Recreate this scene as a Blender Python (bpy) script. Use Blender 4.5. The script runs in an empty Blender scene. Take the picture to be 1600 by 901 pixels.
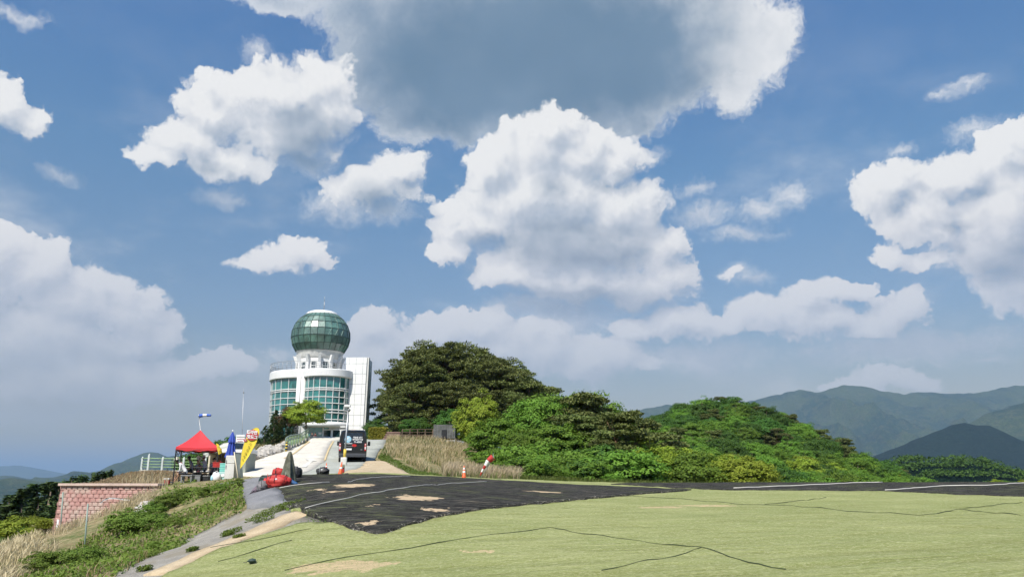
import bpy, bmesh, math, random
import numpy as np
from mathutils import Vector, Matrix, Euler, noise as mnoise
from mathutils.geometry import delaunay_2d_cdt

R = math.radians
PI = math.pi
scene = bpy.context.scene
col = scene.collection

# ------------------------------------------------------------------ camera
FPX = 1209.0                       # focal length in pixels of the 1600 px wide photograph
PITCH = math.atan(301.5 / FPX)
cam_data = bpy.data.cameras.new('camera')
cam_data.sensor_width = 36.0
cam_data.lens = 36.0 * FPX / 1600.0
cam_data.clip_start = 0.1
cam_data.clip_end = 80000.0
cam = bpy.data.objects.new('camera', cam_data)
cam.location = (0, 0, 0)           # world origin = the photographer's eye; the ground lies about 1.6 m below
cam.rotation_euler = (PI / 2 + PITCH, 0, 0)
col.objects.link(cam)
scene.camera = cam

CP, SP = math.cos(PITCH), math.sin(PITCH)
def ray(u, v):
    a = (u - 800.0) / FPX
    b = (450.5 - v) / FPX
    return np.array([a, CP - SP * b, SP + CP * b])
def P(u, v, D):
    "point seen at photo pixel (u, v) at ground distance D along +Y"
    r = ray(u, v)
    return r * (D / r[1])
def pix(x, y, z):
    "photo pixel of a world point"
    d = CP * y + SP * z
    return 800 + FPX * x / d, 450.5 - FPX * (-SP * y + CP * z) / d

# ------------------------------------------------------------------ sun, sky, exposure
SUN_DIR = Vector((-0.42, -0.88, 0.0)).normalized() * math.cos(R(52)) + Vector((0, 0, math.sin(R(52))))
sun_data = bpy.data.lights.new('sun', 'SUN')
sun_data.energy = 5.0
sun_data.angle = R(0.53)
sun_data.color = (1.0, 0.94, 0.83)
sun = bpy.data.objects.new('sun', sun_data)
sun.rotation_euler = (-SUN_DIR).to_track_quat('-Z', 'Y').to_euler()
sun.location = SUN_DIR * 200
col.objects.link(sun)

scene.view_settings.view_transform = 'Standard'
scene.view_settings.look = 'None'
scene.view_settings.exposure = 0.5
scene.view_settings.gamma = 1.0
scene.view_settings.use_curve_mapping = False
cy = scene.cycles
cy.use_denoising = True
cy.max_bounces = 6
cy.diffuse_bounces = 2
cy.glossy_bounces = 3
cy.transmission_bounces = 4
cy.transparent_max_bounces = 8
cy.volume_bounces = 0
cy.use_adaptive_sampling = True
cy.adaptive_threshold = 0.02
cy.adaptive_min_samples = 12
cy.caustics_reflective = False
cy.caustics_refractive = False

world = bpy.data.worlds.new('World')
scene.world = world
world.use_nodes = True
wt = world.node_tree
wt.nodes.clear()
world.cycles.sampling_method = 'MANUAL'
world.cycles.sample_map_resolution = 512

class NB:
    "small helper that writes shader nodes in order"
    def __init__(s, tree): s.t = tree
    def node(s, kind, ins=(), **kw):
        n = s.t.nodes.new(kind)
        for k, v in kw.items(): setattr(n, k, v)
        items = ins.items() if isinstance(ins, dict) else enumerate(ins)
        for k, v in items:
            if v is None: continue
            if isinstance(v, bpy.types.NodeSocket): s.t.links.new(v, n.inputs[k])
            else: n.inputs[k].default_value = v
        return n
    def math(s, op, *a, clamp=False):
        n = s.node('ShaderNodeMath', a, operation=op); n.use_clamp = clamp
        return n.outputs[0]
    def vmath(s, op, *a):
        n = s.node('ShaderNodeVectorMath', a, operation=op)
        return n.outputs['Value'] if op in ('LENGTH', 'DOT_PRODUCT', 'DISTANCE') else n.outputs[0]
    def maprange(s, x, a, b, c=0.0, d=1.0, smooth=True):
        n = s.node('ShaderNodeMapRange', {0: x, 1: a, 2: b, 3: c, 4: d})
        n.interpolation_type = 'SMOOTHSTEP' if smooth else 'LINEAR'
        return n.outputs[0]
    def mixc(s, f, a, b):
        n = s.node('ShaderNodeMix', data_type='RGBA')
        for i, v in ((0, f), (6, a), (7, b)):
            if isinstance(v, bpy.types.NodeSocket): s.t.links.new(v, n.inputs[i])
            else: n.inputs[i].default_value = v if i == 0 else (tuple(v) + (1,) if len(v) == 3 else v)
        return n.outputs[2]
    def noise(s, vec, scale, detail=4.0, rough=0.55, dist=0.0, out=0, lac=2.0):
        n = s.node('ShaderNodeTexNoise', {'Vector': vec, 'Scale': scale, 'Detail': detail, 'Roughness': rough, 'Lacunarity': lac, 'Distortion': dist})
        return n.outputs[out]
    def voronoi(s, vec, scale, detail=0.0, rough=0.5, rnd=1.0, out='Distance', feature='F1'):
        n = s.node('ShaderNodeTexVoronoi', feature=feature)
        for k, v in (('Vector', vec), ('Scale', scale), ('Detail', detail), ('Roughness', rough), ('Randomness', rnd)):
            if k not in n.inputs: continue
            if isinstance(v, bpy.types.NodeSocket): s.t.links.new(v, n.inputs[k])
            elif v is not None: n.inputs[k].default_value = v
        return n.outputs[out]

def build_sky():
    nb = NB(wt)
    out = nb.node('ShaderNodeOutputWorld')
    sky = nb.node('ShaderNodeTexSky', sky_type='NISHITA')
    sky.sun_disc = False
    sky.sun_elevation = R(52)
    sky.sun_rotation = math.atan2(SUN_DIR.x, SUN_DIR.y)
    sky.altitude = 600
    sky.air_density = 1.0
    sky.dust_density = 0.3
    sky.ozone_density = 2.5
    tc = nb.node('ShaderNodeTexCoord')
    d = tc.outputs['Generated']
    sep = nb.node('ShaderNodeSeparateXYZ', (d,))
    az = nb.math('DEGREES', nb.math('ARCTAN2', sep.outputs[0], sep.outputs[1]))
    el = nb.math('DEGREES', nb.math('ARCSINE', sep.outputs[2]))
    q = nb.node('ShaderNodeCombineXYZ', (az, el, 0.0)).outputs[0]
    # blobs: photo-derived bearings of each puff (azimuth, elevation, angular radii), strength
    puffs = SKY_PUFFS
    def to_deg(u, v, ru, rv):
        r = ray(u, v); r = r / np.linalg.norm(r)
        a, e = math.degrees(math.atan2(r[0], r[1])), math.degrees(math.asin(r[2]))
        r2 = ray(u + 1, v); r2 /= np.linalg.norm(r2); a2 = math.degrees(math.atan2(r2[0], r2[1]))
        r3 = ray(u, v - 1); r3 /= np.linalg.norm(r3); e3 = math.degrees(math.asin(r3[2]))
        return a, e, ru * abs(a2 - a), rv * abs(e3 - e)
    P_ = [to_deg(*p[:4]) + (1.0,) for p in puffs if len(p) < 5 or p[4] > .75]
    F_ = [to_deg(*p[:4]) + (1.0,) for p in puffs if len(p) > 4 and p[4] <= .75]
    A_ = [to_deg(*p[:4]) + (1.0,) for p in SKY_OVERHEAD]
    DA_ = [to_deg(*p[:4]) + (p[4],) for p in SKY_OVERHEAD_SHADES]
    D_ = [to_deg(*p[:4]) + (p[4],) for p in SKY_SHADES]
    def warp(qv):
        n1 = nb.node('ShaderNodeTexNoise', {'Vector': qv, 'Scale': 0.30, 'Detail': 9.0, 'Roughness': 0.64})
        w = nb.vmath('SUBTRACT', n1.outputs['Color'], (0.5, 0.5, 0.5))
        return nb.vmath('MULTIPLY_ADD', w, (3.4, 3.4, 0), qv)
    def field(qw, items, k):
        acc = None
        for a, e, ra, re_, w in items:
            m = nb.vmath('MULTIPLY_ADD', qw, (1 / ra, 1 / re_, 0), (-a / ra, -e / re_, 0))
            l = nb.vmath('LENGTH', m)
            s = (math.sqrt(ra * re_) / 2.9) ** 0.5
            t = nb.math('MULTIPLY_ADD', l, -s, s * w)
            acc = t if acc is None else nb.math('SMOOTH_MAX', acc, t, k)
        return acc
    def height(qv):
        qw = warp(qv)
        h = field(qw, P_, 0.30)
        b = nb.voronoi(qw, 0.50, 3.0, 0.5, out='Distance')     # billows
        t = nb.math('MULTIPLY_ADD', b, -0.40, h)
        return nb.math('ADD', t, 0.58), qw
    h1, qw = height(q)
    h2, _ = height(nb.vmath('ADD', q, (-0.80, 1.15, 0)))
    fine = nb.noise(qw, 2.4, 6.0, 0.62)
    hh = nb.math('MULTIPLY_ADD', nb.math('SUBTRACT', fine, 0.5), 0.22, h1)
    diff = nb.math('SUBTRACT', hh, h2)
    # the nearer a point lies to the sunward rim the brighter; deep inside it settles to soft grey-white
    rim = nb.maprange(h2, 1.25, 0.15, 0.0, 0.26)
    lit = nb.math('ADD', nb.maprange(diff, -0.62, 0.62, smooth=False), nb.math('SUBTRACT', rim, 0.06), clamp=True)
    dark = nb.math('MAXIMUM', nb.math('MULTIPLY', field(nb.vmath('MULTIPLY_ADD', nb.vmath('SUBTRACT', qw, q), (.6, .6, 0), q), D_, 0.45), 1.75), 0.0)
    dark = nb.math('MINIMUM', dark, 1.0)
    soft = nb.maprange(lit, 0.20, 0.65, 0.46, 0.15)
    bigsoft = nb.maprange(nb.noise(q, 0.11, 2.0, 0.5), 0.42, 0.65, 0.0, 0.16)
    alpha = nb.maprange(nb.math('DIVIDE', hh, nb.math('ADD', nb.math('MULTIPLY_ADD', dark, 0.40, soft), bigsoft)), 0.0, 1.0)
    faint = nb.math('MULTIPLY_ADD', nb.math('SUBTRACT', fine, 0.5), 0.9, field(qw, F_, 0.25))
    faint = nb.maprange(faint, -0.30, 0.80, 0.0, 0.80)
    alpha = nb.math('MAXIMUM', alpha, faint)
    ramp = nb.node('ShaderNodeValToRGB', {0: lit})
    cr = ramp.color_ramp
    cr.elements[0].position = 0.0; cr.elements[0].color = (0.46, 0.52, 0.61, 1)
    cr.elements[1].position = 1.0; cr.elements[1].color = (0.91, 0.905, 0.895, 1)
    for p, c in ((0.28, (0.54, 0.59, 0.665)), (0.52, (0.66, 0.69, 0.74)), (0.76, (0.79, 0.80, 0.82))):
        e_ = cr.elements.new(p); e_.color = c + (1,)
    ccol = nb.mixc(nb.math('MULTIPLY', dark, 0.85), ramp.outputs[0], nb.mixc(lit, (0.20, 0.285, 0.39), (0.40, 0.465, 0.555)))
    # distant clouds low over the horizon are dimmed and warmed by the air in front of them
    far = nb.maprange(el, 1.0, 20.0, 1.0, 0.0, smooth=False)
    ccol = nb.mixc(nb.math('MULTIPLY', far, 0.72), ccol, (0.66, 0.62, 0.67))
    amul = nb.maprange(el, 0.0, 16.0, 0.30, 1.0, smooth=False)
    alpha = nb.math('MULTIPLY', alpha, amul)
    # thin veil between the cumulus
    veil = nb.maprange(nb.noise(nb.vmath('MULTIPLY', q, (0.7, 1.3, 0)), 0.085, 6.0, 0.62), 0.46, 0.72, 0.0, 0.45)
    veil = nb.math('MULTIPLY', veil, nb.maprange(el, 30.0, 14.0, 0.1, 1.0))
    alpha = nb.math('MAXIMUM', alpha, nb.math('MULTIPLY', veil, nb.maprange(el, -1.0, 8.0)))
    # clear air: deeper overhead, milky grey-blue low down
    tint = nb.node('ShaderNodeValToRGB', {0: nb.math('DIVIDE', el, 60.0)})
    tr = tint.color_ramp
    tr.elements[0].position = 0.0; tr.elements[0].color = SKY_TINT[0][1] + (1,)
    tr.elements[1].position = 1.0; tr.elements[1].color = SKY_TINT[-1][1] + (1,)
    for e0, c in SKY_TINT[1:-1]:
        e_ = tr.elements.new(e0 / 60.0); e_.color = c + (1,)
    hsv = nb.node('ShaderNodeVectorMath', (sky.outputs[0], tint.outputs[0]), operation='MULTIPLY')
    hA = nb.math('MULTIPLY_ADD', nb.math('SUBTRACT', fine, 0.5), 0.60, nb.math('ADD', field(qw, A_, 0.30), 0.14))
    rightlit = nb.maprange(az, 9.0, 16.0)
    hA = nb.math('MULTIPLY_ADD', nb.voronoi(qw, 0.5, 3.0, 0.5, out='Distance'), -0.22, nb.math('ADD', hA, 0.09))
    alphaA = nb.maprange(hA, -0.02, 0.42)
    dA = nb.math('ADD', field(nb.vmath('MULTIPLY_ADD', nb.vmath('SUBTRACT', qw, q), (1.3, 1.3, 0), q), DA_, 0.6), nb.math('MULTIPLY', nb.math('SUBTRACT', nb.noise(q, 0.22, 5.0, 0.6), 0.5), 1.2))
    dA = nb.maprange(dA, -0.25, 1.25)
    deep = nb.mixc(nb.maprange(nb.noise(q, 0.07, 4.0, 0.5), 0.35, 0.7), (0.150, 0.245, 0.36), (0.20, 0.30, 0.42))
    edge = nb.mixc(nb.maprange(hA, 0.1, 1.2), (0.70, 0.735, 0.79), (0.44, 0.51, 0.61))
    edge = nb.mixc(nb.math('MULTIPLY', rightlit, nb.maprange(nb.math('ADD', lit, fine), 0.75, 1.15)), edge, (0.86, 0.865, 0.875))
    colA = nb.mixc(dA, edge, deep)
    bg1 = nb.node('ShaderNodeBackground', {'Color': hsv.outputs[0], 'Strength': SKY_STRENGTH})
    bgA = nb.node('ShaderNodeBackground', {'Color': colA, 'Strength': 0.72})
    bg1 = nb.node('ShaderNodeMixShader', (alphaA, bg1.outputs[0], bgA.outputs[0]))
    bg2 = nb.node('ShaderNodeBackground', {'Color': ccol, 'Strength': 0.72})
    mix = nb.node('ShaderNodeMixShader', (alpha, bg1.outputs[0], bg2.outputs[0]))
    wt.links.new(mix.outputs[0], out.inputs['Surface'])

SKY_STRENGTH = 0.10
SKY_TINT = [(0, (.80, .55, .25)), (5, (.80, .57, .40)), (12, (.80, .76, .70)), (22, (.74, .92, .93)), (40, (.60, .97, 1.26)), (60, (.60, .97, 1.26))]
SKY_OVERHEAD = [
 (700, 60, 200, 130), (900, 100, 260, 130), (1080, 60, 160, 100), (430, -5, 110, 34), (1150, 125, 60, 64), (590, 110, 80, 84),
 (860, -40, 430, 120), (720, 165, 150, 66), (1215, 45, 48, 50), (1180, 85, 60, 70), (1120, 10, 110, 60), (560, 20, 100, 60), (800, -200, 500, 150), (960, 180, 110, 46), (640, 190, 80, 44), (850, 190, 120, 44),
]
SKY_OVERHEAD_SHADES = [(620, 90, 80, 90, .8), (1040, 70, 110, 90, .9), (720, 150, 180, 84, 1.15), (650, 175, 80, 56, .9), (980, 140, 120, 76, 1.1), (840, 90, 320, 140, 1.2), (740, 20, 180, 80, .8), (820, -150, 400, 150, 1.0), (870, 200, 130, 44, .9)]
SKY_PUFFS = [
 # bright cloud left of it
 (420, 150, 75, 50), (500, 135, 52, 46), (345, 180, 62, 50), (325, 140, 22, 24), (300, 222, 62, 32), (250, 242, 48, 15), (450, 205, 95, 52), (525, 160, 36, 62), (355, 262, 66, 24, .8), (345, 312, 44, 18, .6), (480, 250, 60, 26, .7),
 # small one below
 (622, 268, 44, 32), (575, 300, 60, 34), (640, 300, 28, 24), (530, 322, 60, 30, .7), (600, 330, 60, 20, .6),
 # central tower
 (858, 206, 46, 40), (890, 216, 40, 30), (835, 240, 66, 56), (775, 262, 48, 44), (900, 238, 66, 42), (960, 250, 60, 34), (1010, 243, 34, 14, .7), (850, 310, 130, 64), (965, 325, 74, 50), (735, 352, 62, 34), (705, 385, 38, 22), (700, 325, 30, 13, .8),
 (900, 385, 160, 56), (1030, 385, 46, 36), (1055, 430, 36, 40), (790, 432, 62, 26), (900, 445, 120, 40), (1000, 455, 84, 34), (1005, 320, 40, 30), (860, 480, 120, 22, .6),
 # right hand bank
 (1385, 295, 56, 34), (1410, 268, 34, 20), (1490, 280, 66, 44), (1575, 245, 62, 40), (1610, 215, 44, 34), (1580, 330, 120, 90), (1450, 325, 80, 38), (1640, 420, 130, 70), (1540, 395, 84, 52), (1385, 397, 30, 22, .9), (1448, 410, 32, 20), (1465, 360, 60, 30),
 # left bank
 (-10, 385, 62, 50), (50, 425, 66, 52), (110, 465, 80, 50), (165, 448, 44, 24), (195, 488, 62, 44), (50, 530, 140, 80), (215, 530, 70, 44), (130, 590, 170, 60, .8), (345, 566, 46, 18, .9), (275, 580, 66, 26, .8), (-60, 470, 110, 110), (60, 640, 200, 40, .6),
 # upper left corner
 (5, 155, 34, 40), (30, 190, 44, 26), (90, 268, 34, 12, .6), (25, 25, 50, 12, .45), (400, 80, 18, 14, .55),
 # small one over the tower
 (470, 393, 38, 22), (430, 406, 42, 16), (392, 414, 28, 9), (500, 408, 22, 12),
 # low bank behind the tower and pines
 (580, 515, 34, 32), (598, 555, 60, 40), (690, 515, 54, 30), (740, 505, 60, 26, .8), (650, 560, 80, 44, .9), (785, 540, 80, 40, .8), (860, 540, 70, 40, .8), (920, 560, 90, 36, .8), (560, 590, 80, 40, .8), (880, 500, 90, 40, .7), (1080, 560, 140, 30, .7), (330, 620, 160, 40, .7), (480, 590, 90, 40, .7), (430, 548, 34, 12, .7), (1005, 572, 26, 14, .9), (960, 540, 60, 20, .6),
 # right middle row
 (985, 508, 46, 22), (1060, 500, 60, 24), (1125, 508, 50, 22), (1200, 492, 56, 32), (1245, 505, 56, 26), (1310, 455, 54, 17, .8), (1260, 468, 46, 20), (1350, 512, 32, 16), (1398, 492, 50, 28), (1430, 478, 26, 22), (1290, 500, 44, 26), (1270, 545, 44, 14, .6),
 (1150, 425, 24, 14, .7), (1176, 435, 30, 12, .7), (1140, 428, 14, 8), (1232, 305, 34, 26, .75), (1190, 325, 40, 20, .6), (1105, 335, 50, 20, .7), (1160, 365, 60, 13, .6), (1085, 300, 30, 12, .45),
 (1512, 134, 34, 14, .7), (1482, 150, 26, 12, .7), (1525, 205, 50, 16, .4), (1400, 235, 26, 12, .4),
 (1385, 590, 50, 18), (1430, 598, 40, 14), (1335, 602, 50, 12, .8), (1545, 562, 44, 9, .55), (1420, 540, 200, 30, .4),
]
SKY_SHADES = [
 (480, 205, 70, 46, 1.0), (330, 262, 90, 24, .6), (480, 250, 90, 26, .8),
 (590, 312, 80, 44, .75), (640, 290, 30, 26, .5),
 (790, 378, 80, 30, .8), (890, 382, 120, 40, 1.1), (960, 398, 80, 32, .9), (900, 470, 180, 34, .95), (1000, 480, 100, 24, .8), (860, 295, 70, 50, .5), (950, 290, 70, 26, .5), (740, 300, 40, 20, .3),

 (1590, 410, 140, 54, .9), (1540, 300, 90, 26, .5), (1500, 352, 70, 24, .55), (1400, 325, 60, 18, .4),
 (40, 480, 70, 30, .5), (170, 560, 160, 40, .45), (110, 640, 220, 50, .6), (1190, 540, 120, 20, .3), (1240, 520, 60, 12, .3), (460, 415, 50, 10, .35),
]
build_sky()
# ------------------------------------------------------------------ helpers: tags, meshes, materials
def tag(o, label=None, cat=None, group=None, kind=None):
    if label: o['label'] = label
    if cat: o['category'] = cat
    if group: o['group'] = group
    if kind: o['kind'] = kind
    return o

def empty(name, loc=(0, 0, 0), rz=0.0, label=None, cat=None, group=None):
    o = bpy.data.objects.new(name, None)
    o.empty_display_size = 0.3
    o.location = loc
    o.rotation_euler = (0, 0, rz)
    col.objects.link(o)
    return tag(o, label, cat, group)

def link_mesh(name, me, mats=None, parent=None, loc=None):
    o = bpy.data.objects.new(name, me)
    if mats is not None:
        for m in (mats if isinstance(mats, (list, tuple)) else [mats]):
            me.materials.append(m)
    if parent: o.parent = parent
    if loc is not None: o.location = loc
    col.objects.link(o)
    return o

def np_mesh(name, V, F, smooth=False, mat_idx=None):
    "V (n,3), F (m,k) with k constant"
    V = np.asarray(V, dtype=np.float32); F = np.asarray(F, dtype=np.int32)
    me = bpy.data.meshes.new(name)
    n, k = F.shape
    me.vertices.add(len(V)); me.vertices.foreach_set('co', V.ravel())
    me.loops.add(n * k); me.loops.foreach_set('vertex_index', F.ravel())
    me.polygons.add(n)
    me.polygons.foreach_set('loop_start', np.arange(0, n * k, k, dtype=np.int32))
    me.polygons.foreach_set('loop_total', np.full(n, k, dtype=np.int32))
    if mat_idx is not None: me.polygons.foreach_set('material_index', np.asarray(mat_idx, dtype=np.int32))
    me.polygons.foreach_set('use_smooth', np.full(n, smooth, dtype=bool))
    me.update(calc_edges=True)
    return me

class MB:
    "collects simple shapes into one mesh"
    def __init__(s): s.v = []; s.f = []; s.m = []; s.mi = 0; s.sm = []; s.smooth = False
    def add(s, vs, fs, smooth=None):
        b = len(s.v)
        s.v += [tuple(map(float, p)) for p in vs]
        for f in fs:
            s.f.append([b + i for i in f]); s.m.append(s.mi); s.sm.append(s.smooth if smooth is None else smooth)
        return s
    def box(s, c, size, rz=0.0, rx=0.0, ry=0.0, top=1.0):
        hx, hy, hz = size[0] / 2, size[1] / 2, size[2] / 2
        M = Euler((rx, ry, rz)).to_matrix()
        vs = []
        for z in (-hz, hz):
            k = top if z > 0 else 1.0
            for x, y in ((-hx, -hy), (hx, -hy), (hx, hy), (-hx, hy)):
                vs.append(M @ Vector((x * k, y * k, z)) + Vector(c))
        return s.add(vs, [(3, 2, 1, 0), (4, 5, 6, 7), (0, 1, 5, 4), (1, 2, 6, 5), (2, 3, 7, 6), (3, 0, 4, 7)])
    def bbox(s, c, size, bev=0.01, rz=0.0):
        bm = bmesh.new(); bmesh.ops.create_cube(bm, size=1.0)
        for v in bm.verts: v.co = Vector((v.co.x * size[0], v.co.y * size[1], v.co.z * size[2]))
        bmesh.ops.bevel(bm, geom=bm.edges[:] , offset=bev, segments=2, affect='EDGES', profile=0.5)
        M = Matrix.Translation(c) @ Matrix.Rotation(rz, 4, 'Z')
        bm.verts.index_update()
        s.add([M @ v.co for v in bm.verts], [[v.index for v in f.verts] for f in bm.faces]); bm.free()
        return s
    def tube(s, pts, r, n=8, cap=True, smooth=True):
        pts = [Vector(p) for p in pts]
        rs = r if isinstance(r, (list, tuple)) else [r] * len(pts)
        vs, fs = [], []
        up = None
        for i, p in enumerate(pts):
            t = (pts[min(i + 1, len(pts) - 1)] - pts[max(i - 1, 0)])
            t = t.normalized() if t.length > 1e-9 else Vector((0, 0, 1))
            if up is None: up = Vector((0, 0, 1)) if abs(t.z) < 0.9 else Vector((1, 0, 0))
            a = t.cross(up)
            if a.length < 1e-4: a = t.cross(Vector((0, 1, 0.3)))
            a.normalize(); b = a.cross(t).normalized(); up = b
            for k in range(n):
                w = 2 * PI * k / n
                vs.append(p + (a * math.cos(w) + b * math.sin(w)) * rs[i])
        for i in range(len(pts) - 1):
            for k in range(n):
                k2 = (k + 1) % n
                fs.append((i * n + k, i * n + k2, (i + 1) * n + k2, (i + 1) * n + k))
        s.add(vs, fs, smooth)
        if cap:
            b = len(s.v) - len(vs)
            s.f.append([b + k for k in range(n)][::-1]); s.m.append(s.mi); s.sm.append(False)
            s.f.append([b + (len(pts) - 1) * n + k for k in range(n)]); s.m.append(s.mi); s.sm.append(False)
        return s
    def lathe(s, prof, n=24, c=(0, 0, 0), a0=0.0, a1=2 * PI, smooth=True):
        full = abs(a1 - a0 - 2 * PI) < 1e-6
        m = n if full else n + 1
        vs = []
        for r, z in prof:
            for k in range(m):
                w = a0 + (a1 - a0) * k / n
                vs.append((c[0] + r * math.cos(w), c[1] + r * math.sin(w), c[2] + z))
        fs = []
        for i in range(len(prof) - 1):
            for k in range(n):
                k2 = (k + 1) % m
                fs.append((i * m + k, i * m + k2, (i + 1) * m + k2, (i + 1) * m + k))
        return s.add(vs, fs, smooth)
    def poly(s, pts, th=None, nrm=None):
        "flat polygon, optionally given a thickness along nrm"
        pts = [Vector(p) for p in pts]; n = len(pts)
        if th is None: return s.add(pts, [list(range(n))])
        d = Vector(nrm).normalized() * th
        vs = pts + [p + d for p in pts]
        fs = [list(range(n))[::-1], list(range(n, 2 * n))] + [(i, (i + 1) % n, n + (i + 1) % n, n + i) for i in range(n)]
        return s.add(vs, fs)
    def grid(s, P_, smooth=True, closed=False):
        "P_[i][j] points"
        a, b = len(P_), len(P_[0])
        vs = [p for row in P_ for p in row]
        fs = [(i * b + j, i * b + (j + 1) % b, (i + 1) * b + (j + 1) % b, (i + 1) * b + j) for i in range(a - 1) for j in range(b if closed else b - 1)]
        return s.add(vs, fs, smooth)
    def blob(s, c, r, n=14, m=9, noise=0.0, seed=0, rz=0.0, sq=1.0):
        vs = []; rnd = random.Random(seed)
        off = Vector((rnd.uniform(0, 50), rnd.uniform(0, 50), rnd.uniform(0, 50)))
        for i in range(m + 1):
            th = PI * i / m
            for k in range(n):
                w = 2 * PI * k / n
                d = Vector((math.sin(th) * math.cos(w), math.sin(th) * math.sin(w), math.cos(th)))
                e = Vector([math.copysign(abs(q) ** sq, q) for q in d])
                f = 1 + noise * mnoise.noise(d * 1.7 + off) + noise * .5 * mnoise.noise(d * 4 + off)
                v = Vector((e.x * r[0], e.y * r[1], e.z * r[2])) * f
                v.rotate(Euler((0, 0, rz)))
                vs.append(v + Vector(c))
        fs = [(i * n + k, (i + 1) * n + k, (i + 1) * n + (k + 1) % n, i * n + (k + 1) % n) for i in range(m) for k in range(n)]
        return s.add(vs, fs, True)
    def mesh(s, name):
        me = bpy.data.meshes.new(name)
        me.from_pydata(s.v, [], s.f)
        me.polygons.foreach_set('material_index', s.m)
        me.polygons.foreach_set('use_smooth', s.sm)
        me.update()
        return me
    def build(s, name, mats, parent=None, loc=None, label=None):
        o = link_mesh(name, s.mesh(name), mats, parent, loc)
        bm = bmesh.new(); bm.from_mesh(o.data); bmesh.ops.recalc_face_normals(bm, faces=bm.faces); bm.to_mesh(o.data); bm.free()
        if label: o['label'] = label
        return o

def new_mat(name):
    m = bpy.data.materials.new(name); m.use_nodes = True
    m.node_tree.nodes.clear()
    nb = NB(m.node_tree)
    return m, nb
def finish(nb, surf, disp=None):
    o = nb.node('ShaderNodeOutputMaterial', {'Surface': surf})
def bump(nb, h, strength=0.4, dist=0.02):
    return nb.node('ShaderNodeBump', {'Height': h, 'Strength': strength, 'Distance': dist}).outputs[0]
def principled(nb, color, rough=0.7, metallic=0.0, normal=None, spec=0.5, **kw):
    ins = {'Base Color': color if isinstance(color, bpy.types.NodeSocket) else tuple(color)[:3] + (1,), 'Roughness': rough, 'Metallic': metallic, 'Specular IOR Level': spec}
    if normal is not None: ins['Normal'] = normal
    ins.update(kw)
    return nb.node('ShaderNodeBsdfPrincipled', ins).outputs[0]
def flat_mat(name, color, rough=0.6, metallic=0.0, spec=0.5, var=0.12, scale=3.0, bmp=0.0, **kw):
    "painted / plastic / cloth surface with a little uneven wear"
    m, nb = new_mat(name)
    co = nb.node('ShaderNodeTexCoord').outputs['Object']
    n = nb.noise(co, scale, 5.0, 0.6)
    c = nb.mixc(nb.maprange(n, 0.3, 0.75), tuple(color), tuple(max(0, x * (1 - var * 1.8)) for x in color[:3]))
    nm = bump(nb, nb.noise(co, scale * 8, 3.0), bmp, 0.01) if bmp else None
    finish(nb, principled(nb, c, rough, metallic, nm, spec, **kw))
    return m

# ------------------------------------------------------------------ the shape of the hilltop
CTRL_PX = [  # (photo u, v, distance) of places on the ground that can be read from the photograph
 (800, 901, 13.6), (1600, 901, 11.0), (1200, 901, 12.4), (420, 901, 15.5), (260, 901, 16.6), (180, 901, 17.2),
 (455, 800, 22), (330, 860, 18.6), (585, 840, 18.2), (700, 808, 21), (850, 790, 25), (1060, 771, 33), (1300, 770, 33), (1600, 780, 28), (1450, 776, 29.5),
 (900, 840, 17.5), (1200, 820, 18.8), (1500, 820, 18),
 (600, 743, 43), (700, 747, 44), (830, 752, 45), (920, 755, 46), (1000, 757, 46.5), (1160, 757, 45.5), (1300, 757, 44), (1450, 757, 43), (1600, 757, 42),
 (480, 745, 41), (430, 767, 29), (385, 756, 33), (383, 795, 26), (382, 747, 40), (520, 760, 32), (650, 760, 33), (760, 766, 33),
 (350, 760, 36), (300, 766, 37), (245, 764, 38.5), (300, 757, 43), (340, 752, 46), (262, 756, 44), (375, 746, 47),
 (300, 800, 31), (250, 810, 31), (200, 840, 28.5), (160, 860, 26), (300, 850, 23), (360, 815, 25.5), (100, 901, 20.5), (0, 901, 23), (0, 862, 31), (60, 850, 36), (95, 838, 41.5), (0, 832, 46),
 (160, 842, 41.0), (-150, 901, 23), (-300, 860, 40),
 (430, 735, 50), (400, 733, 52), (550, 722, 57), (600, 738, 46), (620, 722, 55), (400, 722, 58), (450, 715, 62),
 (420, 700, 76), (398, 712, 70), (460, 691, 87), (515, 687.5, 88), (605, 686.5, 86), (540, 703, 72), (500, 720, 59), (610, 700, 70),
 (380, 720, 66), (330, 738, 60), (340, 733, 75), (400, 700, 90),
 (650, 690, 92), (680, 688, 82), (640, 700, 76), (700, 698, 80), (720, 708, 74), (760, 733, 64), (800, 746, 56), (740, 742, 54), (660, 728, 58), (650, 740, 49), (600, 706, 66), (640, 715, 64),
 (700, 690, 100), (780, 700, 100), (850, 712, 100), (600, 690, 120), (700, 700, 130),
 (850, 752, 60), (900, 762, 62), (960, 768, 62), (1100, 790, 62), (1300, 800, 62), (1500, 800, 60), (1600, 800, 60), (1700, 800, 60),
 (950, 760, 90), (1000, 790, 90), (880, 740, 88), (1150, 830, 90), (1400, 860, 90),
 (1130, 658, 190), (1090, 664, 188), (1050, 688, 180), (1220, 686, 190), (1300, 725, 185), (1380, 765, 180), (985, 722, 172), (1130, 740, 140), (1040, 745, 140), (1230, 760, 142), (900, 730, 150), (1450, 810, 180), (1600, 850, 180), (1130, 700, 230), (1000, 740, 230), (1300, 760, 230),
]
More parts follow.
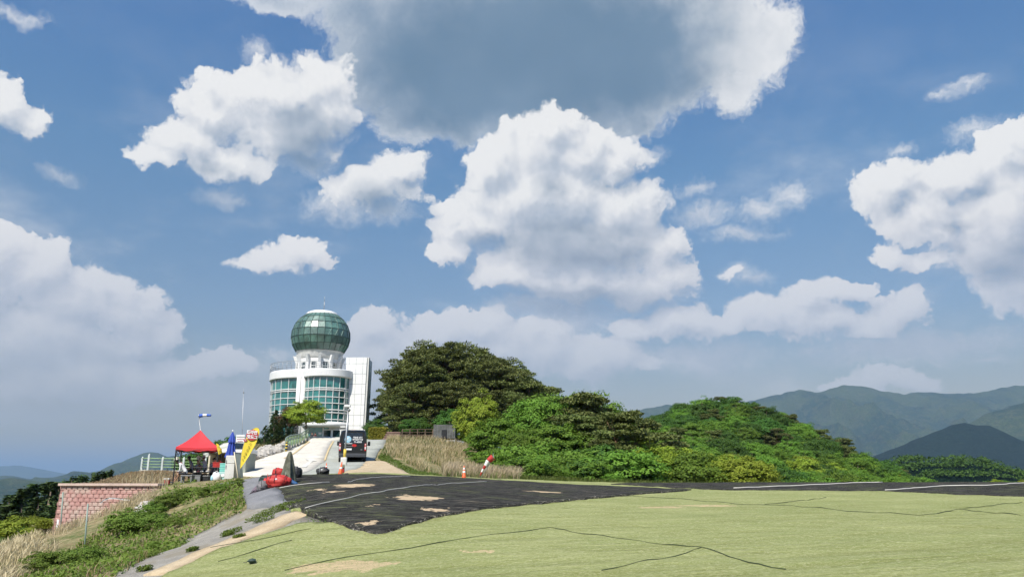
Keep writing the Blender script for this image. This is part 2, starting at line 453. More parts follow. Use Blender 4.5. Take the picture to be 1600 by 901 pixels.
CTRL = [tuple(P(*c)) for c in CTRL_PX] + [
 (0, 0, -1.62), (0, 6, -1.60), (-3, 2, -1.80), (3, 2, -1.52), (6, 6, -1.38), (12, 2, -1.2), (-7, 6, -2.2), (-12, 10, -2.9), (-6, -6, -2.9), (0, -12, -2.6), (14, -8, -1.9), (-20, -5, -7.5), (-25, 10, -7.5),
 (30, 12, -1.1), (40, 30, -1.4), (45, 5, -2.2), (20, -20, -3.6), (-20, -25, -10),
 (-30, 30, -6.0), (-40, 45, -9.0), (-36, 60, -8.5), (-30, 75, -6.5), (-36, 98, -4), (-45, 90, -13), (-60, 60, -18), (-55, 20, -18),
 (-28, 105, 4.2), (-34, 112, 3.4), (-22, 112, 4.55), (-30, 128, 1.5), (-20, 140, 0), (0, 150, -3), (-33, 92, 0.5),
 (-26.5, 105, 4.5), (-18, 105, 4.6), (-26, 116, 4.5), (-14, 100, 4.7), (-14, 118, 4.6),
]
CTRL = np.array(CTRL)
def _phi(r2): return 0.5 * r2 * np.log(r2 + 1e-9)
def tps_fit(pts, lam):
    S = 100.0
    xy = pts[:, :2] / S; n = len(pts)
    r2 = ((xy[:, None] - xy[None]) ** 2).sum(-1)
    K = _phi(r2) + np.eye(n) * lam
    Q = np.hstack([np.ones((n, 1)), xy])
    A = np.zeros((n + 3, n + 3)); A[:n, :n] = K; A[:n, n:] = Q; A[n:, :n] = Q.T
    w = np.linalg.solve(A, np.concatenate([pts[:, 2], np.zeros(3)]))
    return xy, w, S
_TPS = tps_fit(CTRL, 2e-5)
def tps_eval(x, y):
    xy, w, S = _TPS
    x = np.asarray(x, float).ravel() / S; y = np.asarray(y, float).ravel() / S
    out = np.empty_like(x)
    for i in range(0, len(x), 20000):
        a, b = x[i:i + 20000], y[i:i + 20000]
        r2 = (a[:, None] - xy[:, 0]) ** 2 + (b[:, None] - xy[:, 1]) ** 2
        out[i:i + 20000] = _phi(r2) @ w[:-3] + w[-3] + w[-2] * a + w[-1] * b
    return out
def sstep(x, a, b):
    t = np.clip((x - a) / (b - a), 0, 1); return t * t * (3 - 2 * t)

# the levelled terrace held up by the pink block wall
WALL_A = P(99, 755, 42.0); WALL_B = P(250, 757, 39.6)
TERR = [(WALL_A[0], WALL_A[1] + .25), (WALL_B[0], WALL_B[1] + .25), (-15.5, 44.0), (-17.5, 52.0), (-21.5, 70.0), (-27.0, 70.0), (-27.2, 56.0)]
def poly_sd(x, y, poly):
    "signed distance to a polygon, positive inside"
    d = np.full(x.shape, 1e9); inside = np.zeros(x.shape, bool)
    n = len(poly)
    for i in range(n):
        (x0, y0), (x1, y1) = poly[i], poly[(i + 1) % n]
        ex, ey = x1 - x0, y1 - y0
        t = np.clip(((x - x0) * ex + (y - y0) * ey) / (ex * ex + ey * ey), 0, 1)
        d = np.minimum(d, np.hypot(x - x0 - t * ex, y - y0 - t * ey))
        cond = ((y0 > y) != (y1 > y)) & (x < (x1 - x0) * (y - y0) / (y1 - y0 + 1e-12) + x0)
        inside ^= cond
    return np.where(inside, d, -d)
def terrace_z(x, y):
    return -0.16 + 0.80 * sstep(y, 43.0, 60.0) + 0.10 * np.sin(x * 0.9) * sstep(y, 44, 50)
def H(x, y, fine=True):
    x = np.asarray(x, float); y = np.asarray(y, float); shp = np.broadcast(x, y).shape
    x = np.broadcast_to(x, shp).ravel().copy(); y = np.broadcast_to(y, shp).ravel().copy()
    r = np.hypot(x - 5, y - 90)
    farz = -10 - 330 * (1 - np.exp(-np.maximum(r - 120, 0) / 700.0)) - 0.0 * r
    w = sstep(r, 130, 260)
    xc, yc = np.clip(x, -260, 270), np.clip(y, -120, 330)
    z = tps_eval(xc, yc)
    z = z * (1 - w) + farz * w
    sd = poly_sd(x, y, TERR)
    m = sstep(sd, 0.0, 0.35)
    z = np.where(sd > 0, z + (np.maximum(terrace_z(x, y), z) - z) * m, z)
    return z.reshape(shp)
def h1(x, y): return float(H(np.array([x]), np.array([y]))[0])
def hit(u, v, dmax=300.0, d0=6.0):
    "where the sight line through a photo pixel first meets the ground"
    r = ray(u, v); r = r / r[1]
    t = np.concatenate([np.arange(d0, 70, 0.1), np.arange(70, dmax, 0.5)])
    below = H(r[0] * t, t) > r[2] * t
    k = int(np.argmax(below))
    if not below[k]: return None
    a, b = t[max(k - 1, 0)], t[k]
    for _ in range(18):
        c = (a + b) / 2
        if h1(r[0] * c, c) > r[2] * c: b = c
        else: a = c
    return Vector((r[0] * b, b, h1(r[0] * b, b)))
def G(u, v, D):
    "ground point under the bearing of column u (read at row v) at distance D"
    p = P(u, v, D); return Vector((p[0], p[1], h1(p[0], p[1])))
# ------------------------------------------------------------------ ground materials
def world_pos(nb): return nb.node('ShaderNodeNewGeometry').outputs['Position']

def mat_ground():
    m, nb = new_mat('hill_ground')
    p = world_pos(nb)
    n1 = nb.noise(p, 0.8, 9.0, 0.75); n2 = nb.noise(p, 3.0, 5.0, 0.65); n3 = nb.noise(p, 22.0, 3.0, 0.6)
    dry = nb.mixc(nb.maprange(n2, 0.35, 0.65), (0.20, 0.155, 0.085), (0.33, 0.27, 0.155))
    green = nb.mixc(nb.maprange(n3, 0.35, 0.65), (0.045, 0.085, 0.02), (0.11, 0.15, 0.045))
    c = nb.mixc(nb.maprange(n1, 0.40, 0.68), dry, green)
    sep = nb.node('ShaderNodeSeparateXYZ', (p,))
    c = nb.mixc(nb.maprange(nb.vmath('LENGTH', p), 70, 140), c, (0.030, 0.060, 0.018))
    finish(nb, principled(nb, c, 0.95, 0, bump(nb, n3, 0.8, 0.05), 0.1))
    return m

def ell_mask(nb, p, items, amp=0.35, nscale=1.6):
    "irregular worn patches at given places on the ground (x, y, rx, ry, angle)"
    n = nb.node('ShaderNodeTexNoise', {'Vector': p, 'Scale': nscale, 'Detail': 5.0, 'Roughness': 0.65})
    w = nb.vmath('MULTIPLY_ADD', nb.vmath('SUBTRACT', n.outputs['Color'], (.5, .5, .5)), (amp * 2.4, amp * 2.4, 0), p)
    acc = None
    for x, y, rx, ry, a in items:
        mp = nb.node('ShaderNodeMapping', {'Vector': w}); mp.vector_type = 'TEXTURE'
        mp.inputs['Location'].default_value = (x, y, 0); mp.inputs['Rotation'].default_value = (0, 0, a); mp.inputs['Scale'].default_value = (rx, ry, 1e3)
        l = nb.vmath('LENGTH', mp.outputs[0])
        acc = l if acc is None else nb.math('MINIMUM', acc, l)
    return nb.maprange(acc, 1.08, 0.9)

def px_patches(lst):
    out = []
    for u, v, wu, wv in lst:      # patch centre and half extents as seen in the photograph
        c, a, b = hit(u, v), hit(u - wu, v), hit(u + wu, v)
        f, k = hit(u, v - wv), hit(u, v + wv)
        out.append((c.x, c.y, (b.xy - a.xy).length / 2, max(0.12, (f.xy - k.xy).length / 2), math.atan2(b.y - a.y, b.x - a.x)))
    return out

def mat_turf():
    m, nb = new_mat('green_mat_cloth')
    p = world_pos(nb)
    fine = nb.noise(p, 42.0, 4.0, 0.7); mid = nb.noise(p, 5.0, 6.0, 0.65); big = nb.noise(p, 0.45, 4.0, 0.55)
    st = nb.node('ShaderNodeMapping', {'Vector': p}); st.inputs['Rotation'].default_value = (0, 0, R(18)); st.inputs['Scale'].default_value = (0.6, 5.0, 1.0)
    streak = nb.noise(st.outputs[0], 2.2, 6.0, 0.7)
    wr = nb.node('ShaderNodeMapping', {'Vector': p}); wr.inputs['Rotation'].default_value = (0, 0, R(10)); wr.inputs['Scale'].default_value = (0.35, 1.6, 1.0)
    wrn = nb.noise(wr.outputs[0], 1.3, 7.0, 0.68, 0.6)
    c = nb.mixc(nb.maprange(big, 0.3, 0.7), (0.228, 0.268, 0.092), (0.300, 0.325, 0.130))
    c = nb.mixc(nb.math('MULTIPLY', nb.maprange(wrn, 0.52, 0.38), 0.6), c, (0.18, 0.20, 0.052))
    c = nb.mixc(nb.math('MULTIPLY', nb.maprange(wrn, 0.55, 0.72), 0.6), c, (0.39, 0.385, 0.19))
    c = nb.mixc(nb.math('MULTIPLY', nb.maprange(streak, 0.48, 0.70), 0.45), c, (0.20, 0.22, 0.058))
    mot = nb.noise(p, 14.0, 4.0, 0.75)
    c = nb.mixc(nb.math('MULTIPLY', nb.maprange(mot, 0.50, 0.66), 0.7), c, (0.47, 0.47, 0.27))
    c = nb.mixc(nb.math('MULTIPLY', nb.maprange(mot, 0.46, 0.32), 0.7), c, (0.15, 0.165, 0.04))
    c = nb.mixc(nb.math('MULTIPLY', nb.maprange(fine, 0.42, 0.66), 0.5), c, (0.40, 0.40, 0.22))
    c = nb.mixc(nb.math('MULTIPLY', nb.maprange(fine, 0.45, 0.28), 0.6), c, (0.12, 0.16, 0.045))
    # sun-bleached threads and straw caught in the pile
    sp = nb.voronoi(st.outputs[0], 9.0, rnd=1.0)
    c = nb.mixc(nb.math('MULTIPLY', nb.maprange(sp, 0.14, 0.05), nb.maprange(mid, 0.40, 0.55)), c, (0.58, 0.54, 0.36))
    # bare sand where the mat has worn through
    pt = ell_mask(nb, p, px_patches([(545, 890, 62, 8), (500, 896, 45, 6), (1100, 794, 44, 1.8), (1030, 797, 40, 1.5), (745, 868, 18, 1.5), (760, 868, 10, 1.0), (1400, 758, 30, .5)]), 0.8, 2.2)
    pt = nb.math('MULTIPLY', pt, nb.maprange(nb.math('ADD', fine, nb.math('MULTIPLY', mot, .6)), 0.66, 0.82))
    c = nb.mixc(pt, c, (0.56, 0.43, 0.265))
    h = nb.math('MULTIPLY_ADD', mid, 2.0, fine)
    h = nb.math('MULTIPLY_ADD', wrn, 6.0, h)
    finish(nb, principled(nb, c, 0.95, 0, bump(nb, h, 0.9, 0.03), 0.08))
    return m

def mat_black():
    m, nb = new_mat('black_mat_cloth')
    p = world_pos(nb)
    st = nb.node('ShaderNodeMapping', {'Vector': p}); st.inputs['Rotation'].default_value = (0, 0, R(8)); st.inputs['Scale'].default_value = (0.5, 3.6, 1.0)
    s1 = nb.noise(st.outputs[0], 2.4, 8.0, 0.72); fine = nb.noise(p, 30.0, 4.0, 0.7); big = nb.noise(p, 0.5, 4.0, 0.6)
    s2 = nb.noise(st.outputs[0], 5.0, 7.0, 0.78)
    c = nb.mixc(nb.maprange(s1, 0.36, 0.60), (0.014, 0.014, 0.014), (0.062, 0.061, 0.057))
    c = nb.mixc(nb.math('MULTIPLY', nb.maprange(s2, 0.52, 0.66), 0.75), c, (0.19, 0.18, 0.16))
    c = nb.mixc(nb.math('MULTIPLY', nb.maprange(s2, 0.46, 0.36), 0.7), c, (0.006, 0.006, 0.006))
    g = nb.math('MULTIPLY', nb.maprange(s1, 0.48, 0.62), nb.maprange(big, 0.46, 0.58))
    c = nb.mixc(nb.math('MULTIPLY', g, 0.75), c, (0.13, 0.15, 0.06))
    sandy = nb.math('MULTIPLY', nb.maprange(s1, 0.54, 0.64), nb.maprange(big, 0.48, 0.34))
    c = nb.mixc(nb.math('MULTIPLY', sandy, 0.7), c, (0.36, 0.30, 0.21))
    c = nb.mixc(nb.math('MULTIPLY', nb.maprange(fine, 0.58, 0.72), 0.6), c, (0.22, 0.20, 0.17))
    pt = ell_mask(nb, p, px_patches([(556, 764, 27, 2.6), (500, 771, 11, 1.2), (650, 785, 32, 3.4), (678, 803, 22, 2.6), (578, 825, 14, 2.4), (851, 774, 15, 1.4), (583, 797, 7, .8), (520, 775, 12, 1.0)]), 0.75, 2.4)
    pt = nb.math('MULTIPLY', pt, nb.maprange(fine, 0.28, 0.42))
    c = nb.mixc(pt, c, (0.60, 0.46, 0.30))
    finish(nb, principled(nb, c, 0.95, 0, bump(nb, nb.math('MULTIPLY_ADD', s1, 5.0, fine), 0.9, 0.03), 0.05))
    return m

def mat_simple(name, a, b, scale=3.0, fine=30.0, rough=0.95, third=None, bmp=0.5, dist=0.02):
    m, nb = new_mat(name)
    p = world_pos(nb)
    n1 = nb.noise(p, scale, 6.0, 0.65); n2 = nb.noise(p, fine, 4.0, 0.7)
    c = nb.mixc(nb.maprange(n1, 0.35, 0.65), a, b)
    c = nb.mixc(nb.math('MULTIPLY', nb.maprange(n2, 0.40, 0.65), 0.45), c, tuple(x * 0.62 for x in a))
    if third: c = nb.mixc(nb.maprange(nb.noise(p, scale * 0.35, 5.0, 0.6), 0.52, 0.62), c, third)
    finish(nb, principled(nb, c, rough, 0, bump(nb, n2, bmp, dist), 0.2))
    return m

def mat_concrete(name, base, tint=(0.9, 0.9, 0.85)):
    m, nb = new_mat(name)
    p = world_pos(nb)
    n1 = nb.noise(p, 0.6, 6.0, 0.6); n2 = nb.noise(p, 25.0, 4.0, 0.6); n3 = nb.noise(p, 2.4, 8.0, 0.7)
    c = nb.mixc(nb.maprange(n1, 0.3, 0.7), base, tuple(x * 0.80 for x in base))
    c = nb.mixc(nb.math('MULTIPLY', nb.maprange(n3, 0.54, 0.70), 0.4), c, tuple(x * 0.6 for x in base))
    # cross joints every few metres
    w = nb.node('ShaderNodeTexWave', {'Vector': p, 'Scale': 0.07, 'Distortion': 0.15}); w.bands_direction = 'Y'
    c = nb.mixc(nb.math('MULTIPLY', nb.maprange(w.outputs['Fac'], 0.996, 1.0), 0.5), c, tuple(x * 0.35 for x in base))
    finish(nb, principled(nb, c, 0.9, 0, bump(nb, n2, 0.3, 0.01), 0.25))
    return m

M_GROUND = mat_ground()
M_TURF = mat_turf()
M_BLACK = mat_black()
M_GRAVEL = mat_simple('gravel', (0.25, 0.235, 0.21), (0.34, 0.32, 0.28), 2.0, 26.0, third=(0.24, 0.215, 0.17), bmp=1.0, dist=0.03)
M_SAND = mat_simple('sandy_soil', (0.43, 0.335, 0.215), (0.50, 0.405, 0.275), 1.5, 20.0, bmp=0.5)
M_SOIL = mat_simple('dry_soil', (0.21, 0.155, 0.085), (0.29, 0.23, 0.13), 1.2, 12.0, third=(0.10, 0.125, 0.045), bmp=0.8, dist=0.05)
M_ROAD = mat_concrete('pale_concrete', (0.64, 0.60, 0.52))
M_LANE = mat_concrete('grey_concrete', (0.37, 0.38, 0.335))

# ------------------------------------------------------------------ terrain mesh
def graded(a, b, fine_a, fine_b, step, grow=1.16):
    xs = list(np.arange(fine_a, fine_b + 1e-6, step))
    s, x = step, fine_b
    while x < b: s *= grow; x += s; xs.append(min(x, b))
    s, x = step, fine_a
    while x > a: s *= grow; x -= s; xs.insert(0, max(x, a))
    return np.array(xs)
gx = graded(-30000, 30000, -30.0, 34.0, 0.45)
gy = graded(-6000, 45000, 5.0, 94.0, 0.45)
GX, GY = np.meshgrid(gx, gy)
GZ = H(GX, GY)
def under(poly_xy, drop):
    "settle the soil a little under a sheet that lies on it so the two never touch"
    global GZ
    sd = poly_sd(GX.ravel(), GY.ravel(), poly_xy).reshape(GX.shape)
    GZ = GZ - drop * sstep(sd, -0.05, 0.5)

def wrinkle(x, y): return 1 + mnoise.noise(Vector((x * 0.5, y * 1.9, 1.3))) + .5 * mnoise.noise(Vector((x * 1.3, y * 4.1, 9.3)))
def sheet(name, poly_xy, mat, off, step=0.5, wr=0.0, parent=None, edge=0.0, sink=0.05):
    "a cloth or slab laid on the ground: triangulated outline, follows the ground's shape"
    pts = []
    n = len(poly_xy)
    rnd = random.Random(len(name) + n)
    for i in range(n):
        a, b = Vector(poly_xy[i][:2]), Vector(poly_xy[(i + 1) % n][:2])
        k = max(1, int((b - a).length / (step * 0.8)))
        nn = Vector((-(b - a).y, (b - a).x)).normalized()
        for j in range(k):
            q = a.lerp(b, j / k)
            if edge: q = q + nn * edge * (mnoise.noise(Vector((q.x * 1.7, q.y * 1.7, 3))) + .6 * mnoise.noise(Vector((q.x * 5, q.y * 5, 7))))
            pts.append(q)
    B = len(pts)
    xs = [p.x for p in pts]; ys = [p.y for p in pts]
    ax, ay = np.meshgrid(np.arange(min(xs), max(xs), step), np.arange(min(ys), max(ys), step * 0.87))
    ax = ax + (np.arange(ax.shape[0])[:, None] % 2) * step / 2
    ax, ay = ax.ravel(), ay.ravel()
    keep = poly_sd(ax, ay, [(p.x, p.y) for p in pts]) > step * 0.45
    inner = [Vector((float(x), float(y))) for x, y in zip(ax[keep], ay[keep])]
    V, E, F, *_ = delaunay_2d_cdt(pts + inner, [], [list(range(B))], 1, 1e-5)
    X = np.array([v.x for v in V]); Y = np.array([v.y for v in V])
    Z = H(X, Y) + off
    if wr:
        Z = Z + wr * np.array([wrinkle(x, y) for x, y in zip(X, Y)])
    bm = bmesh.new()
    vs = [bm.verts.new((x, y, z)) for x, y, z in zip(X, Y, Z)]
    for f in F:
        try: bm.faces.new([vs[i] for i in f])
        except ValueError: pass
    bmesh.ops.recalc_face_normals(bm, faces=bm.faces)
    if sum(f.normal.z for f in bm.faces) < 0: bmesh.ops.reverse_faces(bm, faces=bm.faces)
    # turned-down rim so that the sheet has thickness
    rim = [e for e in bm.edges if e.is_boundary]
    ex = bmesh.ops.extrude_edge_only(bm, edges=rim)
    for v in ex['geom']:
        if isinstance(v, bmesh.types.BMVert): v.co.z -= off + sink
    for f in bm.faces: f.smooth = True
    me = bpy.data.meshes.new(name); bm.to_mesh(me); bm.free()
    return link_mesh(name, me, mat, parent)

def uvpoly(lst):
    out = []
    for q in lst:
        if len(q) == 3 and q[2] == 'w': out.append((q[0], q[1])); continue
        p = hit(q[0], q[1]) if len(q) == 2 else G(*q)
        out.append((p.x, p.y))
    return out

# green mat: from behind the photographer to the crest
green_xy = uvpoly([(455, 801), (476, 805), (520, 822), (470, 822), (400, 843), (330, 868), (262, 900)]) 
green_xy = green_xy[:3] + green_xy[3:] + [(-6.9, 13), (-6.6, 6), (-6.5, -4), (22, -4), (34, 16), (31, 40), (28, 46.5), (20, 47.5), (12, 48.5), (6, 49), (1.5, 47.5), (-3, 45.6), (-8, 44.2), (-10.5, 42.2), (-10.4, 40.0), (-7.6, 29), (-6.0, 24)]
_pb = uvpoly([(585, 841), (520, 822), (476, 805), (455, 797), (430, 768)])
black_xy = _pb + [(-11.6, 36.0), (-12.6, 40.2)] + uvpoly([(480, 746, 40.5), (600, 744, 42.0), (700, 748, 42.2), (760, 753, 41.3), (830, 758, 40), (900, 762, 38), (960, 765, 37), (1080, 769.5, 34), (1060, 771.5), (1000, 776), (930, 782), (850, 791), (760, 800.5), (700, 810), (640, 826), (603, 839)])
strip_xy = uvpoly([(955, 761, 40), (1100, 768.5, 34.6), (1160, 768, 34.2), (1360, 771, 32.6), (1500, 777, 29.3), (1620, 781, 27.8)]) + [(22.5, 26.6), (28, 33), (26, 40), (24.2, 41.2)] + uvpoly([(1450, 758, 40.5), (1300, 758, 41.5), (1160, 758, 42.5), (1000, 759, 43)])
gravel_xy = uvpoly([(455, 797), (430, 772), (432, 768)]) + uvpoly([(384, 795), (383, 755)]) [::-1][::-1]
gravel_xy = uvpoly([(476, 805), (455, 797), (440, 786), (400, 786), (386, 797), (350, 812), (300, 838), (240, 868), (180, 901)]) + [(-8.6, 13), (-8.4, 6), (-8.4, -4), (-6.0, -4), (-6.0, 6), (-6.2, 13)] + uvpoly([(285, 897), (350, 866), (415, 842), (485, 818), (525, 820)])
grey_xy = uvpoly([(430, 768), (448, 791), (386, 796), (379, 756)]) + [(-13.6, 36.8), (-11.0, 35.6)]

# the road up to the tower
road_l = uvpoly([(391, 731, 60), (410, 723, 64), (440, 714, 68), (454, 709, 72), (470, 697, 80), (482, 689.5, 87)])
road_m = uvpoly([(521, 688.5, 87), (514, 700, 74), (507, 722, 57), (492, 733, 50), (465, 743, 44)])
road_xy = [road_l[0]] + road_l[1:] + [(-25.5, 96), (-24.6, 103.5), (-16.6, 103.5), (-17.8, 96)] + road_m + [(-13.0, 42.5), (-14.6, 46), (-17.5, 50), (-20.0, 55)]
lane_r = uvpoly([(605, 686.5, 86), (601, 696, 77), (580, 720, 57), (564, 731, 50), (541, 740, 45.5)])
lane_xy = [(x + 0.0, y) for x, y in road_m[::-1]] + [(-17.8, 96), (-17.0, 99), (-12.0, 99), (-13.0, 92)] + lane_r + [(-9.3, 43.6), (-12.6, 41.6)]
sand_xy = lane_r[2:] [::1] + [(-9.3, 43.7), (-8.0, 44.3), (-5.3, 44.8)] + uvpoly([(642, 737, 48), (615, 724, 54), (596, 718, 58)])

for poly_ in (green_xy, black_xy, strip_xy, gravel_xy, grey_xy, sand_xy): under(poly_, 0.10)
for poly_ in (road_xy, lane_xy): under(poly_, 0.25)
nx, ny = len(gx), len(gy)
idx = np.arange(nx * ny).reshape(ny, nx)
F_ = np.stack([idx[:-1, :-1], idx[:-1, 1:], idx[1:, 1:], idx[1:, :-1]], -1).reshape(-1, 4)
terrain = link_mesh('ground', np_mesh('ground', np.stack([GX, GY, GZ], -1).reshape(-1, 3), F_, True), M_GROUND)
terrain['kind'] = 'structure'

tag(sheet('gravel_path', gravel_xy, M_GRAVEL, 0.012, 0.5, 0.012, edge=0.25), kind='structure')
sandband = sheet('sand_strip', uvpoly([(530, 824), (478, 806), (440, 824), (380, 846), (300, 880), (262, 900), (225, 901), (300, 868), (380, 835), (440, 808), (462, 801), (478, 803)]), M_SAND, 0.05, 0.5, 0.01, edge=0.12)
sandband['kind'] = 'structure'
tag(sheet('road', road_xy, M_ROAD, 0.03, 0.8), kind='structure')
tag(sheet('side_lane', lane_xy, M_LANE, 0.02, 0.8), kind='structure')
tag(sheet('sandy_ground', sand_xy, M_SAND, 0.05, 0.5, 0.02, edge=0.25), kind='structure')
# soil skin of the terrace
sd = [(x, y) for x, y in TERR]

turf = sheet('ground_mat', green_xy, M_TURF, 0.06, 0.26, 0.030, edge=0.08)
tag(turf, 'faded green fabric mat with dark seams covering the whole launch slope', 'ground mat')
blackm = sheet('ground_mat', black_xy, M_BLACK, 0.12, 0.26, 0.02, edge=0.09)
tag(blackm, 'black fabric mat with torn sandy holes behind the green mat, pointed near corner', 'ground mat')
strip = sheet('ground_mat', strip_xy, M_BLACK, 0.105, 0.34, 0.02, edge=0.15)
tag(strip, 'long black fabric mat strip along the crest below the forested hill', 'ground mat')
M_GREYMAT = mat_simple('grey_geotextile', (0.17, 0.175, 0.185), (0.22, 0.22, 0.23), 1.5, 25.0, bmp=0.4)
greym = sheet('ground_mat', grey_xy, M_GREYMAT, 0.13, 0.34, 0.02, edge=0.05)
tag(greym, 'small grey fabric mat under the red bags beside the weeds', 'ground mat')

M_SEAM = flat_mat('seam_thread', (0.05, 0.07, 0.03), 0.95)
M_CORD = flat_mat('white_cord', (0.72, 0.70, 0.64), 0.8)
def cord(name, uvs, r, mat, parent, lift=0.12, wr=0.03, jit=0.0):
    pts = [hit(*q) if len(q) == 2 else G(*q) for q in uvs]
    pp = []
    for i in range(len(pts) - 1):
        a, b = pts[i], pts[i + 1]
        k = max(2, int((b - a).length / 0.3))
        for j in range(k): pp.append(a.lerp(b, j / k))
    pp.append(pts[-1])
    out = []
    for i, q in enumerate(pp):
        x = q.x + jit * mnoise.noise(Vector((q.x, q.y, 0))); y = q.y + jit * 1.5 * mnoise.noise(Vector((q.x * .8, q.y * .8, 5)))
        out.append(Vector((x, y, h1(x, y) + lift + wr * wrinkle(x, y))))
    rr = [r * (1 + (.9 * mnoise.noise(q * 2.3) if mat is M_SEAM else 0)) for q in out]
    if mat is M_SEAM: out = [q + Vector((0, 0, .012 * mnoise.noise(q * .9 + Vector((4, 4, 4))))) for q in out]
    mb = MB(); mb.tube(out, rr, 5); return mb.build(name, mat, parent)
SEAMS = [
 [(441, 900), (512, 883), (640, 862), (750, 845), (861, 829), (910, 840), (1000, 853), (1101, 864), (1165, 888), (1225, 900)],
 [(1101, 865), (1000, 888), (940, 900)],
 [(1146, 791), (1240, 795), (1330, 804), (1394, 807), (1439, 812), (1499, 801), (1596, 789)],
 [(1499, 801), (1600, 811)], [(1191, 793), (1240, 787), (1292, 781)],
 [(330, 862), (400, 849), (486, 832)], [(340, 885), (400, 866), (456, 851)], [(940, 776.5), (1060, 783), (1146, 791)],
]
for s_ in SEAMS: cord('seam', s_, 0.0075, M_SEAM, turf, 0.070, jit=0.10)
for s_ in ([(436, 768.5), (500, 760), (560, 753.5), (640, 747.5)], [(475, 803), (530, 788), (590, 776), (640, 767.5), (700, 760), (760, 756.5)]):
    cord('cord', s_, 0.011, M_CORD, blackm, 0.128, 0.02, jit=0.1)
for s_ in ([(1145, 766.5, 35), (1200, 764.5, 36), (1260, 763, 37), (1330, 760.5, 39), (1380, 759.2, 40)], [(1385, 771.5, 32), (1430, 768.5, 33.4), (1480, 765.5, 35), (1540, 764.5, 35), (1600, 760.5, 37.5), (1660, 759, 38)]):
    cord('cord', s_, 0.02, M_CORD, strip, 0.12, 0.02, jit=0.15)

def fray():
    g = np.random.default_rng(5); V = []
    path = [Vector(q) for q in black_xy]; edge = path[1:5][::-1] + [path[0]] + path[::-1][0:9][:9]
    edge = [Vector(q) for q in [black_xy[4], black_xy[3], black_xy[2], black_xy[1], black_xy[0]]] + [Vector(q) for q in black_xy[::-1][:8]]
    for a, b in zip(edge[:-1], edge[1:]):
        n = int((b - a).length * 30)
        for _ in range(n):
            p = a.lerp(b, g.uniform()); e = mnoise.noise(Vector((p.x * 1.7, p.y * 1.7, 3))) * .12
            x, y = p.x + g.normal() * .06, p.y + g.normal() * .06 + e * .3; z = h1(x, y) + .10 + g.uniform(0, .06)
            w = g.uniform(0, PI); L = g.uniform(.02, .12); d = Vector((math.cos(w), math.sin(w), g.normal() * .2)) * L; s_ = Vector((-math.sin(w), math.cos(w), 0)) * .012
            q = Vector((x, y, z)); V += [q - d, q + s_, q + d, q - s_]
    me = np_mesh('frayed_edge', [tuple(v) for v in V], np.arange(len(V)).reshape(-1, 4))
    link_mesh('frayed_edge', me, flat_mat('frayed_threads', (0.36, 0.34, 0.28), .9), blackm)
fray()

# ------------------------------------------------------------------ mountains: real ridges kilometres away
def mat_mountain(name, a, b, c, scale):
    m, nb = new_mat(name)
    p = world_pos(nb)
    n1 = nb.noise(p, scale, 7.0, 0.6); n2 = nb.noise(p, scale * 9, 6.0, 0.7)
    k = nb.mixc(nb.maprange(n1, 0.42, 0.58), a, b)
    k = nb.mixc(nb.math('MULTIPLY', nb.maprange(n2, 0.45, 0.65), 0.7), k, c)
    n3 = nb.noise(p, scale * 40, 4.0, 0.7)
    k = nb.mixc(nb.math('MULTIPLY', nb.maprange(n3, 0.42, 0.62), 0.6), k, tuple(x * .35 for x in a))
    finish(nb, principled(nb, k, 0.95, 0, bump(nb, nb.math('ADD', n2, nb.math('MULTIPLY', n3, .3)), 1.0, 30.0), 0.05))
    return m
M_MTN = mat_mountain('forested_mountain', (0.022, 0.048, 0.022), (0.060, 0.085, 0.028), (0.095, 0.105, 0.050), 0.0022)
M_MTN2 = mat_mountain('forested_mountain_cloud_shade', (0.006, 0.020, 0.012), (0.009, 0.026, 0.014), (0.016, 0.034, 0.018), 0.004)  # forest colour darkened to paint cloud shade onto the foothill

def ridge(name, prof, D, depth_front, depth_back, mat, z_foot=-340.0, spur=0.16, seed=0, nu=220, nv=70, bow=0.0):
    "a mountain ridge: the crest line is read off the photograph, the flanks fall to the valley with spurs and gullies"
    us = np.array([p[0] for p in prof], float); vs = np.array([p[1] for p in prof], float)
    uu = np.linspace(us[0], us[-1], nu)
    vv = np.interp(uu, us, vs)
    X = np.zeros((nv, nu)); Y = np.zeros((nv, nu)); Z = np.zeros((nv, nu))
    ts = np.linspace(-1, 1, nv)
    for i, (u, v) in enumerate(zip(uu, vv)):
        p = P(u, v, D + bow * math.sin((u - us[0]) / (us[-1] - us[0]) * PI))
        for j, t in enumerate(ts):
            d = t * depth_front if t < 0 else t * depth_back
            y = p[1] + d
            x = p[0] * (y / p[1]) if False else p[0]
            k = abs(t)
            base = z_foot + (p[2] - z_foot) * (1 - k) ** 1.15
            n = 0.0
            q = Vector((x / 900.0 + seed, y / 1500.0, seed * 2.1))
            n += abs(mnoise.noise(q)) * 1.0 + 0.5 * abs(mnoise.noise(q * 2.3)) + 0.25 * abs(mnoise.noise(q * 5.1)) + 0.12 * mnoise.noise(q * 11)
            env = math.sin(PI * min(1, k * 1.15)) if k < 1 / 1.15 else 0
            z = base - (p[2] - z_foot) * spur * 2.2 * (n - 0.35) * env + (p[2] - z_foot) * 0.012 * mnoise.noise(q * 14)
            X[j, i], Y[j, i], Z[j, i] = x, y, z
    ix = np.arange(nu * nv).reshape(nv, nu)
    F = np.stack([ix[:-1, :-1], ix[:-1, 1:], ix[1:, 1:], ix[1:, :-1]], -1).reshape(-1, 4)
    o = link_mesh(name, np_mesh(name, np.stack([X, Y, Z], -1).reshape(-1, 3), F, True), mat)
    o['kind'] = 'structure'
    return o
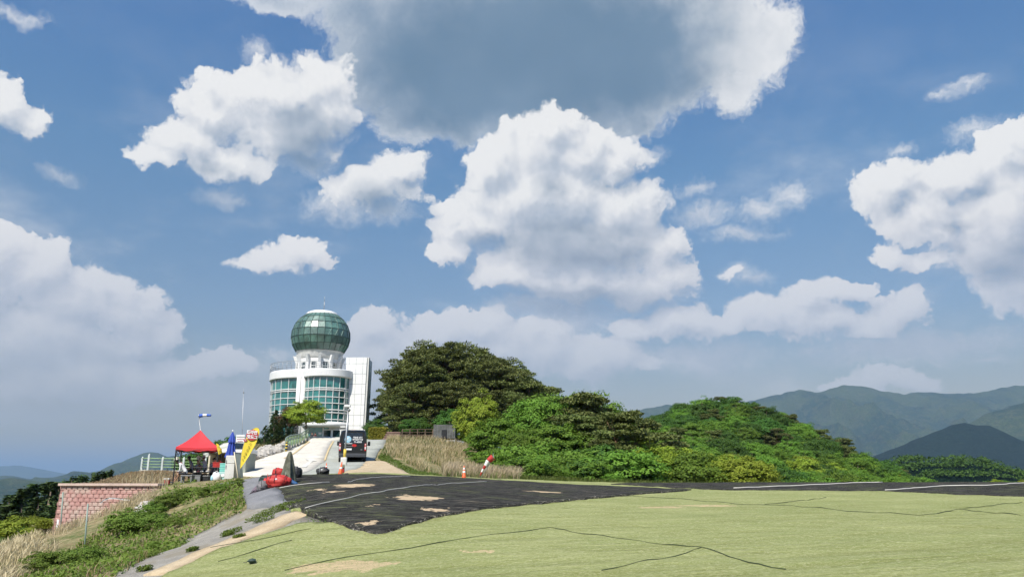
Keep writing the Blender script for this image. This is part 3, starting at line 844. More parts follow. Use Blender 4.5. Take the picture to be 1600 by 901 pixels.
ridge('mountain_ridge', [(600, 770), (780, 715), (930, 660), (960, 650), (985, 643), (1010, 636), (1040, 631), (1080, 633), (1140, 628), (1175, 624), (1210, 615), (1245, 608), (1270, 611), (1290, 607), (1312, 600), (1334, 598), (1352, 601), (1372, 610), (1392, 611), (1410, 613), (1450, 611), (1478, 613), (1520, 613), (1555, 607), (1580, 601), (1605, 597), (1660, 590), (1760, 600), (1900, 640)], 7200, 4200, 3000, M_MTN, spur=0.2, seed=1, nu=420, nv=110)
ridge('mountain_spur', [(1330, 770), (1400, 728), (1450, 700), (1500, 668), (1540, 645), (1575, 632), (1605, 624), (1660, 606), (1760, 590), (1900, 610), (2050, 700)], 4600, 1800, 1600, M_MTN, spur=0.2, seed=4, nu=260)
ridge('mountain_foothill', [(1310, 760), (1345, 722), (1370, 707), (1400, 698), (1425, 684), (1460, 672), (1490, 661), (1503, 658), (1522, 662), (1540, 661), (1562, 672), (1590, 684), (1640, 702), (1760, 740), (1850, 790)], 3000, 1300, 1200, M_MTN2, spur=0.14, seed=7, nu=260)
ridge('mountain_range', [(-420, 700), (-300, 715), (-160, 722), (-60, 738), (0, 742), (18, 742), (50, 748), (90, 744), (120, 738), (150, 737), (180, 727), (205, 714), (228, 704), (243, 703), (262, 711), (300, 708), (340, 703), (380, 705), (430, 712), (520, 720), (640, 735)], 6500, 3500, 2500, M_MTN, z_foot=-360, spur=0.16, seed=11, nu=320)
ridge('distant_mountains', [(-600, 712), (-420, 720), (-200, 728), (-40, 728), (0, 727), (30, 726), (60, 731), (90, 737), (120, 742), (200, 738), (330, 734), (600, 740), (800, 742), (1000, 740)], 16000, 5000, 4000, M_MTN, z_foot=-360, spur=0.1, seed=15, nu=260)
ridge('valley_hills', [(-420, 770), (-260, 764), (-120, 760), (-40, 752), (20, 744), (60, 750), (110, 752), (160, 762), (220, 770), (300, 775), (420, 790)], 3600, 1700, 1500, M_MTN, z_foot=-340, spur=0.16, seed=21, nu=240)

# ------------------------------------------------------------------ haze
def build_haze():
    m, nb = new_mat('haze_air')
    v = nb.node('ShaderNodeVolumePrincipled', {'Color': (0.37, 0.56, 0.82, 1), 'Density': HAZE_DENSITY, 'Anisotropy': 0.0})
    o = nb.node('ShaderNodeOutputMaterial', {'Volume': v.outputs[0]})
    mb = MB(); mb.box((0, 20000, 300.0), (66000, 60000, 1420.0))
    h = mb.build('haze', m); h['kind'] = 'stuff'
HAZE_DENSITY = 7.4e-5
build_haze()
# ------------------------------------------------------------------ common object materials
M_WHITE = flat_mat('white_metal_panel', (0.74, 0.745, 0.74), 0.45, 0.0, 0.5, 0.06, 0.6)
M_WHITE2 = flat_mat('white_render', (0.62, 0.62, 0.60), 0.7, 0.0, 0.3, 0.10, 1.5)
M_DARK = flat_mat('black_plastic', (0.018, 0.018, 0.020), 0.5, 0, 0.5, 0.2)
M_BLACKP = flat_mat('black_steel', (0.03, 0.03, 0.033), 0.45, 0.3)
M_STEEL = flat_mat('galvanised_steel', (0.42, 0.43, 0.44), 0.45, 0.6, 0.5, 0.15, 5.0)

def mat_glass(name, col_, rough=0.06, var=0.5, scale=0.35):
    "tinted reflective glazing seen in daylight; dim rooms behind give it uneven depth"
    m, nb = new_mat(name)
    co = nb.node('ShaderNodeTexCoord').outputs['Object']
    n = nb.noise(co, scale, 4.0, 0.6)
    v = nb.voronoi(co, 0.9, out='Color')
    c = nb.mixc(nb.maprange(n, 0.35, 0.65), tuple(x * (1 - var) for x in col_), tuple(x * (1 + var) for x in col_))
    vr = nb.node('ShaderNodeSeparateXYZ', (v,)).outputs[0]
    c = nb.mixc(0.5, c, nb.mixc(vr, tuple(x * .45 for x in col_), tuple(x * 1.7 for x in col_)))
    finish(nb, principled(nb, c, rough, 0.0, None, 0.9, **{'IOR': 1.6, 'Coat Weight': 0.6, 'Coat Roughness': rough}))
    return m
M_GLASS = mat_glass('teal_glazing', (0.028, 0.150, 0.142))
M_GLASS_D = mat_glass('dark_glazing', (0.010, 0.030, 0.032))
M_DOME = mat_glass('green_dome_glass', (0.070, 0.150, 0.120), 0.42, 0.5, 0.5)
M_DOME_FR = flat_mat('dome_frame', (0.045, 0.08, 0.07), 0.5, 0.3)
M_DOME_IN = flat_mat('dome_lattice', (0.16, 0.26, 0.22), 0.5, 0.2)

def mat_panels():
    m, nb = new_mat('white_cladding_panels')
    co = nb.node('ShaderNodeTexCoord').outputs['Object']
    sep = nb.node('ShaderNodeSeparateXYZ', (co,))
    def line(x, per, w, off=0.0):
        f = nb.math('FRACT', nb.math('DIVIDE', nb.math('ADD', x, off), per))
        return nb.math('LESS_THAN', f, w / per)
    l = nb.math('MAXIMUM', line(sep.outputs[2], 1.42, 0.07), line(sep.outputs[0], 0.95, 0.05, 100.2))
    n = nb.noise(co, 0.7, 4.0)
    c = nb.mixc(nb.maprange(n, 0.3, 0.7), (0.80, 0.80, 0.78), (0.72, 0.73, 0.72))
    c = nb.mixc(l, c, (0.36, 0.37, 0.38))
    finish(nb, principled(nb, c, 0.4, 0, None, 0.5))
    return m
M_PANELS = mat_panels()

# ------------------------------------------------------------------ observatory tower
def build_tower():
    TY = 112.0
    px = lambda u, D=TY: P(u, 600, D)[0]
    zz = lambda v, D=TY: P(500, v, D)[2]
    z0 = 4.55
    cx, cyy = px(488), TY                     # main drum
    R1 = 5.72
    c2x, c2y, R2 = px(512.5, 108.0), 108.0, 3.28     # the glazed bay in front
    t = empty('observatory_tower', (cx, cyy, z0), 0, 'white round observatory tower with green glass globe on top and glazed drum storeys', 'tower')
    O = Vector((cx, cyy, z0))
    def bl(mb, name, mats, parent=t):
        o = mb.build(name, mats, parent)
        for v in o.data.vertices: v.co -= O
        return o
    zr = lambda v: zz(v, 106.5)
    z_roof, z_gl_top = zr(577), zr(590)
    taper = lambda z: 0.955 + 0.045 * (z - z0) / (z_roof - z0)
    # --- main drum: left glazed arc
    rows = [zr(v) for v in (590, 607.5, 611, 621.5, 631, 641, 646, 656)] 
    def ring_pts(c, Rr, a0, a1, z, n): return [(c[0] + Rr * math.cos(a0 + (a1 - a0) * k / n), c[1] + Rr * math.sin(a0 + (a1 - a0) * k / n), z) for k in range(n + 1)]
    def glazed(c, Rr, a0, a1, nm, bot, gl_name, fr_name, tp=True):
        g = MB(); f = MB()
        f2 = lambda z: taper(z) if tp else 1.0
        zs = [bot] + [z for z in rows[::-1] if z > bot + 0.2] 
        # glass
        prof = [(Rr * f2(z) - 0.05, z) for z in (bot, z_gl_top + 0.1)]
        g.lathe(prof, nm * 2, (c[0], c[1], 0), a0, a1, smooth=False)
        # mullions
        for k in range(nm + 1):
            w = a0 + (a1 - a0) * k / nm
            f.tube([(c[0] + Rr * f2(bot) * math.cos(w), c[1] + Rr * f2(bot) * math.sin(w), bot), (c[0] + Rr * f2(z_gl_top) * math.cos(w), c[1] + Rr * f2(z_gl_top) * math.sin(w), z_gl_top)], 0.055, 4, smooth=False)
        for z in [bot] + rows:
            if z < bot - 0.01: continue
            f.tube(ring_pts(c, Rr * f2(z), a0, a1, z, nm * 3), 0.055, 4, smooth=False)
        # solid spandrels between storeys
        for a, b in ((rows[2], rows[1]), (rows[6], rows[5])):
            f.tube(ring_pts(c, Rr * f2(a), a0, a1, a + .03, nm * 3), 0.065, 4, smooth=False)
            f.tube(ring_pts(c, Rr * f2(b), a0, a1, b - .03, nm * 3), 0.065, 4, smooth=False)
        bl(g, gl_name, M_GLASS); bl(f, fr_name, M_WHITE)
    glazed((cx, cyy), R1, R(184), R(264), 6, z0 + 0.6, 'window', 'window_frame')
    glazed((c2x, c2y), R2, R(200), R(376), 11, zr(660), 'window', 'window_frame', tp=False)
    # white walls: back and right of the drum, column pair between the two glazed arcs
    w = MB()
    w.lathe([(R1 * taper(z) - .02, z) for z in (z0 - 1.5, z_gl_top + .1)], 40, (cx, cyy, 0), R(274), R(550), smooth=True)
    bl(w, 'wall', M_WHITE2)
    w = MB()
    for a_ in (266.5, 272.5):
        ca = R(a_); w.tube([(cx + (R1 + .1) * math.cos(ca), cyy + (R1 + .1) * math.sin(ca), z0 - .5), (cx + (R1 + .15) * math.cos(ca), cyy + (R1 + .15) * math.sin(ca), z_gl_top + .05)], 0.28, 10)
    bl(w, 'column', M_WHITE)
    w = MB(); w.lathe([(R1 * .96, z0 - 1.5), (R1 * .962, z0 + .62), (R1 * .965 - .3, z0 + .62)], 30, (cx, cyy, 0), R(184), R(274), smooth=True)
    bl(w, 'plinth', M_WHITE2)
    # roof slab of the drum + of the bay (white fascia)
    f = MB()
    f.lathe([(0.05, z_gl_top + .02), (R1 + .25, z_gl_top + .02), (R1 + .27, z_gl_top + .12), (R1 + .27, z_roof - .12), (R1 + .2, z_roof), (0.05, z_roof + .01)], 96, (cx, cyy, 0), smooth=False)
    bl(f, 'roof_slab', M_WHITE)
    f = MB()
    f.lathe([(0.05, z_gl_top - .03), (R2 + .2, z_gl_top - .03), (R2 + .34, z_gl_top + .08), (R2 + .34, z_roof - .2), (R2 + .26, z_roof - .1), (0.05, z_roof - .09)], 72, (c2x, c2y, 0), smooth=False)
    bl(f, 'roof_slab', M_WHITE)
    # terrace railing
    r_ = MB()
    for hgt in (.3, .6, .9, 1.15):
        r_.tube(ring_pts((cx, cyy), R1 + .22, R(0), R(360), z_roof + hgt, 72), 0.022 if hgt < 1 else .035, 5, cap=False)
    for k in range(48):
        wv = 2 * PI * k / 48
        p = Vector((cx + (R1 + .22) * math.cos(wv), cyy + (R1 + .22) * math.sin(wv), z_roof - .02))
        r_.tube([p, p + Vector((0, 0, 1.17))], 0.025, 5)
    bl(r_, 'railing', M_STEEL)
    # --- neck drum below the globe
    gx_, gy_ = P(501.5, 526, TY - 1.5)[0], TY - 1.5
    zc = P(501, 526, gy_)[2]; RS = 45.5 / FPX * gy_ * 1.0
    z_n0, z_n1 = z_roof - .05, P(501, 562, gy_ - 2.5)[2]
    Rn = 2.95
    n_ = MB(); n_.lathe([(Rn, z_n0), (Rn, z_n1 + .3)], 40, (gx_, gy_, 0)); bl(n_, 'neck_wall', M_WHITE)
    for k in range(12):                          # fins that carry the globe
        wv = R(270 + 14 + k * 30)
        d = Vector((math.cos(wv), math.sin(wv), 0)); s_ = Vector((-d.y, d.x, 0)) * .19
        q = Vector((gx_, gy_, 0))
        pr = [(Rn - .1, z_n0), (Rn + .30, z_n0), (Rn + .32, z_n1 - .3), (Rn + .75, z_n1 + .75), (Rn - .1, z_n1 + .75)]
        fb = MB()
        a = [q + d * r + Vector((0, 0, z)) - s_ for r, z in pr]
        fb.poly(a, 0.38, s_); bl(fb, 'fin', M_WHITE)
    for k in range(12):                          # windows between fins
        wv = R(270 - 1 + k * 30); d = Vector((math.cos(wv), math.sin(wv), 0)); s_ = Vector((-d.y, d.x, 0))
        q = Vector((gx_, gy_, 0)) + d * (Rn + .035)
        wd = .40 if k % 4 else .34
        hb, ht = z_n0 + .35, z_n1 - .25
        wb = MB(); wb.box(q + Vector((0, 0, (hb + ht) / 2)), (wd * 2, .05, ht - hb), rz=wv + PI / 2)
        wo = bl(wb, 'window', M_GLASS_D)
        fb = MB()
        for s2 in (-1, 1): fb.box(q + s_ * wd * s2 + d * .03 + Vector((0, 0, (hb + ht) / 2)), (.08, .10, ht - hb + .1), rz=wv + PI / 2)
        for zf in (hb, ht, hb + (ht - hb) * .42): fb.box(q + d * .034 + Vector((0, 0, zf)), (wd * 2, .09, .09), rz=wv + PI / 2)
        fo = bl(fb, 'frame', M_WHITE, t); fo.parent = wo
    # --- globe
    th_cap, th_bot = R(33), R(126)
    zl = lambda th: (RS * math.sin(th), zc + RS * math.cos(th) * (.91 if th < PI / 2 else .95))
    nb_, ns = 6, 26
    ths = [th_cap + (th_bot - th_cap) * i / nb_ for i in range(nb_ + 1)]
    # bands: upright facets whose lower rim overhangs a little, as on the real globe
    g = MB()
    for i in range(nb_):
        (ra, za), (rb, zb) = zl(ths[i]), zl(ths[i + 1])
        for k in range(ns):
            w0, w1 = 2 * PI * k / ns, 2 * PI * (k + 1) / ns
            rnd = random.Random(i * 100 + k)
            tl = rnd.uniform(-.008, .008); tv = rnd.uniform(-.006, .006)
            vs = []
            for (r, z, w, sg, sv) in ((ra, za, w0, -1, 1), (ra, za, w1, 1, 1), (rb, zb, w1, 1, -1), (rb, zb, w0, -1, -1)):
                rr = r * (1 + tl * .5 * sg + tv * .5 * sv)
                vs.append((gx_ + rr * math.cos(w), gy_ + rr * math.sin(w), z))
            g.add(vs, [(0, 3, 2, 1)], False)
    bl(g, 'globe_glass', M_DOME)
    f = MB()
    for i, th in enumerate(ths):
        r, z = zl(th)
        f.tube([(gx_ + (r + .03) * math.cos(2 * PI * k / ns), gy_ + (r + .03) * math.sin(2 * PI * k / ns), z) for k in range(ns + 1)], 0.035, 4, cap=False, smooth=False)
    for k in range(ns):
        w0 = 2 * PI * k / ns
        f.tube([(gx_ + (zl(th)[0] + .03) * math.cos(w0), gy_ + (zl(th)[0] + .03) * math.sin(w0), zl(th)[1]) for th in ths], 0.03, 4, smooth=False)
    bl(f, 'globe_frame', M_DOME_FR)
    f = MB()                                     # diagonal lattice that shows through the panes
    for i in range(nb_):
        (ra, za), (rb, zb) = zl(ths[i]), zl(ths[i + 1])
        for k in range(ns):
            w0, w1 = 2 * PI * k / ns, 2 * PI * (k + 1) / ns; wm = (w0 + w1) / 2
            e = .035
            A = lambda r, w, z: (gx_ + (r + e) * math.cos(w), gy_ + (r + e) * math.sin(w), z)
            rm = math.cos(PI / ns)
            f.tube([A(ra, w0, za), A(rb * rm, wm, zb)], 0.016, 3, cap=False, smooth=False)
            f.tube([A(rb * rm, wm, zb), A(ra, w1, za)], 0.016, 3, cap=False, smooth=False)
    bl(f, 'globe_lattice', M_DOME_IN)
    r, z = zl(th_cap)
    c_ = MB(); c_.lathe([(r + .06, z - .04), (r + .06, z + .06)] + [(r * math.cos(a), z + .06 + .62 * math.sin(a)) for a in (R(20), R(40), R(60), R(80), R(89.5))], 40, (gx_, gy_, 0))
    bl(c_, 'globe_cap', M_WHITE)
    r, z = zl(th_bot)
    c_ = MB(); c_.lathe([(r + .05, z + .03), (r - .02, z - .06), (RS * .75, z - .45), (Rn + .15, z - .95), (Rn, z - 1.15), (Rn - .1, z - 1.15)], 40, (gx_, gy_, 0))
    bl(c_, 'globe_base', M_WHITE2)
    top = P(504, 463, gy_)[2]
    c_ = MB(); c_.tube([(gx_ + .2, gy_, zc + RS * .95), (gx_ + .2, gy_, top - .8)], .055, 6); c_.tube([(gx_ + .2, gy_, top - .8), (gx_ + .2, gy_, top)], .03, 6)
    bl(c_, 'spire', M_STEEL)
    # --- entrance under the bay
    e = MB()
    e.lathe([(0.05, zr(660)), (R2 + .1, zr(660)), (R2 + .1, zr(667)), (0.05, zr(667))], 40, (c2x, c2y, 0)); bl(e, 'base_band', M_WHITE)
    e = MB(); zb_ = zr(667)
    e.box((c2x + .1, c2y + .2, (z0 + zb_) / 2 - .05), (6.3, 4.5, zb_ - z0 + .2)); bl(e, 'entrance_wall', M_WHITE2)
    yf = c2y + .2 - 2.25
    e = MB(); e.box((px(501, yf), yf - .06, z0 + 1.30), (3.0, .06, 2.6)); bl(e, 'entrance_glass', M_GLASS)
    xd = px(523, yf)
    for s2 in (-1, 1):
        d_ = MB(); d_.box((xd + s2 * .62, yf - .07, z0 + 1.1), (1.05, .06, 2.2)); do = bl(d_, 'door', M_GLASS_D)
        fr = MB()
        for s3 in (-1, 1): fr.box((xd + s2 * .62 + s3 * .55, yf - .10, z0 + 1.1), (.13, .10, 2.26))
        for zf in (z0 + .06, z0 + 2.24): fr.box((xd + s2 * .62, yf - .104, zf), (.97, .09, .12))
        fo = bl(fr, 'frame', M_WHITE, t); fo.parent = do
    fr = MB(); fr.box((px(512, yf), yf - .12, z0 + 2.62), (5.4, .12, .14)); fr.box((px(509.5, yf), yf - .12, z0 + 1.3), (.14, .12, 2.6)); fr.box((px(486, yf), yf - .12, z0 + 1.3), (.14, .12, 2.6))
    bl(fr, 'entrance_frame', M_WHITE)
    n_ = MB(); n_.box((px(504.8, yf), yf - .10, z0 + 1.75), (.42, .02, .3)); bl(n_, 'notice', M_WHITE)
    # --- leaning white cladding fin on the right
    yw = 107.2
    A = [P(u, v, yw) for u, v in ((541, 558), (573.5, 558), (565, 706), (541.5, 706))]
    f = MB(); f.poly([(a[0], yw, a[2]) for a in A], 4.2, (0.0, 1, 0))
    bl(f, 'cladding_fin', M_PANELS)
    f = MB(); a0_, a1_ = Vector(A[1]), Vector(A[2])
    f.poly([a0_ + Vector((.003, .15, .02)), a0_ + Vector((.28, .15, .02)), a1_ + Vector((.28, .15, 0)), a1_ + Vector((.003, .15, 0))], .8, (0, 1, 0)); bl(f, 'fin_edge', M_WHITE2)
build_tower()
# ------------------------------------------------------------------ vegetation
def mat_leaf(name, a, b, c=None, trans=0.30, scale=0.8):
    k = 0.92 if 'straw' in name else 0.93
    c = c or tuple(x * 1.5 for x in b)
    a, b, c = [tuple(x * k for x in q) for q in (a, b, c)]
    m, nb = new_mat(name)
    oi = nb.node('ShaderNodeObjectInfo')
    co = nb.node('ShaderNodeTexCoord').outputs['Object']
    geo = nb.node('ShaderNodeNewGeometry')
    n = nb.noise(co, scale, 3.0, 0.6)
    col_ = nb.mixc(nb.maprange(n, 0.35, 0.65), a, b)
    col_ = nb.mixc(nb.math('MULTIPLY', geo.outputs['Random Per Island'], 0.75), col_, c or tuple(x * 1.5 for x in b))
    hs = nb.node('ShaderNodeHueSaturation', {'Hue': nb.maprange(oi.outputs['Random'], 0, 1, 0.487, 0.512, smooth=False), 'Value': nb.maprange(oi.outputs['Random'], 0, 1, 0.78, 1.22, smooth=False), 'Color': col_})
    p = principled(nb, hs.outputs[0], 0.65, 0, None, 0.25)
    t = nb.node('ShaderNodeBsdfTranslucent', {'Color': hs.outputs[0]}).outputs[0]
    finish(nb, nb.node('ShaderNodeMixShader', (trans, p, t)).outputs[0])
    return m
M_LEAF = mat_leaf('broad_leaf_green', (0.082, 0.185, 0.018), (0.126, 0.245, 0.025), (0.19, 0.31, 0.04))
M_LEAF_Y = mat_leaf('fresh_yellow_green_leaf', (0.175, 0.26, 0.018), (0.24, 0.32, 0.028), (0.31, 0.36, 0.045))
M_LEAF_D = mat_leaf('dark_green_leaf', (0.040, 0.108, 0.016), (0.064, 0.150, 0.022), (0.10, 0.195, 0.03))
M_NEEDLE = mat_leaf('pine_needle', (0.088, 0.118, 0.028), (0.132, 0.165, 0.040), (0.20, 0.225, 0.072), 0.22, 0.6)
M_CONIF = mat_leaf('dark_conifer_needle', (0.035, 0.068, 0.020), (0.055, 0.095, 0.026), (0.085, 0.125, 0.036), 0.12, 0.8)
M_RED = mat_leaf('reddish_maple_leaf', (0.10, 0.045, 0.025), (0.13, 0.085, 0.03), (0.16, 0.12, 0.04))
M_STRAW = mat_leaf('dry_grass_straw', (0.46, 0.37, 0.21), (0.58, 0.48, 0.30), (0.68, 0.59, 0.40), 0.25, 1.5)
M_STRAW_D = mat_leaf('brown_grass_straw', (0.27, 0.19, 0.10), (0.38, 0.28, 0.155), (0.50, 0.40, 0.25), 0.25, 1.5)
M_GRASS = mat_leaf('green_grass_blade', (0.075, 0.13, 0.022), (0.11, 0.17, 0.03), (0.17, 0.215, 0.05), 0.3, 1.5)
M_WEED = mat_leaf('weed_leaf', (0.085, 0.165, 0.018), (0.13, 0.21, 0.025), (0.20, 0.275, 0.05), 0.3, 1.2)
def mat_bark(name, a, b):
    m, nb = new_mat(name)
    co = nb.node('ShaderNodeTexCoord').outputs['Object']
    n = nb.noise(co, 6.0, 5.0, 0.7, 0.5)
    finish(nb, principled(nb, nb.mixc(nb.maprange(n, .35, .65), a, b), 0.9, 0, bump(nb, n, 0.8, 0.04), 0.2)); return m
M_BARK = mat_bark('grey_brown_bark', (0.10, 0.075, 0.055), (0.21, 0.165, 0.125))
M_PBARK = mat_bark('red_pine_bark', (0.13, 0.075, 0.045), (0.26, 0.165, 0.10))

def rng(seed): return np.random.default_rng(seed)
def quads(C, N, U, L, W, bend=0.0):
    "leaf quads: centres C, normals N, long axes U (unit), half length L, half width W"
    N = N / (np.linalg.norm(N, axis=1, keepdims=True) + 1e-9)
    U = U - N * (U * N).sum(1, keepdims=True); U /= (np.linalg.norm(U, axis=1, keepdims=True) + 1e-9)
    S = np.cross(N, U)
    L = np.broadcast_to(np.asarray(L, float), (len(C),))[:, None]; W = np.broadcast_to(np.asarray(W, float), (len(C),))[:, None]
    V = np.stack([C - U * L, C + S * W - U * L * .1, C + U * L, C - S * W - U * L * .1], 1)     # pointed lozenge
    return V.reshape(-1, 3)
def quad_mesh(name, V):
    n = len(V) // 4
    return np_mesh(name, V, np.arange(4 * n).reshape(n, 4), False)
def sphere_pts(g, n, up=-1.0):
    d = g.normal(size=(int(n * 3) + 20, 3)); d /= np.linalg.norm(d, axis=1, keepdims=True)
    d = d[d[:, 2] > up][:n]
    return d

def broadleaf_crown(name, seed, rad, hgt, z0, n_cl, per, leaf, lumps=0.22):
    "leaf clumps spread over and through an uneven crown: radius rad, from z0 up by hgt"
    g = rng(seed); out = []
    c0 = np.array([0, 0, z0 + hgt * 0.5])
    off = g.uniform(0, 50, 3)
    for i in range(n_cl):
        d = sphere_pts(g, 1, -0.75)[0]
        f = 1 + lumps * 2.0 * mnoise.noise(Vector(d * 2.1 + off))
        depth = g.uniform(0.55, 1.0) ** 0.6
        c = c0 + d * np.array([rad, rad, hgt * 0.5]) * f * depth * 0.88
        cr = rad * g.uniform(0.12, 0.235)
        dd = sphere_pts(g, per, -0.45)
        rr = g.uniform(0.55, 1.08, (len(dd), 1))
        C = c + dd * rr * cr * np.array([1.15, 1.15, 0.72])
        N = dd + d * 0.6 + np.array([0, 0, 0.55]) + g.normal(size=dd.shape) * 0.55
        U = g.normal(size=dd.shape) + np.array([0, 0, -0.3])
        s = leaf * g.uniform(0.6, 1.25, len(dd))
        out.append(quads(C, N, U, s, s * 0.62))
    return quad_mesh(name, np.concatenate(out))

def trunk_mb(h, r, seed=0, bend=0.25, limbs=5, crown_r=2.5, z1=None):
    rnd = random.Random(seed); mb = MB()
    pts, rs = [], []
    bx, by = rnd.uniform(-bend, bend), rnd.uniform(-bend, bend)
    n = 7
    for i in range(n + 1):
        t = i / n
        pts.append((bx * h * .3 * t * t + .05 * math.sin(5 * t + seed), by * h * .3 * t * t, -0.6 + (h + .6) * t)); rs.append(r * (1.25 if i == 0 else 1 - .72 * t))
    mb.tube(pts, rs, 8)
    for k in range(limbs):
        t = rnd.uniform(.38, .85); i = int(t * n); p = Vector(pts[i])
        a = rnd.uniform(0, 2 * PI); L = crown_r * rnd.uniform(.5, .85)
        q = p + Vector((math.cos(a) * L * .5, math.sin(a) * L * .5, h * .10)); e = p + Vector((math.cos(a) * L, math.sin(a) * L, h * rnd.uniform(.12, .28)))
        mb.tube([p, q, e], [rs[i] * .55, rs[i] * .38, rs[i] * .12], 6)
    return mb

def pine_parts(seed, h, spread, n_pl=38, z_lo=0.34, bend=0.5, per=620, dome=0.55):
    "red pine: leaning trunk, twisting limbs, flat layered plates of needles"
    rnd = random.Random(seed); g = rng(seed)
    mb = MB()
    pts, rs = [], []
    ax, ay = rnd.uniform(-bend, bend), rnd.uniform(-bend, bend)
    n = 9; r0 = 0.030 * h
    for i in range(n + 1):
        t = i / n
        pts.append(Vector((ax * h * .22 * math.sin(t * 2.6), ay * h * .22 * math.sin(t * 2.2 + .4), -.6 + (h * .88 + .6) * t))); rs.append(r0 * (1.2 if i == 0 else 1 - .78 * t))
    mb.tube(pts, rs, 9)
    out = []
    for k in range(n_pl):
        t = z_lo + (1 - z_lo) * (k + .5) / n_pl + rnd.uniform(-.03, .03)
        a = k * 2.399 + rnd.uniform(-.5, .5)
        tt = (t - z_lo) / (1 - z_lo)
        reach = spread * (math.sqrt(max(0.03, 1 - abs(tt) ** 2.4)) * (.75 + .25 * min(1, abs(tt) * 5))) * rnd.uniform(.45, 1.0)
        i = min(n - 1, int(t * .92 * n)); p = pts[i]
        c = Vector((p.x + math.cos(a) * reach, p.y + math.sin(a) * reach, h * (t * (1 - .08 * reach / spread)) ))
        mid = p.lerp(c, .5) + Vector((rnd.uniform(-.2, .2), rnd.uniform(-.2, .2), -.1))
        mb.tube([p, mid, c - Vector((0, 0, .12))], [rs[i] * .42, rs[i] * .28, .025], 5)
        for sub in range(rnd.choice((2, 3, 3, 4))):
            R_ = spread * rnd.uniform(.16, .30)
            cc = np.array([c.x, c.y, c.z]) + g.normal(size=3) * np.array([R_ * .8, R_ * .8, R_ * .22])
            dd = sphere_pts(g, per // 3, -.55)
            rr = g.uniform(.35, 1.0, (len(dd), 1)) ** .6
            C = cc + dd * rr * np.array([R_, R_, R_ * .36])
            N = g.normal(size=dd.shape) * .7 + np.array([0, 0, .9])
            U = dd * np.array([1, 1, .3]) + np.array([0, 0, .75]) + g.normal(size=dd.shape) * .45
            s = g.uniform(.10, .20, len(dd))
            out.append(quads(C, N, U, s, s * .46))
    return mb, quad_mesh('crown', np.concatenate(out))

def conifer_parts(seed, h, r, tiers=17, per=150):
    g = rng(seed); rnd = random.Random(seed)
    mb = MB(); mb.tube([(0, 0, -.5), (0.05, 0, h * .5), (0, .03, h * .97)], [.028 * h, .016 * h, .004 * h], 8)
    out = []
    for k in range(tiers):
        t = (k + .5) / tiers; z = h * (.10 + .90 * t); rr = r * (1 - t) ** .8 * rnd.uniform(.8, 1.1) + .12
        nb_ = max(4, int(9 * (1 - t) + 4))
        for b in range(nb_):
            a = rnd.uniform(0, 2 * PI); m = per // 3
            s = g.uniform(.15, 1.0, m) ** .7
            C = np.stack([np.cos(a) * rr * s, np.sin(a) * rr * s, z - .30 * rr * s + .10 * g.normal(size=m)], 1)
            C[:, :2] += g.normal(size=(m, 2)) * .15 * rr * (1.1 - s)[:, None]
            N = g.normal(size=(m, 3)) * .5 + np.array([0, 0, 1.0]); U = np.stack([np.cos(a) + g.normal(size=m) * .5, np.sin(a) + g.normal(size=m) * .5, g.normal(size=m) * .3 - .1], 1)
            L = g.uniform(.07, .15, m) * (h / 6) ** .4
            out.append(quads(C, N, U, L, L * .42))
    return mb, quad_mesh('crown', np.concatenate(out))

def make_tree(name, label, cat, group, tr, crown, mats, loc, rz=0, sc=1.0):
    t = empty(name, loc, rz, label, cat, group)
    t.scale = (sc, sc, sc) if not isinstance(sc, tuple) else sc
    if isinstance(tr, MB): o1 = tr.build('trunk', mats[0], t)
    else: o1 = link_mesh('trunk', tr, None, t)
    o2 = bpy.data.objects.new('crown', crown); o2.parent = t; col.objects.link(o2)
    if not len(crown.materials): crown.materials.append(mats[1])
    return t
def dup(src, loc, rz=0.0, sc=None, label=None, group=None):
    c = src.copy(); c.location = loc; c.rotation_euler = (0, 0, rz)
    if sc is not None: c.scale = sc if isinstance(sc, tuple) else (sc, sc, sc)
    if label: c['label'] = label
    if group: c['group'] = group
    col.objects.link(c)
    for ch in src.children:
        d = ch.copy(); d.parent = c; col.objects.link(d)
        for g_ in ch.children:
            e = g_.copy(); e.parent = d; col.objects.link(e)
    return c
def set_mesh_mat(t, crown_mat):
    "gives the crown of one copy its own leaf colour without touching the shared mesh"
    for ch in t.children:
        if ch.name.startswith('crown'):
            ch.material_slots[0].link = 'OBJECT'; ch.material_slots[0].material = crown_mat
    return t

# ---- prototypes (built once, first instance reused in place)
PINE = [pine_parts(11, 11.5, 4.8, 46), pine_parts(12, 12.5, 5.2, 50), pine_parts(13, 9.0, 4.2, 40, .22), pine_parts(14, 7.0, 3.6, 34, .12, .3)]
PINE = [(a.mesh('trunk'), b) for a, b in PINE]
for a, b in PINE: a.materials.append(M_PBARK); b.materials.append(M_NEEDLE)
BROAD = [(trunk_mb(5.0, .17, 21, .25, 6, 2.6).mesh('trunk'), broadleaf_crown('crown', 21, 3.1, 5.4, 1.0, 190, 90, .10)),
         (trunk_mb(6.0, .20, 22, .25, 6, 3.0).mesh('trunk'), broadleaf_crown('crown', 22, 3.5, 6.2, 1.2, 210, 90, .105)),
         (trunk_mb(4.2, .14, 23, .25, 5, 2.2).mesh('trunk'), broadleaf_crown('crown', 23, 2.7, 4.2, .9, 165, 85, .095)),
         (trunk_mb(6.5, .2, 24, .25, 6, 2.6).mesh('trunk'), broadleaf_crown('crown', 24, 2.9, 6.6, .8, 190, 90, .10))]
for a, b in BROAD: a.materials.append(M_BARK); b.materials.append(M_LEAF)
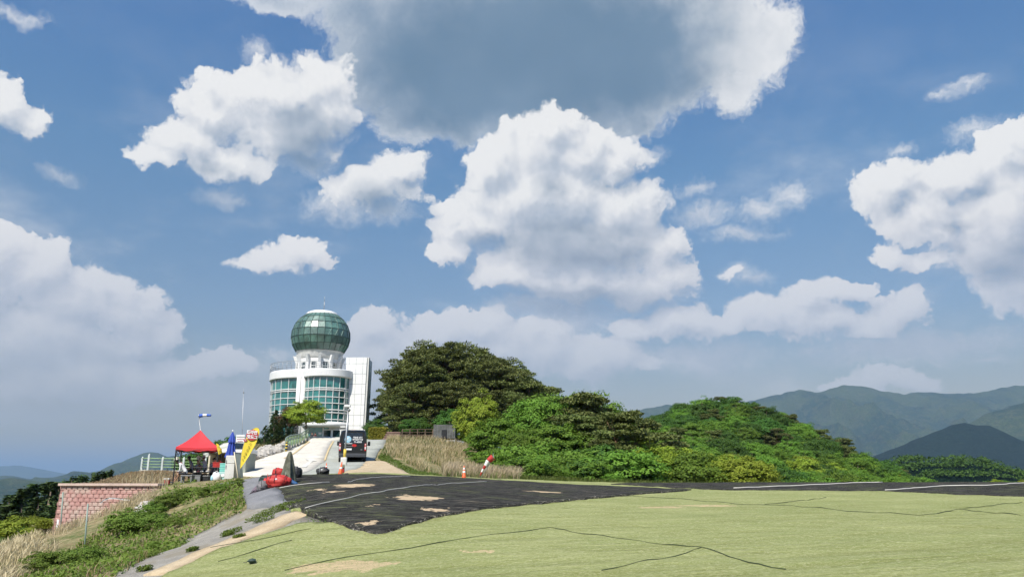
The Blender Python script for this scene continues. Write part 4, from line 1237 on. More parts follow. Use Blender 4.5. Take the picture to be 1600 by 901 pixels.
SHRUB = [(trunk_mb(1.2, .05, 31, .3, 4, .8).mesh('stem'), broadleaf_crown('crown', 31, 1.35, 2.1, 0.05, 80, 75, .062)),
         (trunk_mb(1.0, .05, 32, .3, 4, .8).mesh('stem'), broadleaf_crown('crown', 32, 1.6, 1.7, 0.0, 85, 75, .06))]
for a, b in SHRUB: a.materials.append(M_BARK); b.materials.append(M_LEAF)
CONIF = [conifer_parts(41, 6.0, 1.9), conifer_parts(42, 9.0, 2.6, 22)]
CONIF = [(a.mesh('trunk'), b) for a, b in CONIF]
for a, b in CONIF: a.materials.append(M_BARK); b.materials.append(M_CONIF)

def put(proto, name, label, cat, group, u, D, v_top=None, rz=0.0, sc=None, native_h=None, crown_mat=None, sx=1.0):
    "stands a plant at bearing u and distance D; its height is set so the top reaches photo row v_top"
    b = P(u, 700, D); z = h1(b[0], b[1])
    if v_top is not None:
        for _ in range(2):
            top = P(u, v_top, D)
            s = (top[2] - z) / native_h
        sc = s
    t = make_tree(name, label, cat, group, proto[0], proto[1], None, (float(b[0]), float(b[1]), z), rz, (sc * sx, sc * sx, sc))
    if crown_mat is not None: set_mesh_mat(t, crown_mat)
    return t

# ---- pine knoll right of the tower (u, D, top row, prototype, rotation, width factor, label)
NH = [11.7, 12.7, 9.2, 7.2]; BH = [6.3, 7.3, 5.0, 7.3]; SH = [2.15, 1.75]; CH = [6.0, 9.0]
PINES = [
 (618, 117, 577, 0, 3.5, .72, 'leaning red pine directly beside the white leaning wall of the tower'),
 (650, 109, 556, 1, 1.2, .86, 'tall red pine with bare limbs, second from the tower'),
 (664, 112, 543, 0, 5.3, 1.12, 'high domed red pine, left half of the grove summit'),
 (690, 108, 540, 1, 3.1, 1.15, 'tallest red pine at the top of the dark grove'),
 (728, 112, 545, 0, 4.0, 1.15, 'dark red pine just right of the grove summit'),
 (765, 108, 558, 1, 5.1, 1.1, 'broad red pine on the right shoulder of the grove'),
 (800, 112, 572, 0, .8, 1.1, 'red pine stepping down the right shoulder of the grove'),
 (826, 106, 592, 2, 2.2, 1.2, 'lower red pine at the right end of the dark grove'),
 (640, 99, 600, 2, 2.9, 1.1, 'red pine in front of the grove above the straw bank'),
 (700, 98, 596, 2, 4.4, 1.2, 'red pine in front of the grove behind the grey timber box'),
 (755, 97, 606, 2, .5, 1.2, 'red pine behind the fresh green round tree'),
 (672, 104, 572, 0, 5.2, .95, 'inner red pine in the middle of the dark grove'),
 (790, 100, 612, 2, 3.6, 1.1, 'low red pine between the round tree and the right shoulder'),
 (622, 101, 622, 3, 1.9, .8, 'small red pine behind the clipped yellow hedge'),
 (905, 76, 620, 3, 2.3, 1.1, 'dark pine rising behind the bright green trees'),
 (915, 64, 650, 3, .6, 1.15, 'spreading pine with layered branches, left of its twin by the forested hill'),
 (955, 66, 645, 3, 3.3, 1.15, 'spreading pine with layered branches nearest the forested hill'),
 (1000, 84, 655, 3, 5.0, 1.1, 'pine tucked at the left foot of the forested hill'),
 (945, 60, 688, 3, 1.4, 1.0, 'low dark pine between the layered pines and the shrubs'),
]
for u, D, vt, k, rz, sx, lb in PINES:
    put(PINE[k], 'pine_tree', lb, 'tree', 'red pines on and beside the knoll', u, D, vt, rz, None, NH[k], None, sx)
BROADS = [
 (747, 72, 612, 3, .4, .92, M_LEAF_Y, 'rounded yellow-green tree to the right of the grey timber box'),
 (775, 68, 655, 2, 1.4, 1.2, M_LEAF, 'mid green tree between the round tree and the tallest bright one'),
 (842, 76, 618, 1, 2.4, 1.0, M_LEAF, 'bright green tree, left of the two behind the shrubs'),
 (880, 78, 610, 1, 3.0, 1.1, M_LEAF, 'tallest bright green tree right of the pine grove'),
 (925, 82, 618, 0, 4.0, 1.0, M_LEAF, 'bright green tree crown touching the dark pine behind'),
 (820, 62, 672, 0, 5.0, 1.2, M_LEAF, 'bushy green tree above the red and white windsock'),
 (868, 62, 665, 2, .7, 1.3, M_LEAF, 'bushy green tree in the middle of the shrub line'),
 (704, 88, 640, 2, 2.0, 1.0, M_LEAF_D, 'small dark tree behind the grey timber box'),
 (637, 88, 655, 2, .2, 1.0, M_LEAF_D, 'small leafy tree below the pines over the straw bank'),
 (585, 96, 655, 2, 1.9, 1.1, M_LEAF_D, 'dark leafy tree between tower and yellow hedge'),
 (655, 95, 652, 2, 3.9, 1.1, M_LEAF_D, 'dark leafy tree among the pine trunks'),
 (1010, 66, 690, 0, 1.0, 1.1, M_LEAF_Y, 'light green tree at the left foot of the hill, behind the mat'),
 (1045, 70, 700, 2, 2.1, 1.3, M_LEAF_Y, 'light green tree, second along the foot of the hill'),
 (1080, 66, 706, 2, 3.1, 1.3, M_LEAF, 'green tree, third along the foot of the hill'),
 (1125, 68, 712, 2, 4.1, 1.3, M_LEAF_Y, 'light green tree, fourth along the foot of the hill'),
 (1165, 64, 716, 2, 5.1, 1.2, M_LEAF_Y, 'yellow-green round tree in the middle of the hill foot'),
 (1020, 100, 672, 0, .3, 1.0, M_LEAF, 'green tree behind the first light green one at the hill foot'),
]
for u, D, vt, k, rz, sx, m_, lb in BROADS:
    put(BROAD[k], 'broadleaf_tree', lb, 'tree', 'broadleaf trees behind the launch site', u, D, vt, rz, None, BH[k], m_, sx)
for i, (u, D, vt) in enumerate([(590, 104, 664), (606, 106, 668), (622, 104, 666), (645, 103, 668), (663, 105, 665), (682, 104, 668), (704, 103, 664), (726, 98, 664), (748, 92, 664), (768, 86, 672), (748, 70, 690), (770, 66, 700), (760, 62, 712), (740, 66, 712), (733, 70, 710)]):
    put(SHRUB[i % 2], 'shrub', 'dark leafy undergrowth bush at the foot of the pine grove', 'shrub', 'undergrowth at the foot of the pines', u, D, vt, i * .9, None, SH[i % 2], M_LEAF_D if D > 90 else M_LEAF, 1.3)
rnd = random.Random(5)
# ---- shrub thicket at the crest
for i in range(38):
    u = 772 + i * 5.8 + rnd.uniform(-3, 3); D = rnd.uniform(50.5, 57)
    vt = (722 if u > 800 else 735) + rnd.uniform(-14, 8) + (8 if u > 930 else 0) - (18 if D > 54 else 0)
    k = rnd.choice((0, 1))
    put(SHRUB[k], 'shrub', 'leafy green shrub in the dense thicket along the far crest', 'shrub', 'shrubs of the thicket along the crest', u, D, vt, rnd.uniform(0, 6), None, SH[k], rnd.choice((M_LEAF, M_LEAF, M_LEAF_D)), rnd.uniform(1.1, 1.5))
# ---- hedge and maples left of the tower
for i, (u, D, vt, k, sx, m_, lb) in enumerate([
 (399, 84, 672, 0, 1.0, M_CONIF, 'lowest dark conifer at the left end of the hedge by the ramp'),
 (412, 86, 664, 0, 1.1, M_CONIF, 'dark conifer, second in the hedge left of the tower'),
 (426, 88, 652, 0, 1.1, M_CONIF, 'dark conifer, third in the hedge left of the tower'),
 (440, 90, 648, 0, 1.1, M_CONIF, 'dark conifer in the hedge below the reddish maple'),
 (455, 92, 655, 0, 1.2, M_CONIF, 'dark conifer just left of the maple trunk'),
 (427, 100, 640, 0, .8, M_CONIF, 'small conifer top poking out at the left wall of the tower')]):
    put(CONIF[k], 'conifer', lb, 'tree', 'dark conifers beside the tower', u, D, vt, i * 1.3, None, CH[k], m_, sx * 1.15)
put(BROAD[2], 'maple_tree', 'reddish brown maple half hidden between hedge and green maple', 'tree', None, 449, 93, 636, 1.0, None, BH[2], M_RED, .85)
put(BROAD[2], 'maple_tree', 'bright green maple with a pale trunk in front of the tower glazing', 'tree', None, 477, 90, 626, 2.0, None, BH[2], M_LEAF_Y, 1.12)
for i, (u, D, vt, m_) in enumerate([(352, 100, 690, M_LEAF_D), (372, 98, 684, M_LEAF_D), (390, 96, 684, M_LEAF_D), (340, 104, 700, M_LEAF_D)]):
    put(BROAD[2], 'broadleaf_tree', 'dark bushy tree beyond the road behind the blue umbrella and banner', 'tree', 'bushy trees beyond the road', u, D, vt, i * 1.1, None, BH[2], m_, 1.2)
# ---- forest on the round hill at the right
def hill_z(x, y): return h1(x, y)
cells = []
yy = 100.0
while yy < 232:
    xx = -8.0
    while xx < 95:
        x = xx + rnd.uniform(-1.6, 1.6); y = yy + rnd.uniform(-1.6, 1.6)
        z = h1(x, y)
        u, v = pix(x, y, z + 6)
        if 975 < u < 1435 and v < 775: cells.append((x, y, z, u, v))
        xx += 5.2
    yy += 5.2
# keep the ones that can show above what stands before them
cells.sort(key=lambda c: c[1])
hor = {}
keep = []
for x, y, z, u, v in cells:
    b = int(u // 14)
    lim = min(hor.get(b + k, 760) for k in (0,)) 
    if v - 3 < lim + 9: keep.append((x, y, z, u, v))
    hor[b] = min(lim, v + 2)
print('hill trees', len(cells), len(keep))
keep = keep[:290]
for x, y, z, u, v in keep:
    t_ = (v < 642 + max(0, u - 1130) * .36) and rnd.random() < .09 or rnd.random() < .008
    if t_:
        make_tree('pine_tree', 'dark pine among the broadleaf canopy of the forested round hill', 'tree', 'pines on the round hill', PINE[3][0], PINE[3][1], None, (x, y, z - .3), rnd.uniform(0, 6), rnd.uniform(.75, .98))
    else:
        k = rnd.choice((0, 1, 2, 3)); s = rnd.uniform(.8, 1.1) * (6.5 / BH[k])
        t = make_tree('broadleaf_tree', 'green broadleaf tree in the unbroken canopy of the forested round hill', 'tree', 'canopy trees on the round hill', BROAD[k][0], BROAD[k][1], None, (x, y, z - .6), rnd.uniform(0, 6), (s * 1.12, s * 1.12, s))
        low = v > 700
        set_mesh_mat(t, rnd.choice((M_LEAF, M_LEAF, M_LEAF, M_LEAF_D, M_LEAF_D, M_LEAF_D) if not low else (M_LEAF, M_LEAF, M_LEAF_Y, M_LEAF_D, M_LEAF_D)))
# ---- the farther wooded ridge: one unbroken canopy
def far_wood():
    g = rng(77)
    prof = [(1330, 765), (1370, 752), (1400, 722), (1425, 716), (1470, 718), (1500, 717), (1540, 722), (1565, 730), (1590, 738), (1640, 748), (1700, 752)]
    us = [p[0] for p in prof]; vs = [p[1] for p in prof]
    nu, nv = 120, 24
    X = np.zeros((nv, nu)); Y = X.copy(); Z = X.copy()
    for i, u in enumerate(np.linspace(us[0], us[-1], nu)):
        top = P(u, float(np.interp(u, us, vs)) + 3, 420)
        for j, t in enumerate(np.linspace(-1, 1, nv)):
            X[j, i] = top[0]; Y[j, i] = 420 + t * 110; Z[j, i] = -75 + (top[2] + 75) * max(0, 1 - abs(t) ** 1.5)
    ix = np.arange(nu * nv).reshape(nv, nu)
    F = np.stack([ix[:-1, :-1], ix[:-1, 1:], ix[1:, 1:], ix[1:, :-1]], -1).reshape(-1, 4)
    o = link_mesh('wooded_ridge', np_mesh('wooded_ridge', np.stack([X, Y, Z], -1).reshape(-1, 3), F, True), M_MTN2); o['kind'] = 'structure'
    out = []
    for _ in range(900):
        i = g.uniform(0, nu - 1.01); j = g.uniform(0, nv * .62)
        a, b = int(i), int(j)
        c = np.array([X[b, a] + g.uniform(0, .9), Y[b, a] + g.uniform(0, 8), Z[b, a] + 1.5]); R_ = g.uniform(2.2, 4.2)
        dd = sphere_pts(g, 70, -.3)
        C = c + dd * g.uniform(.7, 1.05, (len(dd), 1)) * R_ * np.array([1, 1, .8])
        s = g.uniform(.35, .7, len(dd))
        out.append(quads(C, dd + g.normal(size=dd.shape) * .6 + np.array([0, 0, .5]), g.normal(size=dd.shape), s, s * .7))
    o = link_mesh('wood', quad_mesh('wood', np.concatenate(out)), M_LEAF_D); o['kind'] = 'stuff'
    o['label'] = 'dark green wood covering the low ridge beyond the mat'
far_wood()
# ---- conifers in the valley at the far left, behind the block wall
for i, (u, D, vt, sx) in enumerate([(88, 66, 752, .9), (68, 70, 755, .9), (47, 66, 762, .9), (30, 72, 772, .9), (100, 74, 753, .9), (4, 60, 795, .9), (-18, 56, 790, 1.0), (112, 80, 751, .8), (72, 60, 776, .9), (18, 66, 790, .9), (52, 58, 800, 1.), (92, 60, 790, 1.)]):
    sx *= 1.75; put(CONIF[1], 'conifer', 'dark conifer on the valley slope left of the pink block wall', 'tree', 'conifers below the block wall', u, D, vt, i * .9, None, CH[1], M_CONIF, sx)
for i, (u, D, vt) in enumerate([(135, 66, 742), (150, 68, 739), (120, 64, 744), (165, 70, 737), (180, 72, 735)]):
    put(CONIF[0], 'conifer', 'small dark treetop showing over the back edge of the terrace', 'tree', 'small treetops behind the terrace', u, D, vt, i * 1.1, .35, CH[0], M_CONIF, 1.0)
for i, (u, D, vt, m_) in enumerate([(30, 38, 808, M_LEAF_Y), (65, 42, 806, M_LEAF_Y), (85, 43, 808, M_LEAF_Y), (10, 40, 812, M_LEAF), (48, 40, 818, M_LEAF), (5, 33, 838, M_LEAF), (30, 32, 842, M_LEAF_D), (15, 28, 858, M_LEAF), (-5, 30, 850, M_LEAF)]):
    put(SHRUB[i % 2], 'shrub', 'leafy shrub on the slope below the pink block wall corner', 'shrub', 'shrubs below the block wall corner', u, D, vt, i * .9, None, SH[i % 2], m_, 1.4)
# ------------------------------------------------------------------ built things around the launch site
M_RED = flat_mat('red_canopy_cloth', (0.62, 0.045, 0.055), 0.7, 0, 0.3, 0.06)
M_REDN = flat_mat('red_nylon', (0.46, 0.035, 0.03), 0.6, 0, 0.4, 0.15, 4.0)
M_BLUE = flat_mat('blue_umbrella_cloth', (0.045, 0.085, 0.42), 0.7, 0, 0.3, 0.15)
M_YEL = flat_mat('yellow_flag_cloth', (0.80, 0.62, 0.07), 0.7, 0, 0.2, 0.05)
M_CRIM = flat_mat('crimson_print', (0.50, 0.045, 0.06), 0.7)
M_WTXT = flat_mat('white_print', (0.80, 0.80, 0.80), 0.6)
M_DTXT = flat_mat('dark_print', (0.10, 0.09, 0.03), 0.7)
M_ORANGE = flat_mat('orange_plastic', (0.68, 0.12, 0.03), 0.5, 0, 0.5, 0.12)
M_CREAM = flat_mat('cream_panel', (0.62, 0.56, 0.42), 0.6, 0, 0.4, 0.08)
M_BEIGE = flat_mat('beige_inner_wall', (0.36, 0.33, 0.25), 0.7, 0, 0.3, 0.12)
M_GREYG = flat_mat('grey_green_panel', (0.30, 0.33, 0.28), 0.6, 0, 0.4, 0.10)
M_TEAL = flat_mat('teal_plastic', (0.20, 0.58, 0.52), 0.45, 0, 0.5, 0.08)
M_TEAL2 = flat_mat('pale_aqua_plastic', (0.42, 0.66, 0.64), 0.45, 0, 0.5, 0.08)
M_GREYP = flat_mat('grey_plastic', (0.22, 0.23, 0.24), 0.6)
M_GREYN = flat_mat('grey_nylon', (0.20, 0.19, 0.20), 0.7, 0, 0.3, 0.3, 5.0)
M_PURP = flat_mat('mauve_grey_nylon', (0.19, 0.15, 0.19), 0.7, 0, 0.3, 0.3, 5.0)
M_KHAKI = flat_mat('khaki_nylon', (0.16, 0.165, 0.12), 0.75, 0, 0.3, 0.35, 5.0)
M_NAVY = flat_mat('blue_nylon', (0.03, 0.10, 0.24), 0.6, 0, 0.4, 0.3, 5.0)
M_GREENS = flat_mat('dark_green_nylon', (0.03, 0.06, 0.05), 0.6, 0, 0.4, 0.3, 5.0)
M_SKIN = flat_mat('skin', (0.50, 0.30, 0.21), 0.6, 0, 0.35, 0.05)
M_HAIR = flat_mat('black_hair', (0.012, 0.010, 0.010), 0.5)
M_WSHIRT = flat_mat('white_cotton', (0.72, 0.72, 0.74), 0.85, 0, 0.2, 0.05)
M_GSHIRT = flat_mat('grey_cotton', (0.30, 0.31, 0.34), 0.85, 0, 0.2, 0.2, 8.0)
M_LSHIRT = flat_mat('light_cotton', (0.58, 0.55, 0.56), 0.85, 0, 0.2, 0.1)
M_TROUS = flat_mat('dark_trousers', (0.025, 0.024, 0.03), 0.85)
M_HAT = flat_mat('pale_hat_cloth', (0.58, 0.56, 0.46), 0.85)
M_PINK = flat_mat('pink_print_cloth', (0.55, 0.20, 0.22), 0.85, 0, 0.2, 0.4, 20.0)
M_RAIL = flat_mat('pale_green_rail_paint', (0.28, 0.42, 0.20), 0.5, 0, 0.5, 0.1)
M_RAILD = flat_mat('grey_green_rail_paint', (0.22, 0.29, 0.25), 0.5, 0, 0.5, 0.1)
M_CONC = flat_mat('cast_concrete', (0.56, 0.53, 0.46), 0.85, 0, 0.3, 0.12)
M_TIMBER = flat_mat('weathered_timber', (0.17, 0.12, 0.085), 0.8, 0, 0.3, 0.3)
M_TIMG = flat_mat('grey_timber_boards', (0.16, 0.165, 0.16), 0.8, 0, 0.3, 0.3, 2.0)
M_VAN = flat_mat('black_car_paint', (0.006, 0.007, 0.008), 0.28, 0.0, 0.6, 0.1, **{'Coat Weight': 0.5, 'Coat Roughness': 0.1})
M_VGL = flat_mat('dark_car_glass', (0.012, 0.018, 0.028), 0.08, 0, 0.9, 0.1)
M_RUBBER = flat_mat('tyre_rubber', (0.015, 0.015, 0.016), 0.85)
M_LAMPR = flat_mat('red_lamp_lens', (0.48, 0.02, 0.02), 0.2, 0, 0.7, 0.05)
M_LAMPW = flat_mat('clear_lamp_lens', (0.70, 0.62, 0.60), 0.2, 0, 0.7, 0.05)
M_AQUA = flat_mat('pale_blue_print', (0.35, 0.62, 0.78), 0.5)
M_YPAINT = flat_mat('yellow_paint', (0.72, 0.52, 0.07), 0.6)

def Pv(u, v, D): return Vector(P(u, v, D))
def text(name, body, size, M4, mat, parent, depth=0.004, bold=0.0, align='CENTER'):
    cu = bpy.data.curves.new(name, 'FONT'); cu.body = body; cu.size = size; cu.extrude = depth; cu.offset = bold
    cu.align_x = align; cu.align_y = 'CENTER'; cu.resolution_u = 2
    o = bpy.data.objects.new(name, cu); col.objects.link(o)
    bpy.context.view_layer.update()
    me = bpy.data.meshes.new_from_object(o.evaluated_get(bpy.context.evaluated_depsgraph_get()))
    col.objects.unlink(o); bpy.data.objects.remove(o)
    me.name = name
    if parent is not None and parent.type == 'EMPTY': M4 = parent.matrix_world.inverted() @ M4
    me.transform(M4)
    return link_mesh(name, me, mat, parent)
def face_cam(p, rz=0.0, roll=0.0):
    "matrix that stands a text up at p, its front towards -Y"
    return Matrix.Translation(p) @ Matrix.Rotation(rz, 4, 'Z') @ Matrix.Rotation(PI / 2, 4, 'X') @ Matrix.Rotation(roll, 4, 'Z')
class Local:
    "collects world-space shapes under one thing whose base sits at o"
    def __init__(s, name, o, label, cat, group=None):
        s.o = Vector(o); s.t = empty(name, s.o, 0, label, cat, group)
        bpy.context.view_layer.update()
    def put(s, mb, name, mat, parent=None, label=None):
        mb.v = [tuple(Vector(p) - s.o) for p in mb.v]
        return mb.build(name, mat, parent or s.t, label=label)

# ---- pink block retaining wall
def block_wall():
    A, B = Vector(WALL_A), Vector(WALL_B)
    top = -0.10
    L = Local('retaining_wall', (A.x, A.y, top - 2.8), 'pink concrete block retaining wall holding up the grassy terrace', 'wall')
    d = Vector((B.x - A.x, B.y - A.y, 0)); ln = d.length; d.normalize(); nrm = Vector((d.y, -d.x, 0))
    if nrm.y > 0: nrm = -nrm
    m, nb = new_mat('pink_block')
    geo = nb.node('ShaderNodeNewGeometry'); p = geo.outputs['Position']
    n = nb.noise(p, 9.0, 5.0, 0.65); n2 = nb.noise(p, 0.8, 4.0, 0.6)
    c = nb.mixc(geo.outputs['Random Per Island'], (0.43, 0.235, 0.21), (0.50, 0.30, 0.27))
    c = nb.mixc(nb.maprange(n2, .42, .62), c, (0.47, 0.36, 0.31))
    finish(nb, principled(nb, c, 0.9, 0, bump(nb, n, 0.9, 0.03), 0.2))
    rnd = random.Random(3)
    mb = MB(); core = MB()
    bh, bw = 0.20, 0.40
    nrow = 17
    for sgn, (o0, dd, nn, length) in enumerate(((A, d, nrm, ln), (A, Vector((-.25, 1, 0)).normalized(), Vector((-1, -.25, 0)).normalized(), 9.0))):
        for r in range(nrow):
            z = top - .12 - (r + .5) * bh
            bat = .012 * r
            k = 0; x = (bw / 2 if r % 2 else 0)
            while x < length:
                x2 = min(x + bw, length); w = x2 - x
                if w > .12:
                    c_ = o0 + dd * ((x + x2) / 2) + nn * (bat + .10)
                    c_ = Vector((c_.x, c_.y, z))
                    # split face: a shallow pyramid front with a planting notch beside it
                    ws, hs = (w - .045) / 2, (bh - .012) / 2
                    pr = .035 + rnd.uniform(-.012, .012)
                    a = [c_ + dd * sx * ws + Vector((0, 0, sz * hs)) for sx, sz in ((-1, -1), (1, -1), (1, 1), (-1, 1))]
                    b = [c_ + dd * sx * ws * .72 + Vector((0, 0, sz * hs * .75)) + nn * pr for sx, sz in ((-1, -1), (1, -1), (1, 1), (-1, 1))]
                    mb.add(a + b, [(4, 5, 6, 7), (0, 1, 5, 4), (1, 2, 6, 5), (2, 3, 7, 6), (3, 0, 4, 7)])
                x = x2; k += 1
        p0, p1 = o0, o0 + dd * length
        bt = .012 * nrow
        core.poly([Vector((p0.x, p0.y, top - .12)) + nn * .08, Vector((p1.x, p1.y, top - .12)) + nn * .08, Vector((p1.x, p1.y, top - .12 - nrow * bh)) + nn * (bt + .08), Vector((p0.x, p0.y, top - .12 - nrow * bh)) + nn * (bt + .08)], .2, -nn)
    L.put(mb, 'block_face', m); L.put(core, 'wall_core', flat_mat('pink_mortar', (0.36, 0.19, 0.17), 0.9))
    cap = MB(); cc = (A + B) / 2
    cap.bbox((cc.x + nrm.x * .03, cc.y + nrm.y * .03, top - .05), (ln + .2, .42, .13), .02, rz=math.atan2(d.y, d.x))
    L.put(cap, 'coping', flat_mat('pale_coping', (0.55, 0.42, 0.36), 0.85))
block_wall()

# ---- railing on concrete kerb at the back of the terrace
def terrace_rail():
    pts = [(221, 61.5), (231, 60.0), (253, 59.8), (286, 59.6), (320, 59.4)]
    base = [G(u, 733, D) for u, D in pts]
    o = base[1]
    L = Local('terrace_railing', o, 'pale green railing on a concrete kerb at the back of the terrace', 'railing')
    for i, (u, D) in enumerate(pts): base[i] = Vector((base[i].x, base[i].y, P(u, 733.8 + i * .4, D)[2] - .14))
    kb = MB()
    for a, b in zip(base[:-1], base[1:]):
        c = (a + b) / 2; d = b - a
        kb.box((c.x, c.y, c.z - .12), (d.xy.length + .02, .32, .55), rz=math.atan2(d.y, d.x))
    L.put(kb, 'kerb', M_CONC)
    for i, q in enumerate(base):
        h = 1.12 if i == 1 else .9
        m = MB(); m.bbox((q.x, q.y, q.z + .14 + h / 2), (.15, .15, h), .02)
        m.lathe([(.005, q.z + .14 + h + .12), (.07, q.z + .14 + h + .06), (.06, q.z + .14 + h)], 10, (q.x, q.y, 0)); L.put(m, 'post', flat_mat('pale_post_paint', (0.55, 0.60, 0.60), .5))
    for a, b in zip(base[:-1], base[1:]):
        for k, h in enumerate((.25, .45, .65, .88)):
            m = MB(); m.tube([a + Vector((0, -.02, .14 + h)), b + Vector((0, -.02, .14 + h))], .036 if k == 3 else .026, 8); L.put(m, 'rail', M_RAIL)
terrace_rail()

# ---- curved guard railing beside the ramp
def ramp_rail():
    pts = [(445.5, 704, 69.5), (449, 701, 71.5), (453, 698, 73.5), (457, 695.5, 76), (461.5, 693, 79), (466, 691, 82), (471, 689.5, 85), (476, 689, 87.5), (481, 689, 89)]
    base = [G(*q) for q in pts]
    L = Local('guard_railing', base[0], 'grey-green arched guard railing curving up beside the concrete ramp', 'railing')
    h = 1.15
    for k, hh in enumerate((h, h - .36, .10)):
        m = MB(); m.tube([b + Vector((0, 0, hh)) for b in base], .055 if k == 0 else .04, 8); L.put(m, 'rail', M_RAILD)
    for b in base:
        m = MB(); m.box((b.x, b.y, b.z + h / 2), (.10, .10, h)); L.put(m, 'post', M_RAILD)
    m = MB()
    for a, b in zip(base[:-1], base[1:]):
        for k in range(1, 7):
            q = a.lerp(b, k / 7); m.tube([q + Vector((0, 0, .1)), q + Vector((0, 0, h - .36))], .016, 5)
        for k in range(0, 5):
            q = a.lerp(b, (k + .5) / 5); m.tube([q + Vector((0, 0, h - .36)), q + Vector((0, 0, h))], .016, 5)
    L.put(m, 'baluster_infill', M_RAIL)
    k_ = MB()
    for a, b in zip(base[:-1], base[1:]):
        c = (a + b) / 2; d = b - a
        k_.box((c.x, c.y, c.z + .02), (d.xy.length + .04, .30, .26), rz=math.atan2(d.y, d.x), ry=0)
    L.put(k_, 'kerb', M_CONC)
ramp_rail()
def marker_post():
    b = G(446.8, 708, 68.6)
    L = Local('hazard_marker', b, 'yellow and black striped marker post at the foot of the guard railing', 'marker post')
    m = MB(); m.tube([b, b + Vector((0, 0, .85))], .09, 10); L.put(m, 'post', M_YPAINT)
    m = MB()
    for k in range(3): m.lathe([(.095, .14 + k * .27), (.095, .27 + k * .27)], 12, b)
    L.put(m, 'stripes', M_DARK)
marker_post()

# ---- road markings
def markings():
    mb = MB()
    def on(u, v):
        q = hit(u, v); return Vector((q.x, q.y, h1(q.x, q.y) + .062))
    c = flat_mat('worn_white_paint', (0.66, 0.64, 0.58), .85)
    a = [on(470, 731), (on(478, 731)), on(489, 721), on(495, 721), on(489, 717.5), on(477, 718), on(483, 721)]
    mb.poly(a, .012, (0, 0, 1)); o = mb.build('road_arrow', c); o['kind'] = 'structure'
    mb = MB()
    line = [(521.5, 689.5), (517, 697), (514, 703), (510.5, 712), (508, 720)]
    line = [(a_[0] + (b_[0] - a_[0]) * k / 6, a_[1] + (b_[1] - a_[1]) * k / 6) for a_, b_ in zip(line[:-1], line[1:]) for k in range(7)]
    for (u0, v0), (u1, v1) in [(p_, q_) for p_, q_ in zip(line[:-1], line[1:]) if p_ != q_]:
        mb.poly([on(u0 - 1.6, v0), on(u0 + .6, v0), on(u1 + .8, v1), on(u1 - 2.0, v1)], .01, (0, 0, 1))
    o = mb.build('road_line', flat_mat('faded_yellow_paint', (0.60, 0.47, 0.26), .85)); o['kind'] = 'structure'
    mb = MB()
    line = [(481, 690), (471, 697.5), (461, 706), (452, 712), (442, 716.5)]
    line = [(a_[0] + (b_[0] - a_[0]) * k / 6, a_[1] + (b_[1] - a_[1]) * k / 6) for a_, b_ in zip(line[:-1], line[1:]) for k in range(7)]
    for (u0, v0), (u1, v1) in [(p_, q_) for p_, q_ in zip(line[:-1], line[1:]) if p_ != q_]:
        mb.poly([on(u0 + .6, v0), on(u0 + 3.2, v0), on(u1 + 4.0, v1), on(u1 + .8, v1)], .01, (0, 0, 1))
    o = mb.build('road_line', flat_mat('faded_yellow_paint', (0.60, 0.47, 0.26), .85)); o['kind'] = 'structure'
markings()

# ---- rocks on the bank left of the ramp
M_ROCK = mat_bark('pale_rock', (0.30, 0.28, 0.25), (0.50, 0.47, 0.43))
def rocks():
    rnd = random.Random(9)
    protos = []
    for k in range(5):
        mb = MB(); mb.blob((0, 0, .1), (.42, .34, .28), 9, 6, .45, 50 + k, 0, .8); me = mb.mesh('rock'); me.materials.append(M_ROCK)
        for p in me.polygons: p.use_smooth = False
        protos.append(me)
    n = 0
    for i in range(170):
        t = rnd.random(); u = 393 + 54 * t + rnd.uniform(-2, 2); v = 729 - 20 * t - 15 * rnd.random() ** 1.3
        q = hit(u, v)
        if q is None or q.y < 52: continue
        if poly_sd(np.array([q.x]), np.array([q.y]), road_xy)[0] > -.15: continue
        o = bpy.data.objects.new('rock', rnd.choice(protos)); o.location = q; o.rotation_euler = (rnd.uniform(-.4, .4), rnd.uniform(-.4, .4), rnd.uniform(0, 6)); s = rnd.uniform(.6, 1.5); o.scale = (s, s, s)
        col.objects.link(o); tag(o, 'pale rough rock in the stone bank along the left side of the ramp', 'rock', 'rocks banked beside the ramp'); n += 1
    for u, v, s in [(955 - 800 + 820, 0, 0)][:0]: pass
    for u, v, s in ((222, 795, .7), (232, 790, .8), (215, 803, .6), (228, 801, .5), (206, 812, .5), (125, 892, .45), (225, 862, .3), (238, 784, .5)):
        q = hit(u, v); o = bpy.data.objects.new('rock', protos[int(u) % 5]); o.location = q; o.scale = (s, s, s * .7); o.rotation_euler = (0, 0, u)
        col.objects.link(o); tag(o, 'pale stone lying among straw on the slope below the tent', 'rock', 'stones on the grassy slope')
rocks()

